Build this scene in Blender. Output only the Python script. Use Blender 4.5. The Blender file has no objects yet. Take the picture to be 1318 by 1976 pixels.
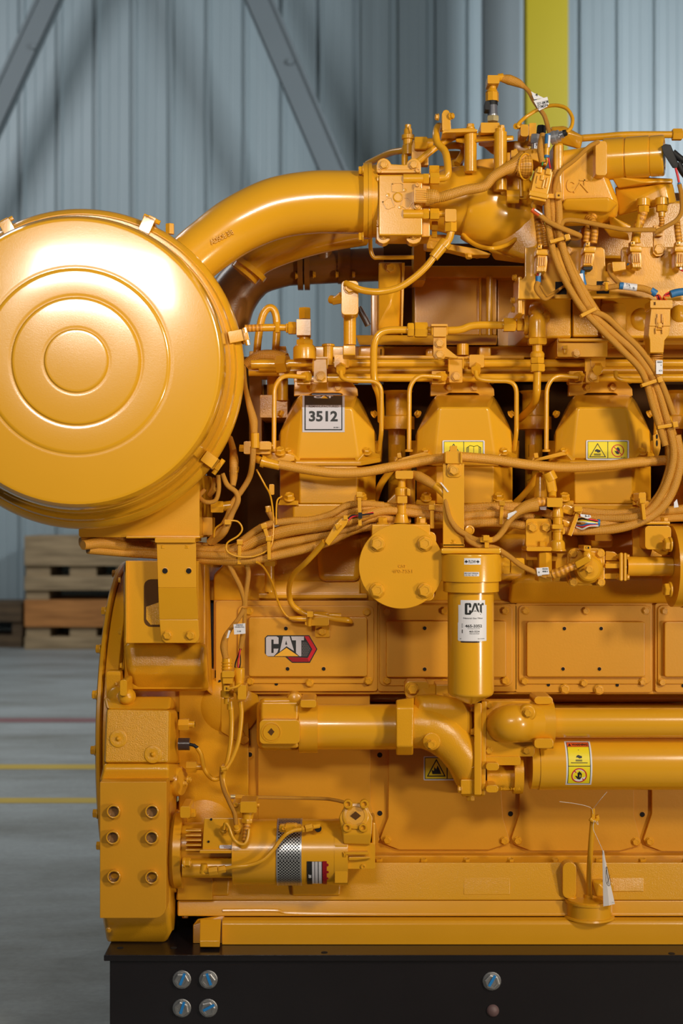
import bpy, bmesh, math, random
from mathutils import Vector, Matrix

C = bpy.context.scene
COL = C.collection
random.seed(7)
F = 2744.4          # focal length in pixels of the 1318x1976 frame (50 mm on 36 mm high)
D0 = 3.0            # camera to the front edge of the base rail, metres
H = 1.2             # camera height

# ---------------- camera ----------------
cam_d = bpy.data.cameras.new('camera'); cam = bpy.data.objects.new('camera', cam_d); COL.objects.link(cam)
cam_d.sensor_fit = 'VERTICAL'; cam_d.sensor_height = 36; cam_d.sensor_width = 24; cam_d.lens = 50
cam.location = (0, -D0, H); cam.rotation_euler = (math.pi / 2, 0, 0)
cam_d.dof.use_dof = True; cam_d.dof.focus_distance = 3.05; cam_d.dof.aperture_fstop = 4.0
cam_d.clip_end = 100
C.camera = cam

# ---------------- world and light ----------------
w = bpy.data.worlds.new('world'); C.world = w; w.use_nodes = True
w.node_tree.nodes['Background'].inputs[0].default_value = (0.70, 0.78, 0.90, 1)
w.node_tree.nodes['Background'].inputs[1].default_value = 0.075

def area(name, loc, target, sx, sy, power, col, spread=180):
    l = bpy.data.lights.new(name, 'AREA'); l.shape = 'RECTANGLE'; l.size = sx; l.size_y = sy
    l.energy = power; l.color = col; l.spread = math.radians(spread)
    o = bpy.data.objects.new(name, l); COL.objects.link(o); o.location = loc
    o.rotation_euler = (Vector(target) - Vector(loc)).to_track_quat('-Z', 'Y').to_euler()
    return o
area('key_softbox', (1.75, -2.5, 2.4), (-0.1, 0.1, 1.5), 0.32, 0.40, 21, (1, 0.89, 0.72), 110)
area('glare_softbox', (-0.38, -3.3, 2.30), (-0.42, 0, 1.75), 0.74, 0.30, 8.5, (1, 0.93, 0.83), 70)
area('low_side_softbox', (2.3, -2.1, 0.72), (0.1, 0.1, 0.95), 0.22, 0.26, 18, (1, 0.87, 0.69), 140)
area('hall_lamp_right', (4.6, 5.6, 5.2), (0.5, 10.2, 2.2), 1.2, 0.8, 310, (0.92, 0.96, 1))
area('wall_fill_left', (-5.0, 3.0, 6.5), (-2.5, 10.2, 1.5), 2.5, 1.5, 270, (0.92, 0.96, 1))  # unseen fill added to light the wall and floor
area('floor_fill', (-3.6, 3.6, 5.5), (-2.6, 3.6, 0), 1.5, 1.5, 42, (1, 0.97, 0.92), 110)  # extra fill added overhead only to brighten the floor
C.view_settings.view_transform = 'Standard'; C.view_settings.look = 'None'
C.view_settings.gamma = 1; C.view_settings.use_curve_mapping = False
C.view_settings.exposure = -0.16

# ---------------- materials ----------------
def srgb(r, g, b):
    f = lambda c: (c / 255 / 12.92) if c / 255 <= 0.04045 else ((c / 255 + 0.055) / 1.055) ** 2.4
    return (f(r), f(g), f(b), 1)
M = {}
def mat(name, col, rough=0.5, metal=0.0, bump=None, var=0.0, coat=0.0, varscale=8, spec=0.5):
    m = bpy.data.materials.new(name); m.use_nodes = True; nt = m.node_tree; n = nt.nodes; L = nt.links
    p = n['Principled BSDF']; p.inputs['Base Color'].default_value = col
    p.inputs['Roughness'].default_value = rough; p.inputs['Metallic'].default_value = metal
    p.inputs['Coat Weight'].default_value = coat; p.inputs['Coat Roughness'].default_value = 0.09
    p.inputs['Specular IOR Level'].default_value = spec
    tc = n.new('ShaderNodeTexCoord')
    if var:
        nz = n.new('ShaderNodeTexNoise'); nz.inputs['Scale'].default_value = varscale; nz.inputs['Detail'].default_value = 5
        mr = n.new('ShaderNodeMapRange'); mr.inputs['To Min'].default_value = 1 - var; mr.inputs['To Max'].default_value = 1 + var
        mx = n.new('ShaderNodeVectorMath'); mx.operation = 'MULTIPLY'
        mx.inputs[0].default_value = col[:3]
        L.new(tc.outputs['Object'], nz.inputs['Vector']); L.new(nz.outputs['Fac'], mr.inputs['Value'])
        L.new(mr.outputs[0], mx.inputs[1]); L.new(mx.outputs[0], p.inputs['Base Color'])
    if bump:
        last = None
        for (sc, st, dist) in bump:
            nz = n.new('ShaderNodeTexNoise'); nz.inputs['Scale'].default_value = sc; nz.inputs['Detail'].default_value = 3
            bp = n.new('ShaderNodeBump'); bp.inputs['Strength'].default_value = st; bp.inputs['Distance'].default_value = dist
            L.new(tc.outputs['Object'], nz.inputs['Vector']); L.new(nz.outputs['Fac'], bp.inputs['Height'])
            if last: L.new(last.outputs[0], bp.inputs['Normal'])
            last = bp
        L.new(last.outputs[0], p.inputs['Normal'])
    M[name] = m
    return m
YEL = (0.74, 0.345, 0.012, 1)
mat('paint', YEL, 0.26, bump=[(380, 0.25, 0.0005)], var=0.05, coat=0.15)
mat('paint_smooth', (0.78, 0.375, 0.014, 1), 0.22, bump=[(420, 0.30, 0.00022)], var=0.03, coat=0.5)
mat('paint_lid', (0.78, 0.375, 0.014, 1), 0.20, bump=[(500, 0.35, 0.00020)], var=0.03, coat=1.0)
mat('paint_shaded', (0.26, 0.105, 0.02, 1), 0.3, bump=[(300, 0.4, 0.0006)], var=0.08)  # engine paint darkened to brown for the shade at the rear
mat('paint_cast', YEL, 0.22, bump=[(420, 0.6, 0.0007), (70, 0.16, 0.0012)], var=0.06)
mat('paint_rough_cast', YEL, 0.20, bump=[(420, 1.0, 0.0014), (90, 0.4, 0.002)], var=0.06)
mat('paint_matte', (0.68, 0.305, 0.010, 1), 0.42, bump=[(200, 0.2, 0.0008)], var=0.07)
mat('bore', (0.11, 0.045, 0.010, 1), 0.8, 0.0, spec=0.2)  # dark brown, also stands in for shade in cavities and sockets
mat('bore_metal', (0.30, 0.15, 0.05, 1), 0.22, 0.15)
mat('hole_shade', (0.008, 0.006, 0.005, 1), 0.9)  # near black painted in place of shade inside holes, slots and recesses
mat('rail_black', (0.013, 0.011, 0.013, 1), 0.20, bump=[(180, 0.25, 0.0008)], var=0.2)
mat('zinc', (0.42, 0.42, 0.42, 1), 0.38, 0.85, bump=[(90, 0.2, 0.001)], var=0.15, varscale=60)
mat('brass', (0.66, 0.54, 0.28, 1), 0.32, 0.45)
mat('steel', (0.50, 0.50, 0.52, 1), 0.28, 0.7)
mat('blue_mark', srgb(30, 130, 205), 0.5)
mat('blue_tape', srgb(40, 110, 165), 0.5, var=0.15, varscale=60)
mat('black_plastic', (0.012, 0.012, 0.013, 1), 0.55, spec=0.3)
mat('grey_plastic', srgb(95, 98, 108), 0.35)
mat('brown_black', (0.05, 0.03, 0.025, 1), 0.25)
mat('red_wire', srgb(215, 40, 45), 0.4)
mat('white_wire', srgb(225, 222, 215), 0.4)
mat('green_wire', srgb(60, 150, 80), 0.4)
mat('label_white', srgb(226, 224, 228), 0.45)
mat('label_silver', srgb(200, 196, 202), 0.33, 0.05)
mat('ink', (0.012, 0.012, 0.012, 1), 0.5)
mat('ink_grey', (0.10, 0.09, 0.09, 1), 0.5)
mat('decal_yellow', srgb(244, 222, 28), 0.4)
mat('decal_red', srgb(205, 28, 40), 0.4)
mat('decal_darkred', srgb(150, 12, 28), 0.4)
mat('decal_orange', srgb(226, 96, 34), 0.4)
mat('decal_gold', srgb(240, 178, 50), 0.4)
mat('plug_pink', srgb(112, 88, 88), 0.5)
mat('paper', srgb(222, 214, 210), 0.6)
mat('column_yellow', srgb(158, 142, 2), 0.5, var=0.06, varscale=2)
mat('brace_grey', srgb(112, 122, 126), 0.55, var=0.05, varscale=2)
mat('panel_blue', srgb(150, 165, 170), 0.42, var=0.05, varscale=1.5)
mat('floor_line_yellow', srgb(176, 150, 62), 0.6, var=0.12, varscale=5)
mat('floor_line_red', srgb(122, 84, 84), 0.6, var=0.15, varscale=5)

def node_mat_braid(name, col, dark, su=14, sv=14, strength=0.9, chev=True, rough=0.38):
    m = bpy.data.materials.new(name); m.use_nodes = True; nt = m.node_tree; n = nt.nodes; L = nt.links
    p = n['Principled BSDF']; p.inputs['Roughness'].default_value = rough
    tc = n.new('ShaderNodeTexCoord'); sp = n.new('ShaderNodeSeparateXYZ'); L.new(tc.outputs['UV'], sp.inputs[0])
    def mth(op, a, b=None):
        q = n.new('ShaderNodeMath'); q.operation = op
        for i, v in enumerate((a, b)):
            if v is None: continue
            if isinstance(v, (int, float)): q.inputs[i].default_value = v
            else: L.new(v, q.inputs[i])
        return q.outputs[0]
    u = mth('MULTIPLY', sp.outputs[0], su * 2 * math.pi); v = mth('MULTIPLY', sp.outputs[1], sv * 2 * math.pi)
    if chev:
        a = mth('SINE', mth('ADD', u, v)); b = mth('SINE', mth('SUBTRACT', u, v)); h = mth('MULTIPLY', a, b)
    else:
        h = mth('SINE', v)
    h01 = mth('ADD', mth('MULTIPLY', h, 0.5), 0.5)
    bp = n.new('ShaderNodeBump'); bp.inputs['Strength'].default_value = strength; bp.inputs['Distance'].default_value = 0.0008
    L.new(h01, bp.inputs['Height']); L.new(bp.outputs[0], p.inputs['Normal'])
    mx = n.new('ShaderNodeMix'); mx.data_type = 'RGBA'; mx.inputs[6].default_value = dark; mx.inputs[7].default_value = col
    L.new(h01, mx.inputs[0]); L.new(mx.outputs[2], p.inputs['Base Color'])
    M[name] = m
node_mat_braid('braid', (0.80, 0.37, 0.04, 1), (0.44, 0.18, 0.010, 1), 12, 12)
node_mat_braid('hose_braid', (0.84, 0.40, 0.05, 1), (0.58, 0.25, 0.014, 1), 12, 12, 0.8)
node_mat_braid('conduit', (0.80, 0.35, 0.03, 1), (0.45, 0.17, 0.01, 1), 1, 6, 1.0, False)

def mesh_screen():
    m = bpy.data.materials.new('perforated_steel'); m.use_nodes = True; nt = m.node_tree; n = nt.nodes; L = nt.links
    p = n['Principled BSDF']; p.inputs['Metallic'].default_value = 0.8; p.inputs['Roughness'].default_value = 0.35
    tc = n.new('ShaderNodeTexCoord'); mp = n.new('ShaderNodeMapping'); mp.inputs['Rotation'].default_value = (0, 0, math.pi / 4)
    mp.inputs['Scale'].default_value = (1, 1, 1)
    vo = n.new('ShaderNodeTexVoronoi'); vo.voronoi_dimensions = '2D'; vo.inputs['Scale'].default_value = 1; vo.inputs['Randomness'].default_value = 0
    L.new(tc.outputs['UV'], mp.inputs[0]); L.new(mp.outputs[0], vo.inputs['Vector'])
    r = n.new('ShaderNodeValToRGB'); r.color_ramp.elements[0].position = 0.34; r.color_ramp.elements[0].color = (0.01, 0.01, 0.012, 1)
    r.color_ramp.elements[1].position = 0.40; r.color_ramp.elements[1].color = (0.62, 0.62, 0.62, 1)
    L.new(vo.outputs['Distance'], r.inputs[0]); L.new(r.outputs[0], p.inputs['Base Color'])
    M['perforated_steel'] = m
mesh_screen()

def wood(name, c1, c2):
    m = bpy.data.materials.new(name); m.use_nodes = True; nt = m.node_tree; n = nt.nodes; L = nt.links
    p = n['Principled BSDF']; p.inputs['Roughness'].default_value = 0.75
    tc = n.new('ShaderNodeTexCoord'); mp = n.new('ShaderNodeMapping'); mp.inputs['Scale'].default_value = (1.5, 14, 14)
    nz = n.new('ShaderNodeTexNoise'); nz.inputs['Scale'].default_value = 2; nz.inputs['Detail'].default_value = 6
    r = n.new('ShaderNodeValToRGB'); r.color_ramp.elements[0].color = c1; r.color_ramp.elements[1].color = c2
    r.color_ramp.elements[0].position = 0.3; r.color_ramp.elements[1].position = 0.7
    L.new(tc.outputs['Object'], mp.inputs[0]); L.new(mp.outputs[0], nz.inputs[0]); L.new(nz.outputs['Fac'], r.inputs[0]); L.new(r.outputs[0], p.inputs['Base Color'])
    M[name] = m
wood('wood_pale', srgb(128, 108, 78), srgb(168, 144, 108))
wood('wood_orange', srgb(150, 96, 42), srgb(186, 124, 62))
wood('wood_dark', srgb(74, 58, 40), srgb(112, 90, 62))

def concrete():
    m = bpy.data.materials.new('concrete'); m.use_nodes = True; nt = m.node_tree; n = nt.nodes; L = nt.links
    p = n['Principled BSDF']; p.inputs['Roughness'].default_value = 0.55
    tc = n.new('ShaderNodeTexCoord')
    a = n.new('ShaderNodeTexNoise'); a.inputs['Scale'].default_value = 1.1; a.inputs['Detail'].default_value = 8; a.inputs['Roughness'].default_value = 0.65
    b = n.new('ShaderNodeTexNoise'); b.inputs['Scale'].default_value = 60; b.inputs['Detail'].default_value = 4
    s = n.new('ShaderNodeMapping'); s.inputs['Scale'].default_value = (0.8, 2.4, 1)
    L.new(tc.outputs['Object'], s.inputs[0]); L.new(s.outputs[0], a.inputs['Vector']); L.new(tc.outputs['Object'], b.inputs['Vector'])
    r = n.new('ShaderNodeValToRGB'); e = r.color_ramp.elements
    e[0].position = 0.30; e[0].color = srgb(122, 122, 115); e[1].position = 0.62; e[1].color = srgb(160, 165, 164)
    L.new(a.outputs['Fac'], r.inputs[0])
    mx = n.new('ShaderNodeMix'); mx.data_type = 'RGBA'; mx.blend_type = 'MULTIPLY'; mx.inputs[0].default_value = 0.35
    L.new(r.outputs[0], mx.inputs[6]); L.new(b.outputs['Fac'], mx.inputs[7]); L.new(mx.outputs[2], p.inputs['Base Color'])
    bp = n.new('ShaderNodeBump'); bp.inputs['Strength'].default_value = 0.15; bp.inputs['Distance'].default_value = 0.004
    L.new(b.outputs['Fac'], bp.inputs['Height']); L.new(bp.outputs[0], p.inputs['Normal'])
    M['concrete'] = m
concrete()

# ---------------- measuring: a pixel of the photograph and a depth give a point ----------------
VX = [0, 0, 1.0]
def V(x0=0, y0=0, s=1.0): VX[:] = [x0, y0, s]       # read-off window of the photograph: origin and zoom
def pt(x, y, d):
    px = VX[0] + x / VX[2]; py = VX[1] + y / VX[2]
    k = (D0 + d) / F
    return Vector(((px - 659) * k, d, H - (py - 988) * k))
def R(r, d=0.1): return r / VX[2] * (D0 + d) / F

TEXT = {}
def text_mesh(s, bold=0.0):
    key = (s, bold)
    if key not in TEXT:
        cu = bpy.data.curves.new('t', 'FONT'); cu.body = s; cu.offset = bold; cu.resolution_u = 3
        cu.extrude = 0.02
        o = bpy.data.objects.new('t', cu); COL.objects.link(o)
        dg = bpy.context.evaluated_depsgraph_get()
        me = bpy.data.meshes.new_from_object(o.evaluated_get(dg))
        vs = [v.co.copy() for v in me.vertices]; fs = [list(p.vertices) for p in me.polygons]
        bpy.data.objects.remove(o); bpy.data.curves.remove(cu); bpy.data.meshes.remove(me)
        x0 = min(v.x for v in vs); x1 = max(v.x for v in vs); y0 = min(v.y for v in vs); y1 = max(v.y for v in vs)
        TEXT[key] = ([((v.x - x0) / (x1 - x0), (v.y - y0) / (y1 - y0), v.z / 0.02) for v in vs], fs)
    return TEXT[key]

def catmull(P, n=6):
    if len(P) < 3: return P
    out = []
    Q = [P[0] * 2 - P[1]] + P + [P[-1] * 2 - P[-2]]
    for i in range(1, len(Q) - 2):
        a, b, c, d = Q[i - 1], Q[i], Q[i + 1], Q[i + 2]
        for k in range(n):
            t = k / n
            out.append(0.5 * ((2 * b) + (c - a) * t + (2 * a - 5 * b + 4 * c - d) * t * t + (3 * b - a - 3 * c + d) * t ** 3))
    out.append(P[-1])
    return out
def fillet(P, rad, n=6):
    out = [P[0]]
    for i in range(1, len(P) - 1):
        a, b, c = P[i - 1], P[i], P[i + 1]
        la = min(rad, (a - b).length * 0.49); lc = min(rad, (c - b).length * 0.49)
        p0 = b + (a - b).normalized() * la; p1 = b + (c - b).normalized() * lc
        for k in range(n + 1):
            t = k / n; out.append(p0 * (1 - t) ** 2 + b * 2 * t * (1 - t) + p1 * t * t)
    out.append(P[-1])
    return out

class B:
    def __init__(s, m='paint'):
        s.v = []; s.f = []; s.m = []; s.uv = []; s.mats = []; s.cur = m; s.fn = None
    def mat(s, m): s.cur = m; return s
    def _mi(s):
        if s.cur not in s.mats: s.mats.append(s.cur)
        return s.mats.index(s.cur)
    def raw(s, vs, fs, uvs=None):
        o = len(s.v); mi = s._mi()
        for p in vs: s.v.append(s.fn(Vector(p)) if s.fn else Vector(p))
        for k, f in enumerate(fs):
            s.f.append([i + o for i in f]); s.m.append(mi)
            s.uv.append(uvs[k] if uvs else None)
        return s
    def bm(s, bm, bev=0.0, seg=2):
        if bev > 0:
            bmesh.ops.recalc_face_normals(bm, faces=bm.faces)
            es = [e for e in bm.edges if len(e.link_faces) == 2 and e.calc_face_angle(0) > 0.35]
            try: bmesh.ops.bevel(bm, geom=es, offset=bev, segments=seg, profile=0.5, affect='EDGES', clamp_overlap=True)
            except Exception: pass
        bm.verts.index_update()
        s.raw([v.co.copy() for v in bm.verts], [[v.index for v in f.verts] for f in bm.faces])
        bm.free(); return s
    def prism(s, pts, d0, d1, bev=0.0015, seg=2):
        bm = bmesh.new()
        fr = [pt(x, y, d0) for x, y in pts]
        a = [bm.verts.new(p) for p in fr]; b = [bm.verts.new(Vector((p.x, d1, p.z))) for p in fr]
        bm.faces.new(a); bm.faces.new(b[::-1])
        n = len(a)
        for i in range(n): bm.faces.new((a[i], b[i], b[(i + 1) % n], a[(i + 1) % n]))
        bmesh.ops.recalc_face_normals(bm, faces=bm.faces)
        return s.bm(bm, bev, seg)
    def box(s, x0, y0, x1, y1, d0, d1, bev=0.0015, seg=2):
        return s.prism([(x0, y0), (x1, y0), (x1, y1), (x0, y1)], d0, d1, bev, seg)
    def rbox(s, x0, y0, x1, y1, r, d0, d1, bev=0.0015, n=4):
        pts = []
        for cx, cy, a0 in ((x1 - r, y0 + r, -90), (x1 - r, y1 - r, 0), (x0 + r, y1 - r, 90), (x0 + r, y0 + r, 180)):
            for k in range(n + 1):
                a = math.radians(a0 + 90 * k / n); pts.append((cx + r * math.cos(a), cy + r * math.sin(a)))
        return s.prism(pts, d0, d1, bev)
    def hull(s, pts, bev=0.002, seg=2):
        bm = bmesh.new()
        for p in pts: bm.verts.new(pt(*p))
        r = bmesh.ops.convex_hull(bm, input=bm.verts)
        junk = list({g for g in r['geom_interior'] + r['geom_unused'] if isinstance(g, bmesh.types.BMVert) and g.is_valid and not g.link_faces})
        if junk: bmesh.ops.delete(bm, geom=junk, context='VERTS')
        bmesh.ops.dissolve_limit(bm, angle_limit=0.03, verts=bm.verts, edges=bm.edges)
        return s.bm(bm, bev, seg)
    def sweep(s, P, rad, n=12, cap=True, dome=False):
        # P world points, rad list of metres
        m = len(P); T = []
        for i in range(m):
            t = (P[min(i + 1, m - 1)] - P[max(i - 1, 0)])
            T.append(t.normalized() if t.length > 1e-9 else Vector((0, 0, 1)))
        up = Vector((0, 1, 0)) if abs(T[0].y) < 0.9 else Vector((0, 0, 1))
        N = (up - T[0] * up.dot(T[0])).normalized(); vs = []; L = [0]
        for i in range(m):
            if i:
                N = (N - T[i] * N.dot(T[i]))
                N = N.normalized() if N.length > 1e-6 else Vector((1, 0, 0))
                L.append(L[-1] + (P[i] - P[i - 1]).length)
            Bn = T[i].cross(N)
            for k in range(n):
                a = 2 * math.pi * k / n
                vs.append(P[i] + (N * math.cos(a) + Bn * math.sin(a)) * rad[i])
        fs = []; uv = []
        circ = 2 * math.pi * max(1e-5, sum(rad) / len(rad))
        for i in range(m - 1):
            for k in range(n):
                k2 = (k + 1) % n
                fs.append([i * n + k, i * n + k2, (i + 1) * n + k2, (i + 1) * n + k])
                uv.append([(k / n, L[i] / circ), ((k + 1) / n, L[i] / circ), ((k + 1) / n, L[i + 1] / circ), (k / n, L[i + 1] / circ)])
        if cap:
            fs.append(list(range(n))[::-1]); uv.append(None)
            fs.append([(m - 1) * n + k for k in range(n)]); uv.append(None)
        return s.raw(vs, fs, uv)
    def tube(s, pts, r, n=12, mode='s', seg=6, fr=12):
        d = sum(p[2] for p in pts) / len(pts)
        P = [pt(*p[:3]) for p in pts]
        if mode == 's': Q = catmull(P, seg)
        elif mode == 'f': Q = fillet(P, R(fr, d), seg)
        else: Q = P
        if isinstance(r, (list, tuple)):
            rr = [R(x, d) for x in r]; m = len(Q)
            rad = []
            for i in range(m):
                t = i / (m - 1) * (len(rr) - 1); a = int(min(t, len(rr) - 2)); rad.append(rr[a] + (rr[a + 1] - rr[a]) * (t - a))
        else: rad = [R(r, d)] * len(Q)
        return s.sweep(Q, rad, n)
    def cyl(s, p0, p1, r0, r1=None, n=24):
        d = (p0[2] + p1[2]) / 2; r1 = r0 if r1 is None else r1
        return s.sweep([pt(*p0), pt(*p1)], [R(r0, d), R(r1, d)], n)
    def hexn(s, p0, p1, r, tw=0):      # hexagonal nut between two points, chamfered ends
        a, b = pt(*p0), pt(*p1); d = (p0[2] + p1[2]) / 2; rr = R(r, d)
        L = (b - a); e = min(0.12 * rr, L.length * 0.2); u = L.normalized()
        return s.sweep([a, a + u * e, b - u * e, b], [rr * 0.9, rr, rr, rr * 0.9], 6)
    def lathe(s, c, ax, prof, n=28, caps=True):    # c view point, ax world direction, prof (radius, height) in view pixels
        c0 = pt(*c); k = 1 / VX[2] * (D0 + c[2]) / F
        ax = Vector(ax).normalized()
        up = Vector((0, 0, 1)) if abs(ax.z) < 0.9 else Vector((0, 1, 0))
        N = (up - ax * up.dot(ax)).normalized(); Bn = ax.cross(N); vs = []; fs = []; uv = []
        m = len(prof)
        for (r, h) in prof:
            for q in range(n):
                a = 2 * math.pi * q / n
                vs.append(c0 + ax * h * k + (N * math.cos(a) + Bn * math.sin(a)) * max(r, 0.001) * k)
        for i in range(m - 1):
            for q in range(n):
                q2 = (q + 1) % n; fs.append([i * n + q, i * n + q2, (i + 1) * n + q2, (i + 1) * n + q])
        if caps and prof[0][0] > 0.01: fs.append(list(range(n))[::-1])
        if caps and prof[-1][0] > 0.01: fs.append([(m - 1) * n + q for q in range(n)])
        return s.raw(vs, fs)
    def text(s, string, x0, y0, x1, y1, d, th=0.0004, bold=0.02, rot=0):
        vs, fs = text_mesh(string, bold)
        out = []
        cx, cy = (x0 + x1) / 2, (y0 + y1) / 2; ca, sa = math.cos(rot), math.sin(rot)
        for (a, b, z) in vs:
            X = x0 + (x1 - x0) * a - cx; Y = y1 + (y0 - y1) * b - cy
            p = pt(cx + X * ca - Y * sa, cy + X * sa + Y * ca, d); p.y -= (z * 0.5 + 0.5) * th; out.append(p)
        return s.raw(out, fs)
    def poly(s, pts, d, th=0.0003):     # thin flat print or sticker
        return s.prism(pts, d - th, d, 0)
    def line(s, pts, w, d, th=0.0003, close=False):
        Q = list(pts) + ([pts[0]] if close else [])
        for q_, ((xa, ya), (xb, yb)) in enumerate(zip(Q[:-1], Q[1:])):
            dx, dy = xb - xa, yb - ya; l = math.hypot(dx, dy) or 1; nx, ny = -dy / l * w / 2, dx / l * w / 2
            ex, ey = dx / l * w / 2, dy / l * w / 2
            s.poly([(xa + nx - ex, ya + ny - ey), (xb + nx + ex, yb + ny + ey), (xb - nx + ex, yb - ny + ey), (xa - nx - ex, ya - ny - ey)], d, th * (1 + 0.12 * (q_ % 3)))
        return s
    def disc(s, x, y, r, d, th=0.0003, n=24, ry=None):
        ry = ry or r
        return s.poly([(x + r * math.cos(2 * math.pi * k / n), y + ry * math.sin(2 * math.pi * k / n)) for k in range(n)], d, th)
    def ringp(s, x, y, r, w, d, th=0.0003, n=28):
        P = [(x + r * math.cos(2 * math.pi * k / n), y + r * math.sin(2 * math.pi * k / n)) for k in range(n)]
        return s.line(P, w, d, th, True)
    def bumpcyl(s, cu, cw, rad, axis, flat_y):
        """wrap what follows around a cylinder: cu centre (world x for a vertical axis, world z for a horizontal one), cw axis depth"""
        def fn(p):
            u = (p.x if axis == 'z' else p.z) - cu; h = flat_y - p.y; a = u / rad
            w = cu + (rad + h) * math.sin(a); y = cw - (rad + h) * math.cos(a)
            return Vector((w, y, p.z)) if axis == 'z' else Vector((p.x, y, w))
        s.fn = fn
        return s
    def grid(s, x0, y0, x1, y1, d, th, nx=12, ny=12):
        for i in range(nx):
            for j in range(ny):
                s.poly([(x0 + (x1 - x0) * i / nx, y0 + (y1 - y0) * j / ny), (x0 + (x1 - x0) * (i + 1) / nx, y0 + (y1 - y0) * j / ny),
                        (x0 + (x1 - x0) * (i + 1) / nx, y0 + (y1 - y0) * (j + 1) / ny), (x0 + (x1 - x0) * i / nx, y0 + (y1 - y0) * (j + 1) / ny)], d, th)
        return s
    def done_split(s, name, parent=None, label=None, **kw):
        # every separate piece becomes an object of its own
        par = list(range(len(s.v)))
        def find(a):
            while par[a] != a: par[a] = par[par[a]]; a = par[a]
            return a
        for f in s.f:
            for i in f[1:]: par[find(i)] = find(f[0])
        G = {}
        for k, f in enumerate(s.f): G.setdefault(find(f[0]), []).append(k)
        out = []
        for ks in G.values():
            t = B(); t.mats = []; mp = {}
            for k in ks:
                m = s.mats[s.m[k]]
                if m not in t.mats: t.mats.append(m)
                nf = []
                for i in s.f[k]:
                    if i not in mp: mp[i] = len(t.v); t.v.append(s.v[i])
                    nf.append(mp[i])
                t.f.append(nf); t.m.append(t.mats.index(m)); t.uv.append(s.uv[k])
            out.append(t.done(name, parent, label, **kw))
        return out
    def done(s, name, parent=None, label=None, smooth=True, ang=38, **kw):
        me = bpy.data.meshes.new(name)
        lo = Vector((min(v.x for v in s.v), min(v.y for v in s.v), min(v.z for v in s.v)))
        hi = Vector((max(v.x for v in s.v), max(v.y for v in s.v), max(v.z for v in s.v)))
        c = (lo + hi) / 2
        if kw.pop('base', False): c = Vector((c.x, c.y, lo.z))
        me.from_pydata([v - c for v in s.v], [], s.f)
        for m in s.mats: me.materials.append(M[m])
        me.polygons.foreach_set('material_index', s.m)
        if any(u is not None for u in s.uv):
            ul = me.uv_layers.new(name='UVMap'); k = 0
            for f, u in zip(s.f, s.uv):
                for i in range(len(f)):
                    if u: ul.data[k].uv = u[i]
                    k += 1
        bm = bmesh.new(); bm.from_mesh(me); bmesh.ops.recalc_face_normals(bm, faces=bm.faces); bm.to_mesh(me); bm.free()
        if smooth:
            me.polygons.foreach_set('use_smooth', [True] * len(me.polygons)); me.set_sharp_from_angle(angle=math.radians(ang))
        me.update()
        o = link(name, me, c, parent, label, **kw)
        if smooth and len(me.polygons) > 6: wn = o.modifiers.new('weighted_normals', 'WEIGHTED_NORMAL'); wn.keep_sharp = True
        return o

WP = {}
def link(name, data, loc, parent=None, label=None, **kw):
    o = bpy.data.objects.new(name, data); COL.objects.link(o)
    loc = Vector(loc); WP[o.name] = loc.copy()
    if parent is not None:
        o.parent = parent; o.location = loc - WP[parent.name]
    else: o.location = loc
    if label: o['label'] = label
    for k, v in kw.items(): o[k] = v
    return o
def thing(name, loc, label, category, group=None):
    o = link(name, None, loc, None, label, category=category)
    if group: o['group'] = group
    return o

# shared bolt meshes, unit = flange radius, axis towards -Y
def bolt_mesh(kind, material):
    vs = []; fs = []
    def ring(r, h, n, ph=0):
        o = len(vs)
        for k in range(n):
            a = 2 * math.pi * k / n + ph; vs.append((r * math.cos(a), -h, r * math.sin(a)))
        return o
    def wall(a, b, n):
        for k in range(n): fs.append([a + k, a + (k + 1) % n, b + (k + 1) % n, b + k])
    n = 20
    if kind == 'hex':
        a = ring(1, 0, n); b = ring(1, .12, n); c = ring(.93, .2, n); wall(a, b, n); wall(b, c, n); fs.append([c + k for k in range(n)])
        d = ring(.84, .15, 6, .3); e = ring(.84, .68, 6, .3); wall(d, e, 6); f = ring(.72, .76, 6, .3); wall(e, f, 6)
        g = ring(.5, .76, 6, .3); wall(f, g, 6); h = ring(.46, .70, 6, .3); wall(g, h, 6); fs.append([h + k for k in range(6)])
    else:   # socket head
        a = ring(.95, 0, n); b = ring(.95, .85, n); c = ring(.86, .95, n); d = ring(.52, .95, n); wall(a, b, n); wall(b, c, n); wall(c, d, n)
        e = ring(.5, .45, n); wall(d, e, n); fs.append([e + k for k in range(n)])
    me = bpy.data.meshes.new('bolt_' + kind + '_' + material); me.from_pydata(vs, [], fs); me.materials.append(M[material])
    bm = bmesh.new(); bm.from_mesh(me); bmesh.ops.recalc_face_normals(bm, faces=bm.faces); bm.to_mesh(me); bm.free()
    me.polygons.foreach_set('use_smooth', [True] * len(me.polygons)); me.set_sharp_from_angle(angle=0.5)
    return me
BM = {}
def bolt(x, y, d, r, parent, ax=(0, -1, 0), kind='hex', material='paint', label=None, name='bolt', hs=1.0, spin=None):
    k = (kind, material)
    if k not in BM: BM[k] = bolt_mesh(*k)
    o = link(name, BM[k], pt(x, y, d), parent, label)
    s = R(r, d); o.scale = (s, s * hs, s)
    q = Vector(ax).normalized().to_track_quat('-Y', 'Z') if False else Vector((0, -1, 0)).rotation_difference(Vector(ax).normalized())
    o.rotation_mode = 'QUATERNION'
    from mathutils import Quaternion
    o.rotation_quaternion = q @ Quaternion((0, 1, 0), random.uniform(0, 1.0) if spin is None else spin)
    return o
def bolts(lst, d, r, parent, **kw):
    for x, y in lst: bolt(x, y, d, r, parent, **kw)
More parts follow.
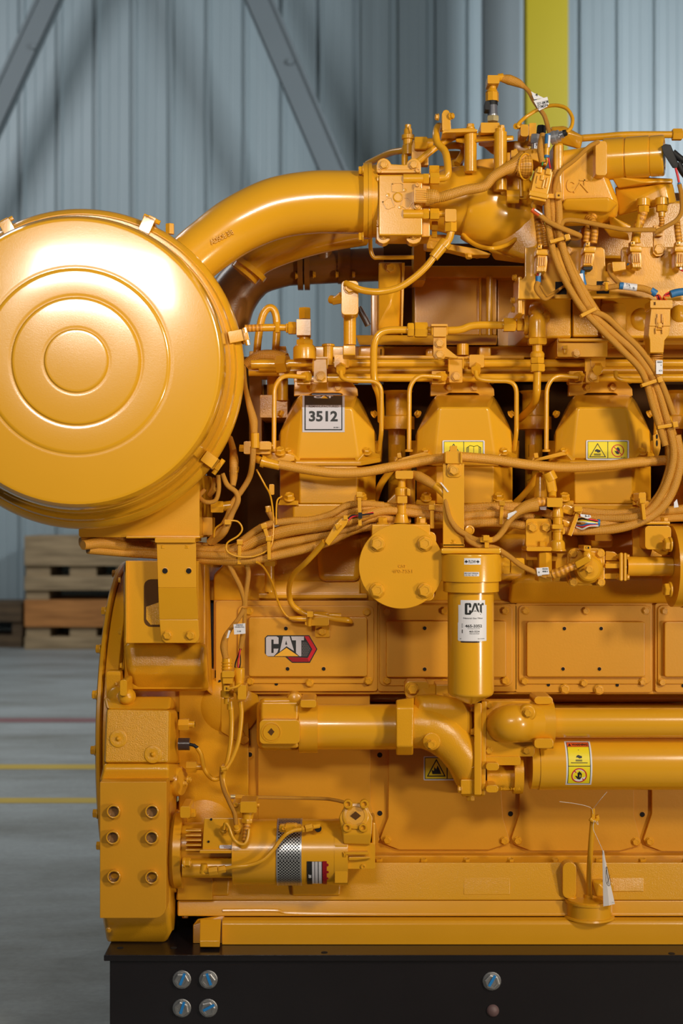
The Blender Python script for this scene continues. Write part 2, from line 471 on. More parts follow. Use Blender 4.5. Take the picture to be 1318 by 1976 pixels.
def hole(b, x, y, d, r, depth=0.006):
    """drilled hole: chamfer ring standing a hair proud round a black disc standing for the shade in the bore"""
    m = b.cur; r *= 1.15; k = VX[2] * F / (D0 + d)
    b.lathe((x, y, d), (0, -1, 0), [(r * 1.22, 0), (r * 1.22, 0.0006 * k), (r * 1.0, 0.0008 * k), (r * 0.92, 0.0003 * k)], 18)
    b.mat('hole_shade').lathe((x, y, d), (0, -1, 0), [(r * 0.93, 0), (r * 0.93, 0.00045 * k)], 18)
    b.mat(m)
# =====================================================================  SETTING
V()
def wx(px, dist): return (px - 659) * dist / F
def wz(py, dist): return H - (py - 988) * dist / F
def wbox(b, x0, x1, y0, y1, z0, z1, bev=0.0):
    bm = bmesh.new(); bmesh.ops.create_cube(bm, size=1)
    bmesh.ops.scale(bm, vec=(x1 - x0, y1 - y0, z1 - z0), verts=bm.verts); bmesh.ops.translate(bm, vec=((x0 + x1) / 2, (y0 + y1) / 2, (z0 + z1) / 2), verts=bm.verts)
    return b.bm(bm, bev)
WY = 10.2                                   # back wall plane (world y)
b = B('concrete'); wbox(b, -14, 14, -7, WY + 0.5, -0.12, 0)
floor = b.done('floor', kind='structure')
for (py, t, m, nm) in ((1390, 8, 'floor_line_red', 'floor_line'), (1480, 9, 'floor_line_yellow', 'floor_line'), (1545, 10, 'floor_line_yellow', 'floor_line')):
    d = H * F / (py - 988); w_ = t / (py - 988) * d
    b = B(m); wbox(b, -13, 8, d - D0 - w_ / 2, d - D0 + w_ / 2, 0, 0.0015)
    b.done(nm, floor, 'faded red painted line' if 'red' in m else 'worn yellow painted line')
# wall: backing sheet with one folded metal panel after another
b = B('panel_blue'); wbox(b, -14, 14, WY + 0.05, WY + 0.12, 0, 8.5)
wall = b.done('wall_back', kind='structure')
pw = 71.8 * (D0 + WY) / F
xs = wx(38, D0 + WY)
prof = [(0, .0), (.04, .0), (.07, .040), (.13, .040), (.17, .012), (.40, .010), (.42, .014), (.44, .010), (.66, .010), (.68, .014), (.70, .010), (.93, .012), (.97, 0.0), (1.0, 0.0)]
vs = []; fs = []
for z in (0, 8.4):
    for (u, h) in prof: vs.append((u * pw, -h, z))
    for (u, h) in prof[::-1]: vs.append((u * pw, 0.03, z))
n2 = 2 * len(prof)
for i in range(n2): fs.append([i, (i + 1) % n2, n2 + (i + 1) % n2, n2 + i])
fs += [list(range(n2))[::-1], list(range(n2, 2 * n2))]
pm = bpy.data.meshes.new('wall_panel'); pm.from_pydata([(v[0], v[1], v[2] - 4.2) for v in vs], [], fs); pm.materials.append(M['panel_blue']); pm.update()
for i in range(-30, 38):
    link('wall_panel', pm, (xs + i * pw, WY + 0.02, 4.2), wall)

def bar(name, x0, y0, x1, y1, w0, dist, depth, m, label, cat, kind=None, bev=0.012):
    """straight steel member between two picture points at one distance, real section"""
    a = Vector((wx(x0, dist), dist - D0, wz(y0, dist))); c = Vector((wx(x1, dist), dist - D0, wz(y1, dist)))
    u = (c - a).normalized(); nrm = Vector((-u.z, 0, u.x)); hw = w0 * dist / F / 2
    return a, c, u, nrm, hw
# diagonal wind braces (angle sections) in front of the wall
def brace(x0, y0, x1, y1, wpx, dist, label):
    a, c, u, nrm, hw = bar('', x0, y0, x1, y1, wpx, dist, 0, '', '', '')
    b = B('brace_grey'); D = Vector((0, 1, 0))
    def slab(o0, o1, t0, t1):
        P = [p + nrm * o + D * t for p in (a, c) for o in (o0, o1) for t in (t0, t1)]
        bm = bmesh.new()
        for p in P: bm.verts.new(p)
        bmesh.ops.convex_hull(bm, input=bm.verts); b.bm(bm, 0.004)
    slab(-hw, hw, 0, 0.014)          # face flange
    slab(-hw, -hw + 0.014, 0, 0.12)  # standing leg
    slab(hw - 0.03, hw, -0.02, 0.0)
    o = b.done('wall_brace', label=label, category='brace', base=True)
    return o
br1 = brace(-76, 360, 150, -128, 44, 12.5, 'grey steel diagonal brace crossing the blue wall at far left')
br2 = brace(446, -128, 650, 345, 52, 12.5, 'grey steel diagonal brace sloping down behind the orange intake pipe')
V()
for o, (x, y) in ((br1, (66, 90)), (br2, (560, 120))):
    a = Vector((wx(x, 12.5), 9.49, wz(y, 12.5)))
    b = B('brace_grey'); vsx = B('brace_grey')
    b.lathe((0, 0, 0), (0, -1, 0), [(1, 0)], 3) if False else None
    bm = bmesh.new(); bmesh.ops.create_cone(bm, cap_ends=True, segments=6, radius1=0.03, radius2=0.03, depth=0.03, matrix=Matrix.Translation(a) @ Matrix.Rotation(math.pi / 2, 4, 'X'))
    b.bm(bm, 0.003); b.done('bolt', o)
# grey roller track columns at left and middle (steel stanchions) and the yellow column
def column(px0, px1, dist, m, name, label, depth=0.2):
    b = B(m); x0, x1 = wx(px0, dist), wx(px1, dist); y = dist - D0; t = 0.018
    wbox(b, x0, x1, y, y + t, 0, 8, 0.003); wbox(b, x0, x1, y + depth - t, y + depth, 0, 8, 0.003)
    wbox(b, (x0 + x1) / 2 - 0.01, (x0 + x1) / 2 + 0.01, y + t, y + depth - t, 0, 8)
    return b.done(name, label=label, category='column', base=True)
column(1016, 1097, 11.6, 'column_yellow', 'steel_column', 'bright yellow painted steel column behind the engine top')
column(934, 1004, 12.4, 'brace_grey', 'steel_column', 'dark grey steel column just left of the yellow column')

# pallets at the foot of the wall
def pallet(px0, px1, layers, dist, label, deep=0.62, floor_=False):
    x0, x1 = wx(px0, dist), wx(px1, dist); y = dist - D0; W = x1 - x0
    zb = 0.0 if floor_ else wz(layers[-1][1], dist)
    t = thing('wooden_pallet', ((x0 + x1) / 2, y + deep / 2, zb), label, 'pallet')
    for i, (ta, tb, kind, m) in enumerate(layers):
        z1 = wz(ta, dist); z0 = zb if i == len(layers) - 1 else wz(tb, dist)
        if kind == 'board':
            for q in range(4):
                yy = y + deep * .27 * q
                b = B(m); wbox(b, x0, x1, yy, yy + deep * 0.19, z0, z1, 0.004); b.done('board', t)
        else:
            for (u0, u1) in kind:
                b = B(m); wbox(b, x0 + W * u0, x0 + W * u1, y + 0.03, y + deep - 0.03, z0, z1, 0.002); b.done('block', t)
    return t
BL = ((0.004, .136), (.244, .39), (.50, .64), (.86, .996)); RN = ((0.004, .13), (.56, .66), (.9, .996))
pallet(47, 400, [(1158, 1210, 'board', 'wood_orange'), (1210, 1229, BL, 'wood_pale'), (1229, 1253, 'board', 'wood_pale')], 12.42, 'bottom pallet of the stack by the wall, with an orange top layer', floor_=True)
pallet(47, 400, [(1034, 1092, 'board', 'wood_pale'), (1092, 1112, BL, 'wood_pale'), (1112, 1139, 'board', 'wood_pale'), (1139, 1157.5, RN, 'wood_pale')], 12.42, 'pale upper pallet of the stack, right under the round air cleaner')
pallet(-160, 42, [(1163, 1200, 'board', 'wood_dark'), (1200, 1226, ((0, .1), (.45, .6), (.9, 1)), 'wood_dark'), (1226, 1262, 'board', 'wood_dark')], 12.6, 'dark brown wooden pallet lying left of the pale pallet stack', deep=0.5, floor_=True)

# =====================================================================  BASE RAIL
V()
RZ = H - (1843 - 988) * D0 / F      # top of the rail flange
rail = thing('steel_base_rail', (0.35, 0.35, 0), 'black steel base rail with bolted web under the orange engine', 'base frame')
xl = wx(200, D0); xr = 1.6
b = B('rail_black'); wbox(b, xl, xr, 0, 0.26, RZ - 0.013, RZ, 0.002); b.done('top_flange', rail)
b = B('rail_black'); wbox(b, wx(212, D0 + .012), xr, 0.012, 0.026, 0.012, RZ - 0.0131, 0.0); b.done('web', rail)
b = B('rail_black'); wbox(b, wx(212, D0 + .012), xr, 0.0, 0.2, 0, 0.012, 0.001); b.done('bottom_flange', rail)
b = B('rail_black'); wbox(b, xl, xr, 0.80, 1.06, RZ - 0.013, RZ, 0.002); wbox(b, xl + .01, xr, 1.03, 1.044, 0.012, RZ - 0.013); wbox(b, xl + .01, xr, 0.86, 1.06, 0, 0.012)
b.done('rear_beam', rail)
b = B('rail_black'); wbox(b, xl + 0.03, xl + 0.045, 0.03, 1.02, 0.012, RZ - 0.0135); b.done('cross_member', rail)
for (x, y, a) in ((351, 1890, 68), (402, 1890, 110), (351, 1945, 72), (402, 1945, 28), (949, 1893, 60)):
    o = bolt(x, y, 0.012, 18, rail, material='zinc', label='zinc bolt with a blue paint stripe', spin=random.uniform(0, 1), hs=0.75)
    b = B('blue_mark'); a = math.radians(a); ca, sa = math.cos(a), math.sin(a); L = 12; w1 = 2.6
    b.poly([(x + u * ca + v * sa + 0.8, y - u * sa + v * ca) for u, v in ((-L, -w1), (L, -w1), (L, w1), (-L, w1))], 0.0008, 0.0012)
    q = b.done('paint_stripe', None); WPq = WP[q.name]
    # stripe rides on the bolt head
    q.parent = o; q.matrix_parent_inverse = (Matrix.Translation(WP[o.name]) @ o.rotation_quaternion.to_matrix().to_4x4() @ Matrix.Diagonal((*o.scale, 1))).inverted()
b = B('plug_pink'); b.lathe((951, 1950, 0.012), (0, -1, 0), [(12, 0), (12, 2), (9, 6), (3, 8), (0.1, 8.2)], 20); b.done('plug', rail, 'pinkish rubber plug')
V()
b = B('hole_shade')
for (x, y) in ((232, 1829), (335, 1829), (626, 1838), (1296, 1840)):
    k = (D0 + 0) / F; d_ = (H - RZ) * F / (y - 988) - D0
    c = Vector(((x - 659) * (D0 + d_) / F, d_, RZ))
    vs = [c + Vector((0.007 * math.cos(q * math.pi / 8), 0.007 * math.sin(q * math.pi / 8), h)) for h in (0, 0.0006) for q in range(16)]
    b.raw(vs, [[q, (q + 1) % 16, 16 + (q + 1) % 16, 16 + q] for q in range(16)] + [list(range(16))[::-1], list(range(16, 32))])
b.done_split('flange_hole', rail)

# =====================================================================  ENGINE
E = thing('industrial_engine', (0.3, 0.5, RZ), 'large orange-yellow industrial engine on a black steel base rail', 'engine')
# ---------------- air cleaner canister ----------------
V()
FD = -0.22
yaw = math.radians(5.0)
axis = Vector((math.sin(yaw), -math.cos(yaw), 0))      # towards the viewer
k = (D0 + FD) / F
def mm(m): return m / k                               # metres to view pixels at the canister face
c0 = (148, 697, FD)
# prof heights are towards the viewer, in px
b = B('paint_lid')
b.lathe(c0, axis, [(0.1, 10), (55, 10), (59, 9.5), (62, 6.5), (66, 6.5), (69, 7), (117, 7), (121, 6), (124, 2.5), (128, 2.5), (132, 3.5),
                   (172, 4), (177, 3), (180, 0.5), (184, 0.5), (188, 1), (270, -1), (276, -3), (280, -10), (284, -17), (288, -40), (292, -80), (296, -112), (300, -120), (306, -118), (309, -124), (311, -130)], 120)
lid = b.done('air_cleaner_lid', E, ang=30)
b = B('paint_smooth')
prof = [(312, -128), (318, -134), (323, -142), (326, -150), (326, -166), (322, -170)]
prof = [(r, h) for r, h in prof] + [(318, -172), (318, -560), (300, -570), (0.1, -570)]
b.lathe(c0, axis, [(300, -135)] + prof, 120)
can = b.done('air_cleaner_body', E, ang=30)
def onrim(th, r, h):
    c = pt(*c0); up = Vector((0, 0, 1)); N = Vector((math.cos(yaw), math.sin(yaw), 0))
    return c + axis * h * k + (N * math.cos(th) + up * math.sin(th)) * r * k
for th, s in ((math.radians(118), 1), (math.radians(66), 1), (math.radians(12), 1), (math.radians(-36), 1)):
    b = B('paint_smooth')
    rad = Vector((math.cos(yaw) * math.cos(th), math.sin(yaw) * math.cos(th), math.sin(th))); tan = Vector((-math.cos(yaw) * math.sin(th), -math.sin(yaw) * math.sin(th), math.cos(th)))
    def blk(r0, r1, h0, h1, w, bev=0.001):
        bm = bmesh.new()
        for r in (r0, r1):
            for h in (h0, h1):
                for q in (-w, w): bm.verts.new(pt(*c0) + rad * r * k + axis * h * k + tan * q * k)
        bmesh.ops.convex_hull(bm, input=bm.verts); b.bm(bm, bev)
    blk(300, 332, -118, -112, 12); blk(327, 332, -180, -112, 12); blk(320, 332, -178, -168, 12); blk(332, 342, -160, -148, 8)
    b.done('clamp_clip', can)
    b = B('paint_smooth'); b.sweep([pt(*c0) + rad * 337 * k + axis * -154 * k + tan * q * k for q in (-18, 18)], [5 * k] * 2, 8); b.done('latch_pin', can)
# crescent bead low on the skirt
b = B('paint_smooth')
P = [onrim(math.radians(a), 290, -52 + 0.0 * a) for a in range(-120, -40, 4)]
b.sweep(P, [3.2 * k] * len(P), 8); b.done('lid_bead', lid)

# bracket tray under the canister
V(0, 700, 2.636)
b = B('paint'); b.rbox(400, 560, 1015, 888, 14, 0.0, 0.30, 0.002); b.box(640, 880, 1018, 893, -0.01, 0.28); b.done('air_cleaner_cradle', E)
cr = None
V(170, 1020, 3.994)
b = B('paint')
b.rbox(515, 72, 826, 108, 8, -0.03, 0.10)                                  # foot plate
b.hull([(528, 105, -.02), (832, 105, -.02), (540, 455, -.02), (835, 455, -.02), (528, 105, -.012), (832, 105, -.012), (540, 455, -.012), (835, 455, -.012)], 0.001)
b.hull([(540, 455, -.02), (835, 455, -.02), (548, 700, .0), (848, 700, .0), (540, 455, -.012), (835, 455, -.012), (548, 700, .008), (848, 700, .008)], 0.001)
b.prism([(548, 700), (848, 700), (857, 830), (850, 860), (825, 882), (600, 882), (572, 862), (560, 830)], .0, .022)
br = b.done('support_bracket', E)
bolts([(612, 822), (790, 822)], .0, 38, br); bolts([(578, 140), (764, 140)], -.015, 26, br, ax=(0, -.5, -1))
b = B('paint')
for x, y in ((592, 327), (775, 327)): hole(b, x, y, -.02, 20)
b.done_split('bracket_hole', br)
# bell housing and flywheel guard
V()
cz = H - (1450 - 988) * 3.1 / F
def xdisc(b, x0, x1, r, cy, cz, n=72, inner=None):
    vs = []; fs = []
    pr = [(x0, r - .004), (x0 + .003, r), (x1 - .003, r), (x1, r - .004)]
    for (x, rr) in pr:
        for q in range(n):
            a = 2 * math.pi * q / n; vs.append(Vector((x, cy - rr * math.cos(a), cz + rr * math.sin(a))))
    for i in range(3):
        for q in range(n): fs.append([i * n + q, i * n + (q + 1) % n, (i + 1) * n + (q + 1) % n, (i + 1) * n + q])
    fs += [list(range(n))[::-1], [3 * n + q for q in range(n)]]
    b.raw(vs, fs)
xg = wx(183, 3.1)
b = B('paint'); xdisc(b, xg, xg + 0.012, 0.40, 0.50, cz); guard = b.done('flywheel_guard', E)
for a in (76, 50, 34, 18, 0, -22, -36):
    aa = math.radians(a); o = link('bolt', BM.setdefault(('hex', 'paint'), bolt_mesh('hex', 'paint')), (xg, 0.5 - 0.385 * math.cos(aa), cz + 0.385 * math.sin(aa)), guard)
    o.scale = (.012, .015, .012); o.rotation_mode = 'QUATERNION'; o.rotation_quaternion = Vector((0, -1, 0)).rotation_difference(Vector((-1, 0, 0)))
b = B('paint_cast')
xdisc(b, xg + .012, xg + .045, 0.385, 0.50, cz); xdisc(b, xg + .045, wx(250, 3.2), 0.36, .5, cz)
b.done('flywheel_housing', E)
V(170, 1020, 3.994)
b = B('paint_cast')
b.rbox(268, 245, 910, 1250, 50, 0.15, 0.6, 0.012, 5)
b.hull([(275, 880, .13), (915, 880, .13), (300, 1100, .12), (905, 1100, .12), (350, 1255, .16), (940, 1255, .16), (275, 880, .4), (915, 880, .4), (350, 1255, .4), (940, 1255, .4)], 0.014, 3)
b.hull([(905, 280, .16), (935, 300, .19), (958, 1290, .19), (905, 1240, .16), (905, 280, .4), (958, 1290, .4)], 0.006)
bell = b.done('bell_housing', E)
b = B('paint'); b.prism([(288, 248), (850, 248), (850, 883), (288, 883)], .022, .15); b.prism([(288, 248), (300, 248), (300, 883), (288, 883)], .014, .15); pad = b.done('bracket_pad', E)
b = B('bore'); b.rbox(430, 390, 640, 758, 55, .0215, .023, 0); b.done('pocket_shade', pad)  # flat dark patch, the pocket's shade put into its colour
b = B('paint_rough_cast'); b.hull([(445, 600, .02155), (560, 560, .02155), (560, 745, .02155), (480, 745, .02155), (445, 700, .02155), (500, 650, .0205)], 0); b.done('pocket_casting', pad)
V(170, 1020, 3.994)
b = B('paint_cast'); b.lathe((225, 1290, .10), (0, -1, .3), [(85, -60), (80, 0), (60, 25), (30, 36), (.1, 40)], 20); b.lathe((290, 1290, .06), (0, -1, .2), [(70, -60), (62, 0), (45, 20), (20, 30), (.1, 32)], 20)
b.rbox(245, 1165, 300, 1290, 20, .04, .12, .004); b.rbox(140, 1100, 250, 1300, 15, .12, .2, .004); b.done('cast_boss', bell)
for (x, y) in ((250, 395), (250, 795), (262, 1055), (228, 1200)): bolt(x, y, .12, 24, bell, ax=(-1, -.15, 0))
bolt(846, 310, .11, 24, bell, ax=(1, -.3, 0))
# engine mount block low left
V(160, 1330, 3.876)
b = B('paint_cast')
b.hull([(155, 60, .10), (665, 55, .10), (175, 145, .045), (650, 150, .045), (155, 60, .3), (665, 55, .3), (175, 150, .3), (720, 150, .3)], .006, 3)
b.hull([(175, 140, .045), (652, 150, .045), (640, 560, .03), (160, 560, .03), (175, 140, .3), (720, 150, .3), (745, 560, .3), (150, 560, .3), (700, 150, .14), (720, 560, .12)], .01, 3)
b.hull([(160, 555, .03), (640, 555, .03), (640, 600, .022), (155, 600, .022), (638, 685, .03), (125, 690, .03), (720, 560, .12), (745, 690, .12), (745, 560, .3), (760, 690, .3), (130, 690, .3)], .005, 3)
mb = b.done('mount_block', E)
b = B('paint_rough_cast'); b.hull([(180, 150, .040), (645, 158, .040), (638, 548, .024), (165, 548, .024), (180, 150, .08), (645, 158, .08), (638, 548, .08), (165, 548, .08)], .004); b.done('cast_pad', mb)
for x, y in ((265, 370), (523, 487)):
    b = B('paint_cast'); b.lathe((x, y, .0295 if y < 400 else .0255), (0, -1, .14), [(66, 0), (64, 4), (60, 6), (40, 6), (36, 5), (20, 5), (18, 12), (10, 22), (8, 30), (.1, 32)], 28); b.done('boss', mb)
V(160, 1600, 3.295)
b = B('paint_matte'); arc = [(530 - 75 + 75 * math.cos(a), 492 + 75 * math.sin(a)) for a in [math.pi / 2 * q / 8 for q in range(9)]]
b.prism([(107, -300), (532, -303)] + arc + [(107, 567)], -.012, .05, .002); plate = b.done('mount_plate', E)
b = B('paint_cast'); b.hull([(120, -300, .05), (540, -300, .03), (540, 480, .03), (590, -300, .12), (590, 480, .12), (578, 640, .10), (565, 660, .05), (520, 725, .09), (155, 725, .09), (130, 560, .05), (125, 567, .2), (540, 725, .3), (170, 725, .3), (600, 640, .3), (600, -300, .3)], .01, 3)
b.done('mount_foot', E)
b = B('paint'); b.lathe((165, 640, .05), (0, -1, 0), [(18, 0), (16, 8), (6, 12), (6, 20), (.1, 20)], 10); b.done('weld_lump', mb)
V(160, 1330, 3.876)
tubes = [(228, 915), (515, 915), (222, 1110), (513, 1110)]
def stub(x, y, r):
    b = B('paint'); b.lathe((x, y, -.026), (0, -1, 0), [(r * 1.0, -50), (r * 1.0, 0), (r * .93, 2), (r * .80, 0)], 28, False)
    b.mat('bore_metal').lathe((x, y, -.026), (0, -1, 0), [(r * .80, 0), (r * .78, -40), (r * .25, -46), (.1, -46)], 28, False)
    b.done('threaded_socket', plate)
for x, y in tubes: stub(x, y, 50)
V(160, 1600, 3.295)
for x, y in ((196, 303), (437, 307)): stub(x, y, 42)

# ---------------- crankcase behind ----------------
V()
b = B('paint_cast')
b.hull([(345, 1330, .20), (480, 1330, .20), (345, 1660, .20), (480, 1660, .20), (345, 1330, .5), (480, 1330, .5), (345, 1660, .5), (480, 1660, .5)], .004)
b.box(240, 1290, 430, 1375, .21, .5, .004)
b.lathe((438, 1362, .21), (0, -1, 0), [(62, -5), (52, 8), (30, 14), (.1, 16)], 30)
b.lathe((395, 1600, .22), (0, -1, 0), [(75, -5), (60, 18), (30, 26), (.1, 30)], 30)
b.done('block_rear_casting', E)
b = B('paint_matte'); b.box(425, 1366, 1500, 1672, .235, .8, 0); b.box(425, 1325, 1500, 1372, .42, .8, 0); b.box(425, 1560, 498, 1672, .22, .3, .003); b.done('crankcase', E)
V(160, 1330, 3.876)
for (x, y, w_, h_) in ((755, 262, 40, 45), (812, 580, 40, 45)):
    b = B('paint'); b.hexn((x - w_, y, .10), (x + w_, y, .10), h_); b.cyl((x + w_, y, .10), (x + w_ + 42, y, .10), 24); b.hexn((x + w_ + 25, y, .10), (x + w_ + 42, y, .10), 27); b.done('plug_fitting', E)
b = B('brown_black'); b.cyl((715, 410, .09), (800, 410, .09), 46, n=28); b.mat('black_plastic').cyl((800, 412, .09), (830, 420, .09), 12); b.tube([(825, 415, .09), (845, 430, .09), (860, 440, .09)], 13)
b.mat('paint').tube([(855, 438, .09), (885, 490, .09), (910, 600, .09), (970, 670, .10), (1030, 660, .10), (1060, 610, .08)], 17)
b.done('speed_sensor', E, 'dark brown cylindrical sensor with a short cable')
b = B('paint'); b.lathe((725, 690, .10), (1, -.35, 0), [(110, -60), (110, 0), (104, 8), (100, 20)], 36); fl = b.done('cover_flange', E)
for x, y in ((765, 703), (793, 674)): bolt(x - 10, y, .05, 27, fl, ax=(1, -.2, 0), hs=1.3)
V(320, 1500, 2.995)
b = B('paint'); cyx = 425
b.cyl((40, cyx, .12), (72, cyx, .12), 240, 230, 48); b.cyl((62, cyx - 5, .08), (105, cyx - 5, .08), 216, n=48); b.rbox(82, 168, 140, 235, 12, .0, .08)
sf = b.done('starter_flange', E)
bolt(135, 207, .03, 32, sf, ax=(1, -.1, 0), hs=1.6); bolt(105, 492, -.02, 32, sf, ax=(1, -.1, 0), hs=1.6)

# ---------------- starter motor ----------------
SD = .055
b = B('paint')
b.cyl((100, 395, SD + .02), (400, 395, SD + .02), 132, n=40)
for q in range(5): 
    b.box(112, 305 + q * 28, 205, 314 + q * 28, -.0065 + abs(q - 3) * .002, .02, .0012)
b.cyl((100, 517, SD - .02), (398, 517, SD - .02), 62, n=32); b.cyl((375, 470, SD), (392, 470, SD), 30)
b.cyl((395, 430, SD), (1050, 430, SD), 186, n=72)
b.cyl((975, 430, SD), (1052, 430, SD), 188, n=72); b.cyl((395, 430, SD), (402, 430, SD), 189, n=72)
st = b.done('starter_motor', E)
# perforated steel band
V(320, 1500, 2.995); rad = R(189, SD); c = pt(650, 430, SD); c2 = pt(785, 430, SD); n = 64; vs = []; fs = []; uv = []
cell = 0.0050
for i, x in enumerate((c.x, c2.x)):
    for q in range(n + 1):
        a = 2 * math.pi * q / n; vs.append(Vector((x, c.y - rad * math.cos(a), c.z + rad * math.sin(a))))
for q in range(n):
    fs.append([q, q + 1, n + 2 + q, n + 1 + q]); L0, L1 = q * 2 * math.pi * rad / n / cell, (q + 1) * 2 * math.pi * rad / n / cell; W_ = (c2.x - c.x) / cell
    uv.append([(0, L0), (0, L1), (W_, L1), (W_, L0)])
b = B('perforated_steel'); b.raw(vs, fs, uv); b.done('perforated_band', st, 'perforated bright steel band')
b = B('steel')
for x in (650, 785): b.cyl((x - 4, 430, SD), (x + 4, 430, SD), 190.5, n=64)
b.done('band_edge', st, 'bright steel edge strip')
b = B('paint'); b.rbox(655, 275, 785, 318, 10, -.0125, .0, .001); b.rbox(690, 270, 760, 318, 10, -.015, .0, .001); cl = b.done('band_clamp', st)
bolts([(682, 294), (748, 294)], -.015, 13, cl, kind='socket')
# sticker on the starter, wrapped round the barrel
b = B('black_plastic'); fy = -.0; z0 = pt(0, 430, SD).z; ff = SD - rad
V(320, 1500, 2.995)
b.bumpcyl(z0, SD, rad, 'x', ff + .0)
S = 1.0
def sy(y):  # picture y on the barrel to arc position
    return y
def arc_y(y):      # picture row -> unrolled row
    d = (y - 430) / 189.0; d = max(-.999, min(.999, d)); return 430 + 189 * math.asin(d)
V(320, 1500, 2.995)
# polygons are laid flat at the tangent plane depth ff
b.mat('ink').grid(815, arc_y(485), 845, arc_y(612), ff, .0004, 1, 8)
for i, (x0, x1) in enumerate(((845, 858), (862, 878), (883, 900))):
    b.mat('label_silver').grid(x0, arc_y(487), x1, arc_y(608), ff, .0005, 1, 8)
b.mat('ink').grid(845, arc_y(486), 912, arc_y(606), ff, .0003, 1, 8)
b.mat('decal_darkred').grid(905, arc_y(484), 930, arc_y(612), ff, .0004, 1, 8)
for (x, y, r) in ((932, 505, 9), (934, 545, 8), (931, 580, 9)): b.disc(x, arc_y(y), r, ff, .0004, 12)
b.mat('label_white').text('CAT', 819, arc_y(572) - 14, 845, arc_y(572) + 2, ff - .0006, .0003, .05, rot=-math.pi / 2)
b.done('warning_sticker', st, 'worn black, silver and red sticker')
# control box on the starter
b = B('paint'); b.hull([(222, 235, .0), (482, 235, .0), (212, 392, -.005), (480, 392, -.005), (222, 235, .05), (482, 235, .05), (212, 435, -.004), (480, 435, -.004), (212, 435, .05), (480, 435, .05)], .0015)
b.box(195, 420, 485, 440, -.012, .04); cb = b.done('relay_box', E)
for (x, y) in ((335, 305), (410, 300)):
    bb = B('paint'); bb.lathe((x, y + 5, -.012), (0, -.6, .8), [(22, 0), (22, 16), (18, 18), (18, 26), (14, 32), (.1, 34)], 18); bb.done('terminal', cb)
bb = B('hole_shade')
for (x, y, d) in ((262, 243, -.001), (247, 372, -.005), (456, 375, -.005)): bb.disc(x, y, 7, d - .0006, .0008, 12)
bb.done_split('box_hole', cb)
bb = B('label_white'); bb.rbox(310, 392, 412, 412, 6, -.0065, -.004, 0) ; bb.mat('decal_darkred').text('CAUTION HOT', 322, 394, 402, 401, -.0066, .0002, .0); bb.text('SERIAL NO.', 335, 403, 392, 409, -.0066, .0002, .0)
bb.done('box_sticker', cb, 'small white sticker with faint lettering')
b = B('paint'); b.tube([(335, 300, -.025), (345, 265, -.03), (365, 290, -.03), (385, 345, -.03), (415, 378, -.03), (455, 385, -.03), (475, 340, -.025), (480, 300, -.02)], 10); b.done('relay_cable', E)
b = B('paint'); b.rbox(430, 140, 525, 205, 8, -.02, .04, .002); b.cyl((478, 175, .005), (470, 250, .0), 40, 30); b.hexn((470, 235, .0), (470, 262, .0), 34); b.cyl((525, 160, .01), (542, 160, .01), 12)
b.box(385, 150, 432, 212, .0, .06); b.mat('conduit').tube([(472, 255, .0), (466, 310, -.01), (458, 370, -.02)], 20); b.done('solenoid_connector', E)
bolt(405, 157, .0, 15, E, kind='socket')
b = B('braid'); b.tube([(325, -60, .05), (322, 0, .04), (335, 70, .03), (370, 150, .0), (398, 210, -.01), (405, 270, -.01)], 13); b.done('starter_cable', E)
b = B('hose_braid'); b.tube([(525, 115, .06), (700, 118, .06), (900, 123, .06), (970, 130, .04), (1035, 145, .02)], 10, n=10)
b.mat('brass').cyl((375, 112, .06), (402, 112, .06), 13); b.mat('paint').hexn((402, 115, .06), (455, 117, .06), 20); b.cyl((455, 116, .06), (525, 116, .06), 12); b.hexn((462, 116, .06), (480, 116, .06), 16)
b.done('air_hose', E)
b = B('paint')
b.cyl((215, 555, -.03), (222, 500, -.03), 20, n=14); b.hexn((248, 542, -.035), (300, 535, -.035), 26); b.hexn((308, 534, -.035), (345, 528, -.035), 22); b.cyl((205, 540, -.03), (250, 542, -.035), 15)
b.tube([(340, 528, -.035), (400, 516, -.04), (480, 508, -.04), (560, 478, -.04), (620, 420, -.035), (660, 365, -.03), (700, 325, -.03), (745, 305, -.025), (800, 298, -.02)], 12)
b.hexn((785, 300, -.02), (800, 296, -.02), 20); b.hexn((803, 296, -.02), (845, 286, -.015), 22); b.cyl((845, 286, -.015), (885, 280, -.005), 14); b.cyl((880, 265, -.0), (880, 305, .005), 15)
b.done('oil_hose', E)
bb = B('hole_shade'); bb.disc(880, 297, 20, -.006, .001); bb.done('port_hole', st)
# relay valve at the right end of the starter
b = B('paint')
b.hull([(1035, 160, -.01), (1160, 160, -.01), (1195, 230, -.015), (1190, 330, -.02), (1025, 330, -.02), (1000, 230, -.015), (1035, 160, .08), (1160, 160, .08), (1195, 230, .08), (1180, 390, .08), (1025, 385, .08), (1000, 250, .08), (1180, 390, -.012), (1025, 385, -.012)], .003)
b.box(975, 390, 1050, 612, -.01, .1, .002); b.rbox(1040, 380, 1210, 530, 14, -.003, .1, .003); b.box(1190, 260, 1212, 400, .0, .1, .004)
b.rbox(1035, 432, 1170, 446, 5, -.018, 0, .002); b.hull([(1055, 460, -.015), (1085, 458, -.015), (1180, 458, -.015), (1180, 470, -.015), (1100, 480, -.015), (1055, 480, -.015), (1055, 460, 0), (1180, 458, 0), (1180, 470, 0), (1055, 480, 0)], .002)
b.lathe((1140, 516, -.003), (0, -1, 0), [(16, 0), (14, 8), (8, 9), (7, 4), (.1, 4)], 16)
b.lathe((1097, 222, -.012), (0, -1, .25), [(76, -5), (76, 10), (70, 14), (52, 14), (50, 11), (.1, 11)], 36)
rv = b.done('relay_valve', E)
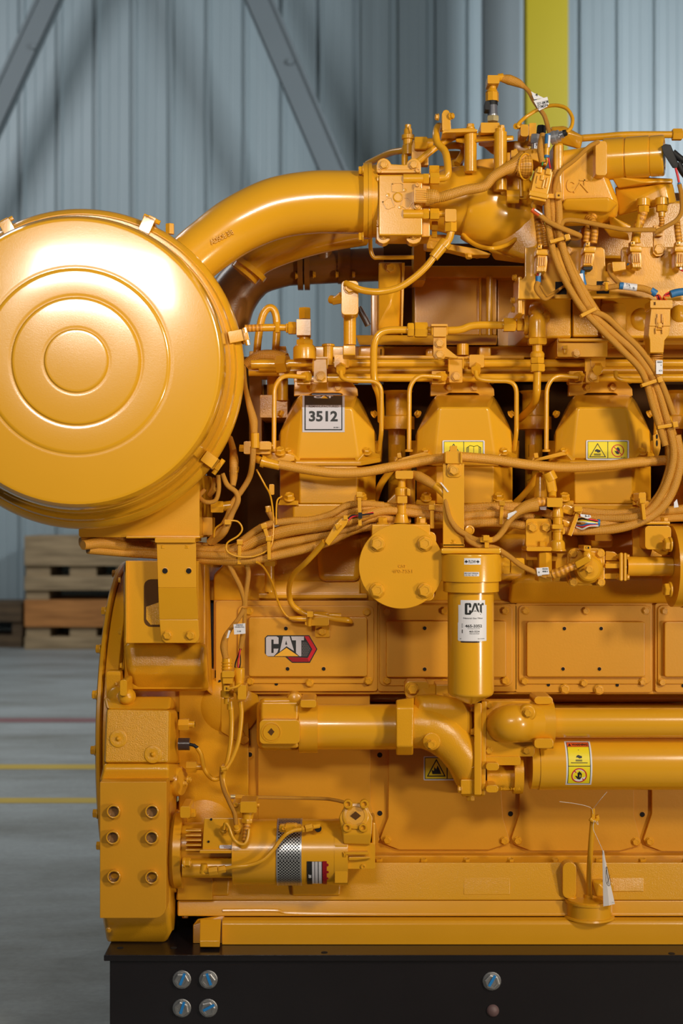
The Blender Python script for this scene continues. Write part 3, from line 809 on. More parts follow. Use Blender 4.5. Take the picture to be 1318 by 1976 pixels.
b = B('bore'); s_ = 26; b.hull([(1097 + sx * s_ * ca, 222 + sy_ * s_ * ca * .9, d) for sx, sy_, ca in ((0, -1, 1.1), (1, 0, 1.2), (0, 1, 1.1), (-1, 0, 1.2)) for d in (-.0185, -.016)], 0); b.done('square_socket', rv)
bolts([(1052, 150), (1147, 150), (1048, 286), (1140, 286)], -.018, 27, rv, kind='socket'); bolt(1032, 445, -.012, 18, rv, kind='hex', ax=(-.8, -.6, 0))
# =====================================================================  LOWER BLOCK, PAN, PIPES
# ---- inspection covers of the crankcase
V(480, 1330, 2.535)
hp = []
b = B('paint_matte'); b.prism([(46, -30), (592, -30), (596, 560), (640, 735), (630, 755), (560, 790), (46, 790)], .227, .24, .001)
cv = [b.done('inspection_cover', E)]
V(700, 1500, 2.1327)
for P in ([(108, -260), (105, 165), (72, 250), (82, 272), (150, 298), (520, 298), (600, 272), (605, 260), (577, 165), (570, 50), (570, -260)],
          [(645, -260), (645, 150), (612, 250), (620, 275), (690, 302), (1060, 302), (1140, 280), (1145, 265), (1117, 160), (1113, -260)],
          [(1190, -260), (1190, 150), (1155, 255), (1165, 280), (1230, 304), (1700, 306), (1700, -260)]):
    b = B('paint_matte'); b.prism(P, .224, .24, .0015); cv.append(b.done('inspection_cover', E))
for c_, L in zip(cv[1:], ([(100, 257), (582, 260)], [(637, 260), (1123, 264)], [(1180, 263)])): bolts(L, .224, 18, c_)
for i, (x, y) in enumerate(((70, 148), (608, 150), (1150, 153), (70, -92), (608, -92))):
    b = B('paint_matte'); hole(b, x, y, .235, 10); b.done('tapped_hole', E)
V(480, 1330, 2.535)
b = B('paint_matte'); hole(b, 5, 320, .22, 11); b.done('tapped_hole', E)
# ---- oil pan
V()
b = B('paint'); b.box(430, 1651, 1500, 1667, .205, .5, .003); b.box(345, 1655, 520, 1668, .15, .5, .002); pf = b.done('pan_flange', E)
V(700, 1500, 2.1327)
for x in (65, 250, 427, 608, 790, 970, 1150, 1330): bolt(x, 352, .142, 19, pf, ax=(0, -.15, 1), hs=1.3)
V()
b = B('paint_cast'); b.hull([(340, 1664, .12), (1500, 1664, .12), (340, 1737, .10), (1500, 1737, .10), (340, 1664, .5), (1500, 1664, .5), (340, 1737, .5), (1500, 1737, .5)], .003)
for x0, x1 in ((345, 445), (560, 660), (1092, 1110)):
    b.hull([(x0, 1668, .105), (x1, 1668, .105), (x0 + 4, 1728, .095), (x1 - 4, 1728, .095), (x0 - 5, 1668, .2), (x1 + 5, 1668, .2), (x0, 1732, .2), (x1, 1732, .2)], .004, 3)
pan = b.done('oil_pan', E)
b = B('paint'); b.box(342, 1652, 410, 1737, .085, .3, .002); b.done('pan_side_plate', E)
for (x0, x1, y1) in ((895, 984, 1726), (1168, 1242, 1720)):
    b = B('paint_cast'); b.hull([(x0, 1694, .1115), (x1, 1694, .1115), (x0, y1, .1015), (x1, y1, .1015), (x0, 1694, .14), (x1, 1694, .14), (x0, y1, .14), (x1, y1, .14)], .001); b.done('pan_side_plate', pan)
b = B('paint'); b.hull([(343, 1737, .105), (1500, 1737, .105), (343, 1768, .095), (1500, 1768, .095), (343, 1737, .5), (343, 1768, .5), (1500, 1737, .5), (1500, 1768, .5)], .003)
b.tube([(430, 1757, .10), (530, 1757, .10), (560, 1762, .10), (700, 1764, .10), (1000, 1764, .10), (1500, 1764, .10)], 4, n=8); b.done('pan_skirt', E)
V(160, 1600, 3.295)
b = B('paint'); b.hull([(600, 455, .105), (730, 455, .105), (720, 520, .10), (690, 550, .10), (600, 550, .10), (600, 455, .4), (730, 455, .4), (600, 550, .4), (700, 550, .4)], .003); ml = b.done('pan_lug', E)
bolt(650, 548, .12, 24, ml, ax=(0, -.3, -1))
# mounting rail foot
V()
yb = 1823
b = B('paint')
PR = [(.30, 1764), (.155, 1766), (.09, 1770), (.075, 1776), (.070, 1784), (.070, yb), (.30, yb)]
def extr(b, x0, x1, prof, bev=.002):
    bm = bmesh.new(); A = []; Bv = []
    # profile taken at the picture column of x0, extruded along world x
    xa = pt(x0, 1800, .07).x; xb = pt(x1, 1800, .07).x
    for d, y in prof:
        p = pt(659, y, d); A.append(bm.verts.new((xa, d, p.z))); Bv.append(bm.verts.new((xb, d, p.z)))
    n = len(A); bm.faces.new(A); bm.faces.new(Bv[::-1])
    for i in range(n): bm.faces.new((A[i], Bv[i], Bv[(i + 1) % n], A[(i + 1) % n]))
    bmesh.ops.recalc_face_normals(bm, faces=bm.faces); return b.bm(bm, bev)
extr(b, 428, 1500, PR); fr_ = b.done('foot_rail', E, ang=30)
V(160, 1600, 3.295)
b = B('paint')
b.hull([(745, 572, .07), (878, 572, .07), (745, 750, .035), (870, 750, .035), (742, 712, .035), (870, 712, .035), (745, 572, .2), (885, 572, .2), (745, 735, .2), (885, 735, .2)], .0015)
b.hull([(700, 610, .09), (730, 570, .10), (900, 545, .10), (700, 730, .08), (900, 730, .08), (700, 610, .25), (900, 545, .25), (700, 730, .25), (900, 730, .25)], .002)
b.done('foot_pad', E)
# ---- dipstick cup, tube and tag
V(700, 1500, 2.1327)
b = B('paint'); b.lathe((932, 570, .10), (0, -.0, 1), [(104, -2), (100, 5), (94, 7), (94, 60), (100, 60), (100, 68), (95, 68), (95, 72), (90, 75), (20, 75)], 48)
cup = b.done('filler_cup', E)
b = B('paint'); b.tube([(932, 496, .10), (932, 400, .09), (938, 290, .07), (947, 175, .06)], 11.5, n=16); b.cyl((930, 505, .10), (931, 482, .10), 20); b.tube([(935, 170, .05), (950, 180, .05), (966, 172, .06), (962, 156, .06)], 9)
b.rbox(943, 127, 956, 178, 5, .05, .065, .001); b.done('dipstick_tube', E)
bolt(858, 492, .10, 22, cup, ax=(0, -.2, 1))
b = B('paint_cast'); b.rbox(822, 350, 880, 500, 25, .09, .12, .006); b.hull([(940, 420, .10), (1000, 420, .10), (975, 440, .085), (960, 490, .09), (1020, 490, .09), (960, 490, .12), (1010, 420, .12)], .003); b.lathe((1003, 452, .095), (0, -1, 0), [(32, 0), (30, 6), (24, 8), (.1, 8)], 20); b.done('pan_boss', E)
tag = None
b = B('paper'); n = 10; rows = []
for q in range(n + 1):
    t = q / n; y = 300 + 225 * t; xm = 992 + 0 * t; xl_ = 986 + 4 * t; xr_ = 992 + 46 * t ** 1.1
    dd = .03 + .012 * math.sin(t * 2.5)
    rows.append([pt(xl_, y + (6 * t), dd), pt((xl_ + xr_) / 2 + 1, y + 2, dd - .004 * t), pt(xr_, y - 4 * t, dd + .006 * t)])
vs = [p for r in rows for p in r] + [p + Vector((0, .0006, 0)) for r in rows for p in r]; m_ = 3 * (n + 1); fs = []
for q in range(n):
    for c in range(2):
        a = q * 3 + c; fs.append([a, a + 1, a + 4, a + 3]); fs.append([m_ + a, m_ + a + 3, m_ + a + 4, m_ + a + 1])
    fs += [[q * 3, q * 3 + 3, m_ + q * 3 + 3, m_ + q * 3], [q * 3 + 2, m_ + q * 3 + 2, m_ + q * 3 + 5, q * 3 + 5]]
fs += [[0, m_, m_ + 1, 1], [1, m_ + 1, m_ + 2, 2], [m_ - 3, m_ - 2, 2 * m_ - 2, 2 * m_ - 3], [m_ - 2, m_ - 1, 2 * m_ - 1, 2 * m_ - 2]]
b.raw(vs, fs)
b.mat('ink'); 
def tline(P, r): b.tube([(x, y, .03 + .012 * math.sin((y - 300) / 225 * 2.5) - .003 * (y - 300) / 225 - .0005) for x, y in P], r, n=6)
tline([(1004, 368), (1001, 400), (1003, 432), (1012, 446), (1019, 440), (1020, 425), (1014, 405), (1006, 368)], .9)
tline([(1002, 372), (1008, 410), (1014, 440)], .9); tline([(1018, 402), (1010, 425), (1005, 440)], .7)
b.text('PULL', 1026, 513, 1036, 516, .033, .0003)
tagt = thing('paper_tag', pt(950, 180, .05), 'white paper hang tag wired to the dipstick tube', 'tag')
b.done('tag_card', tagt)
b = B('white_wire')
for P in ([(953, 178, .045), (948, 210, .04), (965, 250, .035), (985, 295, .03), (992, 318, .03)], [(955, 178, .045), (968, 195, .04), (966, 180, .045)], [(948, 150, .05), (938, 125, .03), (885, 110, .02), (810, 100, .015)], [(948, 130, .05), (975, 95, .02), (1005, 60, .01)]):
    b.tube(P, .9, n=6)
b.done('tie_wire', tagt)

# ---- upper water pipe and left elbow
V(480, 1330, 2.535); PD = .12
b = B('paint'); 
b.hull([(60,44,.10),(245,42,.10),(60,298,.10),(245,300,.10),(38,80,.12),(38,265,.12),(60,44,.2),(245,42,.2),(60,298,.2),(245,300,.2),(38,80,.2),(38,265,.2)], .008, 3); b.hull([(60, 60, .07), (240, 60, .07), (60, 290, .07), (240, 290, .07), (45, 80, .12), (45, 270, .12), (250, 70, .08), (250, 280, .08)], .01, 3)
b.rbox(52, 150, 250, 268, 22, .048, .09, .003); b.lathe((225, 48, .12), (0, -1, 0), [(40, 0), (34, 40), (20, 46), (.1, 48)], 20)
el = b.done('pipe_elbow', E)
b = B('paint'); b.lathe((110, 210, .048), (0, -1, 0), [(50, 0), (50, 3), (44, 4), (43, 1), (40, 1), (39, 5), (.1, 5)], 36); b.mat('bore').hull([(x, y, d) for x, y in ((110, 190), (126, 208), (110, 228), (92, 210)) for d in (.0455, .048)], 0); pl = b.done('drain_plug', el)
b = B('paint'); b.cyl((248, 183, PD), (338, 183, PD), 128, n=48); b.cyl((244, 183, PD), (250, 183, PD), 120, 128, n=48)
b.rbox(252, 52, 330, 90, 12, .05, .15, .003); b.done('pipe_collar', E)
b = B('paint_smooth'); b.cyl((336, 184, PD), (725, 184, PD), 110, n=64); b.done('water_pipe', E)
# water housing casting
b = B('paint_cast')
b.hull([(720, 52, .06), (808, 40, .06), (805, 322, .06), (720, 322, .06), (720, 90, .03), (808, 90, .03), (805, 280, .03), (720, 280, .03), (720, 52, .2), (808, 40, .2), (805, 322, .2), (720, 322, .2)], .004, 3)
b.hull([(806, 30, .06), (905, 20, .06), (1095, 60, .07), (1095, 200, .06), (1100, 300, .07), (806, 285, .07), (850, 80, .045), (1090, 90, .045), (1090, 200, .045), (830, 260, .05),  (806, 30, .2), (1095, 60, .2), (1100, 300, .2), (806, 285, .2)], .012, 3)
b.tube([(790, 175, .085), (880, 180, .08), (980, 240, .075), (1050, 330, .075), (1085, 440, .085)], [112, 116, 108, 98, 76], n=40, seg=8)
b.hull([(1035, 440, .04), (1105, 440, .04), (1105, 515, .04), (1035, 515, .04), (1035, 440, .2), (1105, 440, .2), (1105, 515, .2), (1035, 515, .2)], .004)
b.lathe((895, 255, .03), (0, -1, 0), [(46, -10), (42, 6), (34, 8), (.1, 8)], 24)
wh = b.done('water_housing', E)
V(700, 1120, 3.661)
b = B('paint'); b.rbox(298, 712, 470, 832, 34, .085, .14, .003); b.hull([(400, 735, .09), (515, 735, .09), (515, 900, .06), (300, 830, .09), (515, 735, .16), (300, 830, .16), (515, 900, .16), (400, 735, .16)], .002); b.done('housing_lug', wh)
bolt(352, 765, .083, 44, wh)
b = B('paint'); b.prism([(516, 735), (760, 735), (760, 900), (516, 900)], .075, .15, .003); b.prism([(535, 890), (760, 890), (760, 905), (520, 905)], .055, .1, .002)
for i, (s_, x0, x1) in enumerate((('7N', 572, 612), ('101-7006', 555, 745), ('KN NIU 22 D', 555, 760))):
    b.text(s_, x0, 797 + 38 * i, x1, 828 + 38 * i, .0745, .003, .02)
b.done('cast_lettering', wh)
bolt(484, 1158, .012, 38, wh, hs=1.2)
V(480, 1330, 2.535)
b = B('paint'); b.hull([(1102, 66, .03), (1140, 66, .03), (1102, 518, .03), (1140, 518, .03), (1102, 66, .2), (1140, 66, .2), (1102, 518, .2), (1140, 518, .2)], .003)
b.hull([(1138, 60, .035), (1165, 58, .035), (1138, 520, .04), (1158, 520, .04), (1138, 60, .2), (1165, 58, .2), (1138, 520, .2), (1158, 520, .2)], .003); b.hull([(1040, 505, .05), (1150, 505, .05), (1040, 524, .06), (1150, 524, .06), (1040, 505, .15), (1150, 524, .15)], .003)
ff_ = b.done('flange_pair', E)
for x, y in ((1102, 92), (1104, 207), (1104, 376), (1040, 488)): bolt(x, y, .045, 20, ff_, ax=(-1, -.12, 0), hs=1.2)
bolt(1085, 522, .07, 24, ff_, ax=(0, -.2, -1), hs=1.3)
# square flange and elbow to the right
V(700, 1120, 3.661)
b = B('paint'); b.rbox(846, 850, 1215, 1245, 26, .045, .075, .003); sq = b.done('square_flange', E)
b = B('paint')
b.tube([(985, 1020, .10), (995, 1018, .045), (1050, 1010, .015), (1120, 1006, .03), (1230, 1004, .05)], [110, 126, 134, 136, 138], n=40)
b.lathe((1165, 935, -.005), (0, -1, 0), [(64, -30), (60, 0), (52, 10), (46, 12), (.1, 12)], 28); b.done('outlet_elbow', E)
bolts([(890, 877), (892, 1200), (1155, 1200)], .045, 30, sq); bolt(1165, 935, -.016, 34, sq)
V(978, 1140, 3.876)
b = B('paint'); b.cyl((205, 985, .055), (345, 985, .055), 158, n=48); b.rbox(205, 790, 338, 850, 30, .03, .1, .005); b.rbox(205, 1105, 348, 1178, 28, -.0, .09, .006)
b.cyl((205, 1142, .02), (345, 1142, .02), 38, n=24); b.rbox(205, 790, 345, 1170, 30, .04, .12, .004); b.done('pipe_collar', E)
b = B('paint_smooth'); b.cyl((345, 985, .065), (2200, 985, .065), 110, n=72); b.done('water_pipe', E)
b = B('paint_smooth'); b.cyl((230, 1292, .10), (2200, 1292, .10), 194, n=96); b.cyl((170, 1292, .10), (236, 1292, .10), 188, n=96); co = b.done('oil_cooler', E)
V(480, 1330, 2.535)
b = B('paint_cast'); b.cyl((1160, 430, .10), (1330, 430, .10), 66, n=40); b.rbox(1160, 360, 1225, 398, 16, .02, .08, .004); b.rbox(1160, 470, 1222, 506, 16, .02, .08, .004); b.rbox(1150, 330, 1330, 372, 8, .04, .1, .003)
b.cyl((1290, 410, .10), (1335, 410, .10), 100, n=40)
b.text('3400-14 1R', 1232, 480, 1330, 492, .042, .003); b.done('cooler_bonnet', E)
# warning decal on the cooler
V(978, 1140, 3.876)
crad = R(194, .10); cz_ = pt(0, 1292, .10).z; ff2 = .10 - crad
def ay(y, yc=1292, rr=194.0):
    d = max(-.999, min(.999, (y - yc) / rr)); return yc + rr * math.asin(d)
# the picture rows are seen on the barrel; a thin curved sticker
b = B('label_white'); b.bumpcyl(cz_, .10, crad, 'x', ff2)
KX = (D0 + ff2) / (D0 + .10)
x0, x1 = 446, 640; y0, y1 = ay(1128), ay(1448); 
def ry(t): return y0 + (y1 - y0) * t
b.grid(x0, y0, x1, y1, ff2, .0004, 1, 20)
b.mat('ink').grid(x0 + 12, ry(.04), x1 - 12, ry(.96), ff2, .0005, 1, 20)
b.mat('decal_orange').grid(x0 + 17, ry(.05), x1 - 17, ry(.165), ff2, .0007, 1, 4)
b.mat('decal_yellow').grid(x0 + 17, ry(.175), x1 - 17, ry(.565), ff2, .0007, 1, 10); b.grid(x0 + 17, ry(.58), x1 - 17, ry(.95), ff2, .0007, 1, 10)
b.mat('ink').text('WARNING', x0 + 52, ry(.085), x1 - 22, ry(.145), ff2 - .0008, .0003, .03); 
b.poly([(x0 + 24, ry(.148)), (x0 + 36, ry(.08)), (x0 + 48, ry(.148))], ff2 - .0007, .0004)
def tri_hot(b, cx, cy, w, d, base='decal_yellow'):
    b.mat('ink').line([(cx, cy - w * .48), (cx + w * .56, cy + w * .46), (cx - w * .56, cy + w * .46)], w * .05, d, .0003, True)
    b.poly([(cx - w * .18, cy - w * .02), (cx - w * .05, cy - w * .1), (cx + w * .22, cy + w * .0), (cx + w * .2, cy + w * .12), (cx + w * .02, cy + w * .16), (cx - w * .1, cy + w * .08), (cx - w * .2, cy + w * .1)], d, .0004)
    for q in range(3): b.line([(cx - w * .24, cy + w * (.25 + .05 * q)), (cx + w * .2, cy + w * (.25 + .05 * q))], w * .03, d, .0004)
def no_hand(b, cx, cy, r, d):
    b.mat('label_white').disc(cx, cy, r, d, .0002) if False else None
    b.mat('ink')
    b.poly([(cx - .18 * r, cy + .55 * r), (cx - .55 * r, cy + .05 * r), (cx - .45 * r, cy - .02 * r), (cx - .2 * r, cy + .15 * r), (cx - .25 * r, cy - .45 * r), (cx - .1 * r, cy - .45 * r), (cx - .05 * r, cy - .62 * r), (cx + .08 * r, cy - .62 * r), (cx + .1 * r, cy - .5 * r), (cx + .25 * r, cy - .48 * r), (cx + .3 * r, cy - .3 * r), (cx + .38 * r, cy - .25 * r), (cx + .3 * r, cy + .3 * r), (cx + .15 * r, cy + .6 * r)], d, .0003)
    b.mat('decal_red').ringp(cx, cy, r, r * .14, d, .0004); b.line([(cx - r * .68, cy - r * .68), (cx + r * .68, cy + r * .68)], r * .13, d, .0005)
tri_hot(b, (x0 + x1) / 2, ry(.38), 105, ff2 - .0007); b.mat('label_white').disc((x0 + x1) / 2, ry(.765), 52, ff2 - .0007, .0002); no_hand(b, (x0 + x1) / 2, ry(.765), 54, ff2 - .0009)
b.done('warning_sticker', co, 'yellow and white warning sticker with hot hand symbols')
# yellow fire sticker behind the housing
V(480, 1330, 2.535); dd = .224
b = B('label_white'); b.rbox(855, 328, 1110, 446, 6, dd - .0005, dd, 0); b.mat('ink').rbox(861, 334, 1106, 440, 2, dd - .0008, dd - .0003, 0)
b.mat('decal_yellow').box(864, 337, 968, 437, dd - .0011, dd - .0006, 0); b.box(973, 337, 1103, 437, dd - .0011, dd - .0006, 0)
b.mat('ink').line([(918, 345), (960, 425), (875, 425)], 5, dd - .0011, .0003, True)
b.poly([(898, 415), (895, 395), (906, 400), (908, 380), (917, 392), (924, 372), (932, 390), (936, 400), (942, 415)], dd - .0011, .0003); b.line([(1000, 350), (1000, 430), (1080, 430)], 6, dd - .0011)
b.done('warning_sticker', cv[1], 'yellow flammable warning sticker')
# dark gallery behind the pipes
V(978, 1140, 3.876)
b = B('paint'); b.tube([(-1900, 800, .32), (1500, 800, .32)], 34, n=20, mode='l'); b.done('gallery_pipe', E)

# =====================================================================  SIDE COVERS
V()
b = B('paint_matte'); b.box(412, 1158, 1500, 1340, .21, .6, .003); b.done('block_side', E)
V(400, 1060, 3.661)
def cover(fl, fr, pn, bl, hl, d=.20, name='side_cover'):
    x0, y0, x1, y1 = fl
    b = B('paint_matte'); b.rbox(x0, y0, x1, y1, 22, d, .215, .0015)
    x0, y0, x1, y1 = fr
    c = b.done(name, E)
    b = B('paint_matte'); b.rbox(x0, y0, x1, y1, 40, d - .005, d + .002, .002); 
    X0, Y0, X1, Y1 = pn
    b.rbox(X0, Y0, X1, Y1, 18, d - .020, d + .002, .003, 5); b.done('raised_panel', c)
    for x, y in bl: bolt(x, y, d - .005, 30, c)
    for x, y in hl:
        b = B('paint_matte'); hole(b, x, y, d - .020 if (X0 < x < X1 and Y0 < y < Y1) else d, 12.5); b.done('tapped_hole', c)
    return c
c1 = cover((60, 362, 1203, 1003), (215, 398, 1178, 948), (292, 478, 1130, 900), [(295, 437), (1127, 443), (1137, 930), (722, 943), (303, 930)], [(555, 560), (567, 845), (822, 845), (90, 935), (487, 950)])
V(700, 1120, 3.661)
c2 = cover((105, 165, 1090, 785), (118, 172, 1058, 745), (165, 287, 1015, 685), [(172, 218), (575, 215), (1005, 215), (172, 708), (575, 720), (1005, 708)], [(437, 338), (437, 628)])
V(978, 1140, 3.876)
c3 = cover((62, 92, 1090, 760), (90, 108, 1080, 698), (150, 232, 1035, 645), [(140, 150), (590, 150), (1040, 150), (130, 675), (575, 690), (1015, 680)], [(430, 283), (705, 283), (420, 585), (692, 585), (310, 703), (825, 705)])
c4 = cover((1110, 92, 2100, 760), (1130, 108, 2090, 698), (1180, 232, 2040, 645), [(1180, 152), (1160, 683)], [(1318, 710)])
bolts([(435, 735), (690, 740)], .196, 38, c3, hs=.6)
V(400, 1060, 3.661)
b = B('paint')
b.box(362, 312, 1130, 345, .19, .24, .002); b.hull([(430, 220, .20), (1080, 220, .20), (430, 315, .19), (1080, 315, .19), (430, 220, .26), (1080, 220, .26), (430, 315, .26), (1080, 315, .26)], .003)
b.box(-10, 225, 365, 362, .23, .3, .003); b.done('deck_ledge', E)
b = B('paint_cast'); b.prism([(478, 215), (520, 165), (610, 155), (900, 170), (930, 150), (1080, 170), (1080, 215), (905, 230), (900, 222)], .215, .25, .003); bb_ = b.done('deck_casting', E)
bolt(580, 190, .215, 26, bb_); 
for x, y in ((693, 202), (950, 202)): b = B('paint'); hole(b, x, y, .213, 10); b.done('tapped_hole', bb_)
# brand badge (hexagon and letters)
V(400, 1060, 3.661); dd = .18
def chamf(x0, y0, x1, y1, c, tl=1, tr=1, br=1, bl=1):
    P = []
    P += [(x0, y0 + c), (x0 + c, y0)] if tl else [(x0, y0)]
    P += [(x1 - c, y0), (x1, y0 + c)] if tr else [(x1, y0)]
    P += [(x1, y1 - c), (x1 - c, y1)] if br else [(x1, y1)]
    P += [(x0 + c, y1), (x0, y1 - c)] if bl else [(x0, y1)]
    return P
b = B('ink')
b.poly([(407, 625), (425, 607), (720, 607), (778, 705), (725, 802), (600, 802), (552, 760), (430, 758), (407, 735)], dd, .0008)
b.mat('decal_red').poly([(685, 613), (716, 613), (770, 705), (720, 795), (600, 795), (565, 760), (710, 768), (742, 706)], dd - .0006, .0004)
b.mat('decal_darkred').poly([(565, 760), (600, 795), (720, 795), (708, 770)], dd - .0009, .0002)
b.mat('ink_grey').poly([(668, 655), (700, 655), (730, 706), (706, 755), (668, 755)], dd - .0008, .0003)
b.mat('ink')
for i in range(5):
    for j in range(8):
        x = 674 + 12 * i + (6 if j % 2 else 0); y = 662 + 12 * j
        if x < 728 - abs(y - 706) * .45: b.disc(x, y, 4.4, dd - .0010, .0003, 6)
def cat_word(b, X, Y, W_, H_, d, letter, ink, tri, th=.0004):
    f = lambda P: [(X + W_ * x, Y + H_ * y) for x, y in P]
    b.mat(letter)
    b.poly(f([(.05, 0), (.28, 0), (.33, .07), (.33, .38), (.2, .38), (.2, .16), (.14, .16), (.14, .84), (.2, .84), (.2, .62), (.33, .62), (.3, .8), (.2, 1), (.05, 1), (0, .93), (0, .07)]), d, th)
    b.poly(f([(.45, 0), (.62, 0), (.74, .74), (.54, .5), (.36, .78)]), d, th)
    b.poly(f([(.66, 0), (1, 0), (1, .2), (.93, .2), (.93, 1), (.88, 1), (.79, .84), (.79, .2), (.69, .2)]), d, th)
    b.mat(ink); b.poly(f([(.53, .2), (.56, .42), (.505, .42)]), d - th, th * .5)
    b.mat(tri); b.poly(f([(.54, .58), (.86, 1), (.22, 1)]), d - th * .3, th)
cat_word(b, 415, 615, 268, 140, dd - .0007, 'label_silver', 'ink', 'decal_gold')
b.done('brand_badge', c1, 'black, silver and red maker badge')
# =====================================================================  VALVE COVERS AND HEADS
V()
ff = .08
def valve_cover(cx):
    X = lambda p: [(cx + x, y, d) for x, y, d in p]
    b = B('paint_smooth')
    b.hull(X([(-93, 884, .115), (-58, 886, .089), (60, 886, .089), (93, 884, .115), (-91, 832, .120), (-48, 786, .086), (46, 786, .086), (91, 832, .120), (-94, 840, .16), (94, 840, .16), (-94, 884, .16), (94, 884, .16),
              (-62, 782, .14), (60, 782, .14), (-56, 764, .19), (56, 764, .19), (-46, 760, .24), (46, 760, .24), (-66, 775, .4), (66, 775, .4), (-96, 884, .4), (96, 884, .4)]), .005, 3)
    vc = b.done('valve_cover', E, ang=50)
    b = B('paint')
    b.hull(X([(-102, 884, .12), (-62, 890, .082), (64, 890, .082), (102, 884, .12), (-102, 892, .12), (-62, 899, .082), (64, 899, .082), (102, 892, .12), (-106, 850, .22), (106, 850, .22), (106, 892, .4), (-106, 892, .4)]), .002)
    for s in (-1, 1):
        b.hull(X([(s * 52, 884, .09), (s * 78, 868, .095), (s * 100, 876, .13), (s * 104, 890, .13), (s * 56, 892, .085), (s * 78, 890, .2), (s * 100, 890, .2), (s * 52, 885, .2)]), .004, 3)
    b.done('cover_flange', vc)
    for s in (-1, 1):
        V(); bolt(cx + s * 76, 874, .098, 9, vc, ax=(0, -.6, .8), hs=1.3)
        bolt(cx + s * 88, 800, .2, 7.5, vc, ax=(s * .7, -.5, .4), hs=1.3)
        V()
    # head below
    b = B('paint')
    b.hull(X([(-92, 899, .17), (-55, 899, .086), (57, 899, .086), (93, 899, .17), (-92, 968, .165), (-53, 972, .084), (57, 972, .084), (93, 968, .165), (-92, 899, .4), (93, 899, .4), (93, 968, .4), (-92, 968, .4)]), .003)
    b.hull(X([(-66, 972, .085), (75, 972, .085), (-66, 1012, .086), (75, 1012, .086), (-96, 970, .17), (98, 970, .17), (98, 1020, .17), (-96, 1020, .17), (-96, 970, .4), (98, 970, .4), (98, 1020, .4), (-96, 1020, .4)]), .004)
    b.hull(X([(-92, 964, .09), (-56, 966, .075), (-56, 975, .072), (-96, 975, .09), (-92, 964, .2), (-56, 966, .2), (-96, 975, .2)]), .002)
    b.hull(X([(92, 964, .09), (57, 966, .075), (57, 975, .072), (98, 975, .09), (92, 964, .2), (57, 966, .2), (98, 975, .2)]), .002)
    hd = b.done('cylinder_head', E)
    for s, xx in ((-1, -74), (1, 66)): bolt(cx + xx, 963, .082, 11, hd, ax=(0, -.5, .87), hs=1.4)
    return vc, hd
cov = [valve_cover(cx) for cx in (632, 896, 1163)]
valve_cover(1430)
# bracket plates above the covers
V(760, 600, 4.393)
def top_bracket(dx):
    b = B('paint'); b.prism([(315 + dx, 600), (800 + dx, 600), (850 + dx, 660), (855 + dx, 720), (730 + dx, 722), (715 + dx, 700), (690 + dx, 694), (470 + dx, 694), (440 + dx, 712), (310 + dx, 722)], .215, .235, .002)
    b.prism([(310 + dx, 560), (860 + dx, 560), (860 + dx, 610), (310 + dx, 610)], .225, .26, .002)
    o = b.done('rail_bracket', E); bolts([(470 + dx, 650), (683 + dx, 648)], .215, 36, o)
for dx in (-1158, 0, 1172): top_bracket(dx)
# backing between the heads, coloured dark for the shaded interior
V()
b = B('bore'); b.box(478, 742, 1500, 1170, .50, .9, 0); b.done('shade_backing', E)
b = B('paint_cast')
b.hull([(500, 1010, .25), (1500, 1010, .25), (412, 1110, .20), (1500, 1110, .20), (412, 1165, .215), (1500, 1165, .215), (500, 1010, .6), (1500, 1010, .6), (412, 1165, .6), (1500, 1165, .6)], .006); b.done('cylinder_block', E)
b = B('paint_cast')
for cx, r in ((655, 46), (735, 46), (980, 42), (1070, 46), (1185, 46)):
    b.hull([(cx - r, 1030, .21), (cx + r, 1030, .21), (cx - r + 8, 1120, .175), (cx + r - 8, 1120, .175), (cx - r, 1030, .3), (cx + r, 1030, .3), (cx - r, 1130, .3), (cx + r, 1130, .3)], .014, 4)
b.done_split('water_jacket', E)
b = B('paint_cast'); b.hull([(985, 1120, .15), (1300, 1112, .15), (980, 1164, .19), (1330, 1164, .19), (1040, 1100, .17), (1290, 1090, .17), (985, 1120, .3), (1300, 1112, .3), (1330, 1164, .3), (980, 1164, .3)], .01, 4)
b.done('block_shoulder', E)
for (x, w_, y0, y1, m) in ((768, 30, 752, 805, 0), (1032, 30, 752, 805, 0), (1302, 30, 752, 805, 0)):
    b = B('paint_cast'); b.lathe((x, y1, .33), (0, 0, 1), [(w_ + 2, -24), (w_ + 2, 0), (w_ - 6, 3), (w_ - 6, 44), (w_, 50)], 32); b.cyl((x - 2, y1 + 24, .36), (x - 2, 1000, .36), 17)
    b.lathe((x + 8, 930, .30), (0, -.3, 1), [(26, -40), (24, 0), (16, 6), (14, 20), (.1, 22)], 24); b.hexn((x + 17, 918, .27), (x + 17, 890, .27), 10)
    b.done('push_rod_housing', E)
for (x, y) in ((700, 915), (967, 915), (1232, 915), (764, 870), (1030, 870)):
    b = B('paint'); b.hexn((x, y + 14, .29), (x, y - 12, .29), 11); b.cyl((x, y + 30, .29), (x, y + 12, .29), 15); b.done('head_stud', E)
for P in ([(757, 905), (735, 935), (722, 972)], [(1040, 915), (1015, 950), (990, 975)], [(1310, 905), (1295, 935), (1270, 968)]):
    b = B('paint'); b.tube([(x, y, .16 + i * .02) for i, (x, y) in enumerate(P)], 6.5); b.done('drain_tube', E)
V(440, 560, 3.661)
b = B('paint_cast'); b.rbox(225, 740, 420, 900, 10, .3, .5, .006); b.cyl((350, 560, .34), (350, 760, .34), 75, n=28); b.cyl((385, 640, .30), (385, 780, .30), 40); b.rbox(215, 510, 370, 600, 12, .28, .4, .004); b.hull([(360, 480, .24), (430, 500, .24), (425, 560, .24), (380, 640, .24), (355, 600, .24), (360, 480, .3), (430, 500, .3), (380, 640, .3)], .003)
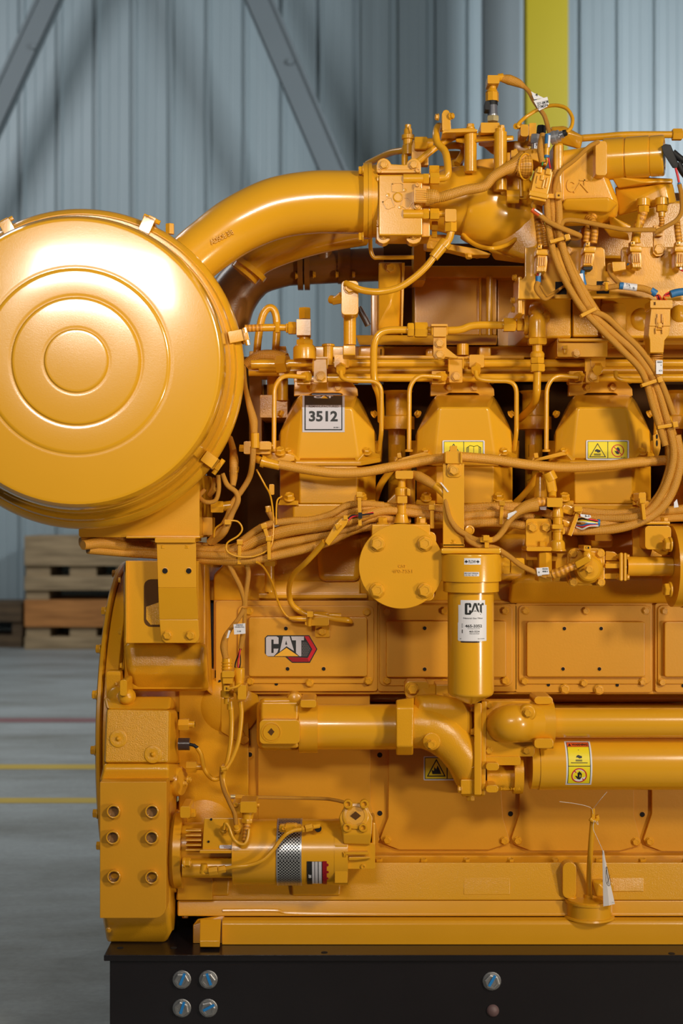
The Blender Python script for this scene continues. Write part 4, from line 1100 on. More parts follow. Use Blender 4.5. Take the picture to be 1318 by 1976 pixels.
b.rbox(332, 395, 410, 460, 6, .30, .4, .003); b.done('rail_end_block', E)
b = B('paint_matte'); b.box(150, 430, 240, 1100, .42, .6, .002); b.done('rear_plate', E)
b = B('bore'); b.box(-150, 470, 230, 1960, .55, .6, 0); b.done('shade_backing', E)  # dark sheet, shade of the cavity beside the canister put into its colour

# ---- fuel rails
V()
b = B('paint_smooth'); b.cyl((556, 701, .17), (1500, 701, .17), 7.6, n=20); b.cyl((485, 703, .24), (560, 703, .24), 9); b.done('upper_rail', E)
b = B('paint_smooth'); b.cyl((632, 729, .175), (1500, 729, .175), 7.8, n=20); b.done('lower_rail', E)
b = B('paint'); b.cyl((480, 716, .26), (1500, 716, .26), 10, n=16); b.box(566, 668, 1500, 690, .28, .34, .003); b.done('rear_rail', E)
V(760, 600, 4.393)
def rail_clamp(dx):
    b = B('paint'); b.rbox(470 + dx, 392, 582 + dx, 606, 8, .150, .166, .0012); b.rbox(462 + dx, 388, 590 + dx, 405, 8, .145, .20, .001)
    b.tube([(466 + dx, 392, .150), (466 + dx, 515, .150)], 7, n=8, mode='l'); b.tube([(586 + dx, 392, .150), (586 + dx, 490, .150)], 7, n=8, mode='l')
    o = b.done('rail_clamp', E); bolt(530 + dx, 557, .150, 46, o); return o
for dx in (-1150, 0, 1158): rail_clamp(dx)
def tee(dx):
    b = B('paint'); b.rbox(640 + dx, 370, 765 + dx, 480, 12, .148, .19, .003); b.hexn((700 + dx, 475, .155), (694 + dx, 500, .135), 46); b.lathe((698 + dx, 508, .140), (-.1, -1, -.25), [(40, -6), (38, 8), (26, 12), (24, 8)], 24)
    b.done('rail_tee', E)
for dx in (-1145, 0, 1160 - 130): tee(dx)
def inj(dx, x2=0):
    b = B('paint'); b.rbox(322 + dx, 510, 438 + dx, 620, 6, .15, .18, .0015); b.hexn((420 + dx, 556, .148), (385 + dx, 560, .135), 46); b.lathe((392 + dx, 560, .135), (-.6, -1, 0), [(34, -4), (32, 8), (22, 12)], 20)
    b.tube([(395 + dx, 560, .125), (200 + dx, 548, .115), (132 + dx, 640, .11), (128 + dx, 1190, .10)], 19.5, n=14, mode='f', fr=60); b.lathe((128 + dx, 1185, .10), (0, 0, 1), [(34, -10), (34, 8), (24, 12)], 18); b.done('injector_line', E)
    b = B('paint'); b.tube([(696 + dx + x2, 510, .125), (700 + dx + x2, 575, .12), (800 + dx + x2, 592, .115), (990 + dx + x2, 594, .11), (1040 + dx + x2, 650, .11), (1040 + dx + x2, 1030, .11), (1020 + dx + x2, 1180, .13)], 19.5, n=14, mode='f', fr=60)
    b.done('injector_line', E)
inj(-1145); inj(0); inj(1172 - 8, 20)
# ---- coolant line with loop
V(660, 380, 3.468)
b = B('paint_smooth'); b.tube([(440, 890, .12), (270, 890, .12), (212, 960, .12), (212, 1240, .13), (255, 1330, .15), (262, 1500, .2)], 24.5, n=20, mode='f', fr=85, seg=8)
b.hexn((438, 890, .12), (480, 890, .12), 50); b.hexn((486, 890, .12), (572, 890, .12), 55); b.cyl((570, 890, .12), (605, 890, .12), 22)
b.tube([(590, 892, .12), (700, 893, .12), (790, 888, .12), (860, 864, .12), (940, 857, .12), (1085, 858, .12)], 26, n=20)
b.hexn((1078, 857, .12), (1160, 857, .12), 50); b.hexn((1168, 857, .12), (1216, 857, .12), 46); b.cyl((1160, 857, .12), (1170, 857, .12), 30); b.cyl((1214, 857, .12), (1240, 857, .12), 62)
b.done('coolant_line', E)
b = B('paint'); b.rbox(597, 850, 707, 865, 5, .085, .135, .001); b.rbox(612, 858, 698, 935, 5, .092, .11, .001)
for x in (604, 702): b.tube([(x, 855, .095), (x, 925, .095)], 6, n=8, mode='l')
b.prism([(612, 930), (697, 930), (700, 1010), (780, 1075), (760, 1080), (690, 1070), (680, 1085), (625, 1085), (610, 1060)], .10, .115, .001); lb = b.done('line_bracket', E)
bolts([(653, 980), (653, 1055)], .10, 34, lb)
# vertical line at the right
V(1018, 600, 4.393)
b = B('paint'); b.lathe((82, 232, .10), (0, 0, 1), [(78, 0), (72, 4), (74, 130), (66, 180), (40, 210), (.1, 225)], 32); b.tube([(90, 90, .10), (130, 60, .12), (160, 20, .16)], 60, n=24)
b.hexn((82, 288, .10), (82, 232, .10), 86); b.cyl((82, 345, .10), (82, 285, .10), 42); b.lathe((82, 395, .10), (0, 0, 1), [(60, 0), (62, 30), (48, 50)], 24); b.hexn((82, 448, .10), (82, 392, .10), 62); b.hexn((85, 515, .10), (85, 452, .10), 66)
b.tube([(84, 510, .10), (80, 620, .105), (76, 700, .11), (50, 790, .14), (-30, 880, .2), (-70, 915, .25)], [32, 33, 33, 32, 32, 32], n=20); b.done('coolant_riser', E)
# ---- long braided hose
V()
b = B('hose_braid'); HP = [(538, 896, .03), (575, 903, .03), (620, 910, .03), (655, 913, .03), (700, 911, .03), (762, 900, .03), (820, 889, .03), (866, 883, .03), (895, 882, .03), (953, 887, .03), (1015, 896, .03), (1083, 902, .03), (1160, 899, .03), (1230, 892, .03), (1283, 888, .03)]
b.tube(HP, 9.6, n=24, seg=10); hose = b.done('braided_hose', E)
V(380, 780, 3.661)
b = B('paint'); b.cyl((462, 405, .03), (585, 435, .03), 35, 32); b.cyl((455, 402, .03), (480, 410, .03), 42); b.cyl((415, 385, .04), (460, 402, .03), 27); b.cyl((418, 345, .05), (420, 395, .04), 24)
b.rbox(330, 262, 520, 352, 10, .03, .075, .003); b.hexn((300, 310, .05), (332, 312, .05), 28); b.cyl((515, 292, .05), (540, 295, .05), 12); b.rbox(440, 268, 525, 320, 5, .015, .03, .002)
b.prism([(440, 330), (560, 345), (650, 350), (690, 362), (690, 400), (640, 410), (480, 400)], .06, .08, .002); b.done('hose_fitting', E)
bolt(587, 345, .055, 38, hose, ax=(0, -.6, .8), hs=1.4)
V(980, 840, 3.899)
b = B('paint'); b.cyl((1165, 188, .03), (1262, 184, .03), 33); b.hull([(1262, 150, .0), (1300, 138, .0), (1310, 160, .0), (1305, 320, .0), (1262, 330, .0), (1262, 150, .06), (1300, 138, .06), (1305, 320, .06), (1262, 330, .06)], .002); b.done('hose_end', E)
# hanging clips on the cover bolts
V(980, 840, 3.899)
for dx, ss in ((0, 1), (-1000 - 30, 0)):
    b = B('paint'); b.prism([(210 + dx, 175), (400 + dx, 125), (430 + dx, 130), (435 + dx, 148), (300 + dx, 180), (200 + dx, 195), (185 + dx, 190)], .075, .083, .001); b.prism([(195 + dx, 135), (225 + dx, 130), (232 + dx, 168), (200 + dx, 172)], .065, .075, .001); b.cyl((185 + dx, 190, .07), (215 + dx, 150, .07), 8)
    b.done('hose_clip', E)
b = B('paint'); b.prism([(1095, 0), (1120, -20), (1148, -10), (1150, 100), (1135, 155), (1110, 158), (1095, 120)], .06, .068, .001); 
b.mat('hole_shade').disc(1122, 60, 7, .0595, .0006, 10, 25); b.disc(1122, 10, 7, .0595, .0006, 10, 18); b.done('slotted_clip', E)

# ---- decals on the covers
V(1018, 600, 4.393)
def decal2(x0, y0, x1, y1, d, parent, kind, label):
    b = B('label_white'); b.rbox(x0, y0, x1, y1, 10, d - .0006, d, 0); b.mat('ink').rbox(x0 + 12, y0 + 9, x1 - 12, y1 - 12, 3, d - .0009, d - .0004, 0)
    xm = x0 + (x1 - x0) * .505
    b.mat('decal_yellow').box(x0 + 16, y0 + 13, xm - 3, y1 - 16, d - .0012, d - .0007, 0); b.box(xm + 3, y0 + 13, x1 - 16, y1 - 16, d - .0012, d - .0007, 0)
    cy = (y0 + y1) / 2
    if kind == 'hot': tri_hot(b, x0 + (xm - x0) * .53, cy + 2, 118, d - .0012); no_hand(b, xm + (x1 - xm) * .47, cy + 5, 50, d - .0012); b.mat('ink').text('285-0049 1', x1 - 70, y1 - 27, x1 - 22, y1 - 19, d - .0012, .0003)
    else:
        b.mat('ink').line([(x0 + 95, y0 + 32), (x0 + 165, y1 - 30), (x0 + 30, y1 - 30)], 6, d - .0012, .0003, True); b.line([(x0 + 97, y0 + 70), (x0 + 97, y0 + 110)], 9, d - .0012)
        cx = xm + (x1 - xm) * .48; 
        for s in (-1, 1):
            for q in range(3): b.line([(cx, y0 + 52), (cx + s * 30, y0 + 44), (cx + s * (44 + 8 * q), y0 + 52 + 5 * q), (cx + s * (44 + 8 * q), y1 - 30), (cx, y1 - 25)], 4, d - .0012)
        b.line([(cx, y0 + 52), (cx, y1 - 25)], 4, d - .0012)
    return b.done('warning_sticker', parent, label)
fd = .0865
decal2(497, 1096, 860, 1264, fd, cov[2][0], 'hot', 'yellow and white hot surface warning sticker')
V(760, 600, 4.393)
decal2(412, 1097, 770, 1262, fd, cov[1][0], 'book', 'yellow and white sticker with an open book')
V(440, 560, 3.661)
b = B('label_silver')
def Zs(x, y):      # the sticker leans back with the face of the cover
    py = 560 + y / 3.661
    return .0855 + (786 - py) / 22 * .104 if py < 786 else .0855 + (py - 786) / 100 * .003
def lean(b):
    def fn(p):
        # recover picture row at nominal plane
        py = 988 + (H - p.z) * F / (D0 + .06)
        dd_ = Zs(0, (py - 560) * 3.661); off = p.y - .06
        f = (D0 + dd_) / (D0 + .06)
        return Vector((p.x * f, dd_ - .0006 + off, H - (H - p.z) * f))
    b.fn = fn
lean(b)
cr_ = 226 * 3.661
b.grid(526, 745, 824, cr_, .06, .0003, 1, 1); b.grid(526, cr_, 824, 1003, .06, .0003, 1, 1)
b.mat('ink').grid(540, 745, 808, cr_, .06, .0006, 1, 1); b.grid(540, cr_, 808, 990, .06, .0006, 1, 1)
b.mat('label_silver').grid(549, 795, 800, cr_, .06, .0009, 1, 1); b.grid(549, cr_, 800, 981, .06, .0009, 1, 1)
b.mat('ink').text('REMANUFACTURED', 570, 814, 782, 828, .0589, .0004, .01); b.text('3512', 572, 853, 775, 928, .0589, .0004, .035); b.text('297-7894  1', 745, 966, 790, 974, .0589, .0004)
b.mat('label_white').text('CAT', 606, 745, 742, 762, .0592, .0003, .05); b.mat('decal_gold').poly([(655, 764), (682, 746), (708, 764)], .0590, .0003)
b.done('model_sticker', cov[0][0], 'silver sticker with a black border and large number')
V()
b = B('hose_braid'); b.tube([(478, 705, .30), (500, 690, .29), (528, 688, .28), (552, 694, .27)], 13, n=16); b.mat('paint').cyl((500, 706, .25), (538, 706, .25), 13); b.hexn((536, 704, .25), (556, 702, .24), 19); b.done('rail_end_hose', E)
# =====================================================================  ROUND COVER PLATE, GAS FILTER
V(680, 840, 3.661)
b = B('paint'); b.lathe((345, 925, -.03), (0, -1, 0), [(300, -30), (300, -2), (297, 1), (.1, 1)], 96); b.mat('paint'); rp = b.done('round_cover_plate', E, ang=30)
b = B('paint'); b.box(137, 628, 550, 760, -.020, .12, .003); b.rbox(150, 700, 590, 1170, 60, .0, .15, .01); b.rbox(470, 1080, 580, 1170, 40, -.018, .1, .004); b.rbox(480, 680, 592, 800, 40, -.018, .1, .004); b.done('valve_block', E)
bolts([(178, 765), (512, 765), (175, 1095), (512, 1095)], -.031, 56, rp)
b = B('paint'); b.text('CAT', 325, 915, 378, 934, -.0308, .0012, .0); b.text('4P0-7551', 282, 948, 425, 972, -.0308, .0012, .0); b.done('raised_lettering', rp)
for x in (212, 487): bolt(x, 628, .01, 42, E, ax=(0, -.15, 1), hs=1.5)
b = B('paint'); b.lathe((348, 620, .02), (0, 0, 1), [(56, 0), (52, 12), (44, 40), (40, 60), (32, 66), (32, 140), (38, 145), (36, 190), (46, 194), (46, 240), (40, 250), (28, 256), (26, 300), (32, 306), (30, 330)], 20); b.rbox(305, 250, 430, 308, 10, .0, .045, .004); b.rbox(318, 430, 388, 480, 5, -.0, .04, .002); b.prism([(385, 370), (410, 380), (410, 430), (385, 425)], .0, .02, .002)
b.hull([(240, 470, .05), (300, 410, .05), (320, 420, .05), (310, 520, .05), (250, 480, .05), (240, 470, .1), (310, 520, .1), (300, 410, .1)], .004); b.cyl((410, 300, .08), (410, 500, .08), 34)
b.done('temperature_sensor', E)
b = B('braid'); b.tube([(425, 268, .02), (470, 290, .01), (530, 325, -.0), (590, 365, -.01)], [22, 36, 36, 26], n=18); b.mat('paint').tube([(585, 355, -.01), (625, 390, -.015), (655, 435, -.02)], [30, 30, 20], n=18)
b.mat('braid').tube([(650, 430, -.02), (665, 500, -.03), (690, 590, -.035), (740, 660, -.035), (800, 700, -.035), (840, 725, -.04), (880, 740, -.04), (950, 745, -.045), (1010, 730, -.045), (1060, 680, -.04), (1110, 600, -.04), (1160, 545, -.04), (1230, 505, -.035), (1300, 490, -.03)], [15, 16, 18, 20, 21, 21, 21, 21, 21, 22, 24, 30, 44, 48], n=18, seg=8)
b.tube([(800, 700, -.035), (825, 745, -.04), (880, 775, -.045), (950, 785, -.045), (1020, 800, -.045), (1100, 850, -.045), (1200, 925, -.045), (1330, 985, -.045), (1370, 1000, -.045)], 19, n=18); b.done('sensor_cable', E)
b = B('paint'); b.rbox(905, 720, 990, 756, 5, -.062, -.03, .002); b.rbox(925, 706, 968, 745, 5, -.068, -.03, .002); b.rbox(935, 750, 965, 795, 4, -.060, -.03, .002); b.done('cable_tie', E)
b = B('paint'); b.lathe((828, 670, -.0), (0, -1, 0), [(34, 0), (34, 12), (24, 14), (22, 8), (.1, 8)], 22); b.done('grommet', E)
for (P, lb) in (([(618, 332), (630, 335), (682, 398), (672, 402)], 0), ([(1090, 585), (1150, 535), (1165, 540), (1100, 595)], 0), ([(1300, 940), (1330, 935), (1340, 990), (1310, 995)], 0)):
    b = B('label_white'); b.prism(P, -.052 if P[0][0] > 700 else -.030, -.050 if P[0][0] > 700 else -.028, 0); b.done('cable_label', E)
# strap and filter
b = B('paint'); b.box(640, 200, 790, 782, -.028, -.022, .001); b.box(640, 768, 795, 790, -.028, .05, .001); sp_ = b.done('filter_strap', E)
b = B('paint'); b.rbox(668, 195, 768, 296, 24, -.032, -.028, .001); b.rbox(655, 112, 775, 200, 14, -.036, .06, .004); b.rbox(690, 74, 740, 115, 5, -.03, -.02, .002); b.tube([(661, 120, -.04), (661, 195, -.04)], 8, n=8, mode='l'); b.tube([(769, 120, -.04), (769, 195, -.04)], 8, n=8, mode='l'); b.done('hose_clamp', E)
bolt(716, 248, -.032, 42, sp_); bolt(713, 755, -.022, 30, sp_, ax=(0, -.3, 1))
V(680, 840, 3.661)
b = B('paint_smooth'); b.hull([(625, 795, -.06), (1050, 795, -.06), (1050, 838, -.06), (625, 838, -.06), (625, 795, .06), (1050, 795, .06), (1050, 838, .06), (625, 838, .06)], .004)
FDp = -.02; fcx = 838
b.lathe((fcx, 1028, FDp), (0, 0, 1), [(212, 0), (214, 8), (214, 180), (206, 192)], 72); b.lathe((fcx, 1105, FDp), (0, 0, 1), [(190, 0), (196, 4), (196, 76), (190, 80)], 72); b.cyl((1045, 920, FDp + .03), (1105, 920, FDp + .03), 58); b.hexn((1060, 920, FDp + .03), (1108, 920, FDp + .03), 66); b.hexn((1115, 920, FDp + .03), (1210, 920, FDp + .03), 62)
b.done('filter_head', E)
V(700, 1120, 3.661); fcx2 = 763
b = B('paint_smooth'); b.lathe((fcx2, 800, FDp), (0, 0, 1), [(.1, -72), (20, -70), (40, -64), (150, -8), (158, 2), (163, 16), (163, 735)], 72); gf = b.done('gas_filter', E)
r_f = R(163, FDp); axx = pt(fcx2, 400, FDp).x; ffl = FDp - r_f
V(700, 1120, 3.661)
def label_on_filter(b): b.bumpcyl(axx, FDp, r_f, 'z', ffl)
b = B('label_white'); label_on_filter(b)
# edges torn: main body plus chips
b.grid(672, 175, 883, 430, ffl, .0005, 14, 1); b.grid(690, 140, 870, 178, ffl, .0005, 12, 1); b.grid(668, 300, 680, 425, ffl, .0005, 1, 1)
b.mat('brown_black').grid(690, 428, 840, 441, ffl, .0003, 10, 1)
b.mat('ink'); d_ = ffl - .0006
def cyl_cat(b, x0, y0, x1, y1):
    W_ = x1 - x0; H_ = y1 - y0; f = lambda P: [(x0 + W_ * x, y0 + H_ * y) for x, y in P]
    b.poly(f([(.05, 0), (.28, 0), (.33, .1), (.33, .38), (.22, .38), (.22, .16), (.13, .16), (.13, .84), (.22, .84), (.22, .62), (.33, .62), (.33, .9), (.28, 1), (.05, 1), (0, .93), (0, .07)]), d_, .0003)
    b.poly(f([(.47, 0), (.6, 0), (.76, .84), (.64, .7), (.60, .55), (.53, .2), (.46, .55), (.42, .75), (.3, .9)]), d_, .0003); b.poly(f([(.66, 0), (1, 0), (1, .2), (.9, .2), (.9, .9), (.78, .75), (.78, .2), (.66, .2)]), d_, .0003)
    b.poly(f([(.53, .62), (.86, 1), (.2, 1)]), d_, .0003)
cyl_cat(b, 722, 160, 858, 243)
b.text('Natural Gas Filter', 712, 262, 852, 273, d_, .0002, .01); b.text('465-3352', 724, 312, 845, 333, d_, .0002, .03); b.text('Housing Assembly', 742, 338, 830, 345, d_, .0002, .01); b.text('465-3224', 752, 355, 826, 368, d_, .0002, .02); b.text('Element/Seal', 756, 373, 824, 380, d_, .0002, .01); b.text('466-9718-001', 812, 410, 864, 416, d_, .0002, .0); b.text('M', 686, 411, 694, 417, d_, .0002)
b.mat('ink_grey').line([(700, 308), (707, 308), (707, 335), (700, 335)], 1.2, d_, .0002, True); b.box(700, 348, 707, 374, d_ - .0002, d_, 0)
b.done('filter_label', gf, 'white torn label with black lettering')
V(680, 840, 3.661)
b = B('label_white'); r_h = R(214, FDp); axh = pt(fcx, 900, FDp).x; b.bumpcyl(axh, FDp, r_h, 'z', FDp - r_h)
fh = FDp - r_h
b.grid(790, 868, 908, 914, fh, .0005, 8, 1); b.grid(790, 966, 896, 996, fh, .0005, 8, 1)
b.mat('ink').text('FLOW', 822, 882, 872, 904, fh - .0006, .0002, .02); b.poly([(795, 888), (803, 888), (803, 880), (818, 893), (803, 906), (803, 898), (795, 898)], fh - .0006); b.poly([(876, 888), (884, 888), (884, 880), (899, 893), (884, 906), (884, 898), (876, 898)], fh - .0006)
b.text('MAX INLET PRESSURE', 794, 970, 890, 980, fh - .0006, .0002, .01); b.text('125 PSI  R2 CF', 794, 984, 880, 993, fh - .0006, .0002, .01); b.done('flow_sticker', E, 'two small white stickers with FLOW arrows')

# =====================================================================  REGULATOR GROUP, RIGHT
V(980, 840, 3.899)
b = B('paint'); b.rbox(135, 626, 330, 850, 26, -.0, .01, .002); b.rbox(140, 840, 330, 872, 12, -.02, .06, .004); b.box(135, 870, 225, 940, .02, .1, .003); mp = b.done('regulator_bracket', E)
bolts([(185, 693), (285, 693)], -.0, 42, mp); bolt(258, 845, -.0, 40, mp, ax=(0, -.1, 1), hs=1.6)
b = B('paint'); b.hexn((280, 1095, .0), (280, 880, .0), 54); b.rbox(232, 1000, 330, 1102, 8, -.02, .04, .004); b.hexn((340, 1070, .02), (390, 1070, .02), 30); b.hexn((325, 915, .02), (365, 915, .02), 34); b.rbox(360, 890, 470, 1100, 12, .02, .1, .005); b.done('manifold_block', E)
b = B('paint'); b.lathe((375, 870, -.01), (0, 0, 1), [(62, 0), (62, 10), (56, 16), (54, 60), (46, 76), (36, 84), (36, 140), (44, 146), (44, 195), (36, 202), (36, 250), (44, 256), (40, 300), (32, 318), (32, 330)], 22); b.rbox(295, 470, 412, 540, 10, -.03, .02, .004); b.rbox(335, 672, 415, 704, 5, -.03, .02, .002); b.hull([(410, 695, -.02), (430, 700, -.02), (430, 740, -.02), (410, 750, -.02), (410, 695, .0), (430, 740, .0)], .001)
b.hull([(270, 300, .02), (350, 290, .02), (375, 430, .02), (300, 440, .02), (270, 300, .05), (350, 290, .05), (375, 430, .05), (300, 440, .05)], .006, 3); b.cyl((300, 280, .03), (330, 340, .03), 50); b.cyl((335, 420, .03), (335, 470, .02), 30); b.lathe((245, 480, .08), (0, 0, 1), [(50, -20), (50, 40), (38, 120), (30, 200)], 20)
b.done('coolant_sensor', E)
b = B('conduit'); b.tube([(60, 570, -.02), (130, 535, -.02), (200, 505, -.02), (300, 498, -.015)], [26, 36, 36, 34], n=20); b.done('corrugated_conduit', E)
b = B('paint'); b.rbox(445, 848, 732, 1132, 60, .01, .04, .006); b.rbox(462, 865, 715, 1115, 80, -.0, .03, .006); b.lathe((607, 1005, .0), (0, -1, 0), [(110, -4), (106, 10), (96, 20), (90, 30), (88, 36)], 44); b.lathe((607, 1008, -.03), (0, -1, 0), [(90, -12), (88, 6), (74, 18), (30, 20), (.1, 20)], 44)
rg = b.done('gas_regulator', E); bolts([(490, 890), (695, 888), (490, 1105), (697, 1105)], .0, 36, rg); bolt(610, 1008, -.052, 34, rg)
b = B('paint'); b.rbox(572, 830, 625, 870, 5, -.05, .02, .003); b.hull([(570, 865, -.05), (625, 862, -.05), (635, 940, -.06), (560, 945, -.05), (570, 865, -.0), (625, 862, -.0), (635, 940, -.02), (560, 945, -.02)], .005); b.hull([(500, 955, -.06), (600, 900, -.07), (632, 930, -.07), (620, 950, -.07), (520, 1005, -.06), (500, 955, -.03), (600, 900, -.03), (620, 950, -.03), (520, 1005, -.03)], .005)
b.mat('hole_shade').box(585, 838, 612, 854, -.0505, -.0495, 0); b.mat('paint').box(588, 840, 600, 852, -.051, -.05, 0); b.done('solenoid_plug', rg)
b = B('conduit'); b.tube([(510, 980, -.045), (450, 1000, -.045), (390, 1030, -.045), (340, 1045, -.04)], [30, 30, 34, 36], n=18, mode='l'); b.mat('braid').tube([(345, 1042, -.04), (320, 1050, -.04), (230, 1040, -.045), (215, 1035, -.045)], [34, 26, 20, 20], n=16); b.done('regulator_cable', E)
b = B('label_white'); b.prism([(215, 998), (305, 992), (312, 1045), (222, 1052)], -.054, -.052, 0); b.mat('ink').text('E24A', 262, 1000, 302, 1010, -.0545, .0003); b.text('E', 230, 1025, 240, 1037, -.0545, .0003); b.text('8XB 5', 262, 1018, 300, 1030, -.0545, .0003); b.done('cable_label', E, 'white cable label with black print')
b = B('paint'); b.rbox(735, 905, 845, 940, 5, .02, .06, .003); b.rbox(735, 965, 850, 1000, 5, .0, .06, .003); b.hull([(735, 870, .03), (800, 875, .03), (830, 900, .03), (735, 930, .03), (735, 870, .08), (800, 875, .08), (830, 900, .08)], .003); b.rbox(730, 1040, 840, 1080, 10, .02, .06, .004); b.cyl((730, 985, .04), (850, 985, .04), 60)
b.hull([(838, 880, -.01), (868, 880, -.01), (838, 1098, -.01), (868, 1098, -.01), (838, 880, .08), (868, 880, .08), (838, 1098, .08), (868, 1098, .08)], .004); b.hull([(870, 882, -.01), (895, 882, -.01), (870, 1098, -.01), (895, 1098, -.01), (870, 882, .08), (895, 882, .08), (870, 1098, .08), (895, 1098, .08)], .004)
rf = b.done('gas_pipe_flange', E)
for y in (912, 1068): bolt(838, y, .01, 22, rf, ax=(-1, -.1, 0), hs=1.3); bolt(896, y, .01, 22, rf, ax=(1, -.1, 0), hs=1.1)
b = B('paint_smooth'); b.cyl((893, 985, .04), (1232, 985, .04), 74, n=44); b.done('gas_pipe', E)
b = B('paint'); b.cyl((1226, 985, .05), (1300, 985, .05), 306, n=96); b.cyl((1304, 985, .05), (1420, 985, .05), 312, n=96); gfl = b.done('gas_valve_flange', E); bolt(1224, 820, -.02, 58, gfl, ax=(-1, -.1, 0), hs=1.2); bolt(1224, 1160, -.02, 58, gfl, ax=(-1, -.1, 0), hs=1.2); bolt(1224, 985, -.028, 1, gfl)
b = B('paint'); b.box(942, 648, 1222, 672, .0, .08, .002); b.prism([(940, 672), (1200, 672), (1230, 900), (1180, 905), (1090, 850), (1070, 920), (940, 910)], .06, .07, .001); b.rbox(1032, 680, 1230, 860, 30, -.0, .06, .012); b.hull([(1040, 830, .0), (1130, 840, .0), (1220, 860, .01), (1200, 905, .02), (1150, 900, .02), (1040, 830, .05), (1220, 860, .05), (1150, 900, .05)], .004); vb = b.done('valve_bracket', E)
bolt(1075, 650, .02, 34, vb, ax=(0, -.1, 1), hs=1.3); bolt(1178, 650, .02, 34, vb, ax=(0, -.1, 1), hs=1.3)
b = B('paint'); b.rbox(655, 745, 780, 795, 10, .08, .16, .004); b.box(620, 740, 800, 850, .14, .3, .01); b.done('cover_boss', E)

# =====================================================================  MAIN HARNESS
V()
def strand(P, r, name='harness_strand', parent=None, m='braid'):
    b = B(m); b.tube(P, r, n=18, seg=8); return b.done(name, parent)
hb = B('braid'); hb.tube([(160, 1052, -.02), (200, 1048, .02), (260, 1055, .06), (330, 1058, .08), (395, 1064, .06), (450, 1062, .04), (500, 1040, .03), (560, 1022, .02), (620, 1014, .01), (680, 1002, .0), (740, 985, .02), (800, 990, .03), (860, 998, .03), (960, 992, .03), (1030, 1000, .02)], [9, 12, 12, 12, 12, 13, 13, 13, 12, 10, 9, 9, 9, 9, 9], n=20, seg=8)
harness = hb.done('wiring_harness', E)
strand([(155, 1046, .0), (220, 1042, .04), (300, 1046, .08), (400, 1056, .07), (470, 1058, .05), (520, 1030, .03), (580, 1012, .03), (640, 1000, .02), (680, 985, .02), (720, 978, .02), (800, 982, .05), (900, 985, .05), (1000, 985, .05)], 9, parent=harness)
strand([(170, 1060, .0), (240, 1066, .05), (330, 1072, .07), (400, 1080, .05), (470, 1082, .02), (540, 1070, .02), (620, 1050, .02), (690, 1020, .03), (760, 1010, .04)], 9, parent=harness)
strand([(380, 1070, .05), (430, 1072, .03), (480, 1070, .02), (540, 1050, .015), (600, 1038, .02), (680, 1018, .02), (720, 1000, .02), (790, 1005, .05)], 8, parent=harness)
strand([(460, 1048, .03), (510, 1015, .015), (560, 1005, .01), (600, 1003, .01), (640, 992, .01), (668, 976, .01), (700, 972, .01), (740, 975, .02)], 7, parent=harness)
strand([(860, 985, .05), (940, 978, .05), (1020, 980, .05), (1080, 1000, .03), (1130, 1015, .02), (1200, 1005, .02), (1250, 990, .01), (1290, 950, .0), (1306, 900, -.0), (1300, 850, -.01), (1280, 790, -.01), (1260, 740, -.01)], [9, 9, 9, 9, 10, 10, 10, 10, 9, 9, 9, 9], parent=harness)
strand([(880, 1012, .03), (960, 1008, .02), (1040, 1018, .01), (1120, 1024, .01), (1200, 1018, .005), (1262, 992, .0), (1296, 950, -.005), (1312, 890, -.01), (1305, 840, -.015)], 9, parent=harness)
strand([(1110, 985, .03), (1180, 990, .02), (1240, 984, .01), (1272, 955, .0), (1290, 910, -.005), (1294, 880, -.01), (1286, 840, -.015), (1268, 790, -.02), (1256, 740, -.02), (1235, 700, -.02), (1190, 650, -.02), (1150, 600, -.025), (1110, 530, -.03), (1078, 460, -.035), (1066, 400, -.04), (1064, 340, -.03)], 7.5, parent=harness)
strand([(1080, 1000, .02), (1150, 1000, .02), (1220, 998, .0), (1258, 980, -.005), (1288, 930, -.01), (1300, 870, -.02), (1284, 800, -.025), (1262, 735, -.025), (1225, 680, -.03), (1180, 640, -.03), (1140, 600, -.03), (1100, 520, -.04), (1082, 460, -.045), (1078, 400, -.045), (1072, 330, -.03)], 7.5, parent=harness)
strand([(1284, 860, -.03), (1262, 790, -.03), (1240, 720, -.03), (1200, 675, -.035), (1160, 635, -.035), (1120, 590, -.04), (1080, 520, -.045), (1062, 460, -.045), (1056, 400, -.05), (1052, 340, -.04)], 6.5, parent=harness)
strand([(1300, 800, -.03), (1272, 730, -.03), (1240, 680, -.035), (1200, 640, -.035), (1170, 612, -.035), (1140, 600, -.035)], 6, parent=harness)
b = B('paint')
strand([(1240, 985, .02), (1290, 985, .03), (1340, 980, .04)], 9, parent=harness)
strand([(1230, 1010, .02), (1290, 1000, .03), (1340, 998, .04)], 8, parent=harness)
# ties on the harness
def tie(x, y, a, L, w_, d, buckle=True):
    V(); b = B('paint'); ca, sa = math.cos(a), math.sin(a)
    Q = [(x + u * ca - v * sa, y + u * sa + v * ca) for u, v in ((-w_ / 2, -L / 2), (w_ / 2, -L / 2), (w_ / 2, L / 2), (-w_ / 2, L / 2))]
    b.prism(Q, d - .006, d + .012, .001)
    if buckle:
        u0 = -L / 2; Q = [(x + u * ca - v * sa, y + u * sa + v * ca) for u, v in ((-w_ * .8, u0 - 6), (w_ * .8, u0 - 6), (w_ * .8, u0 + 4), (-w_ * .8, u0 + 4))]; b.prism(Q, d - .010, d + .005, .001)
    return b.done('cable_tie', harness)
tie(462, 1068, .03, 42, 7, .018); tie(519, 1060, -.02, 40, 7, .0); tie(514, 1030, -.3, 30, 7, .0); tie(694, 985, -.02, 60, 7, -.015); tie(834, 1000, .0, 40, 8, .01); tie(968, 992, .05, 40, 7, .01); tie(1242, 985, -.1, 36, 7, -.018)
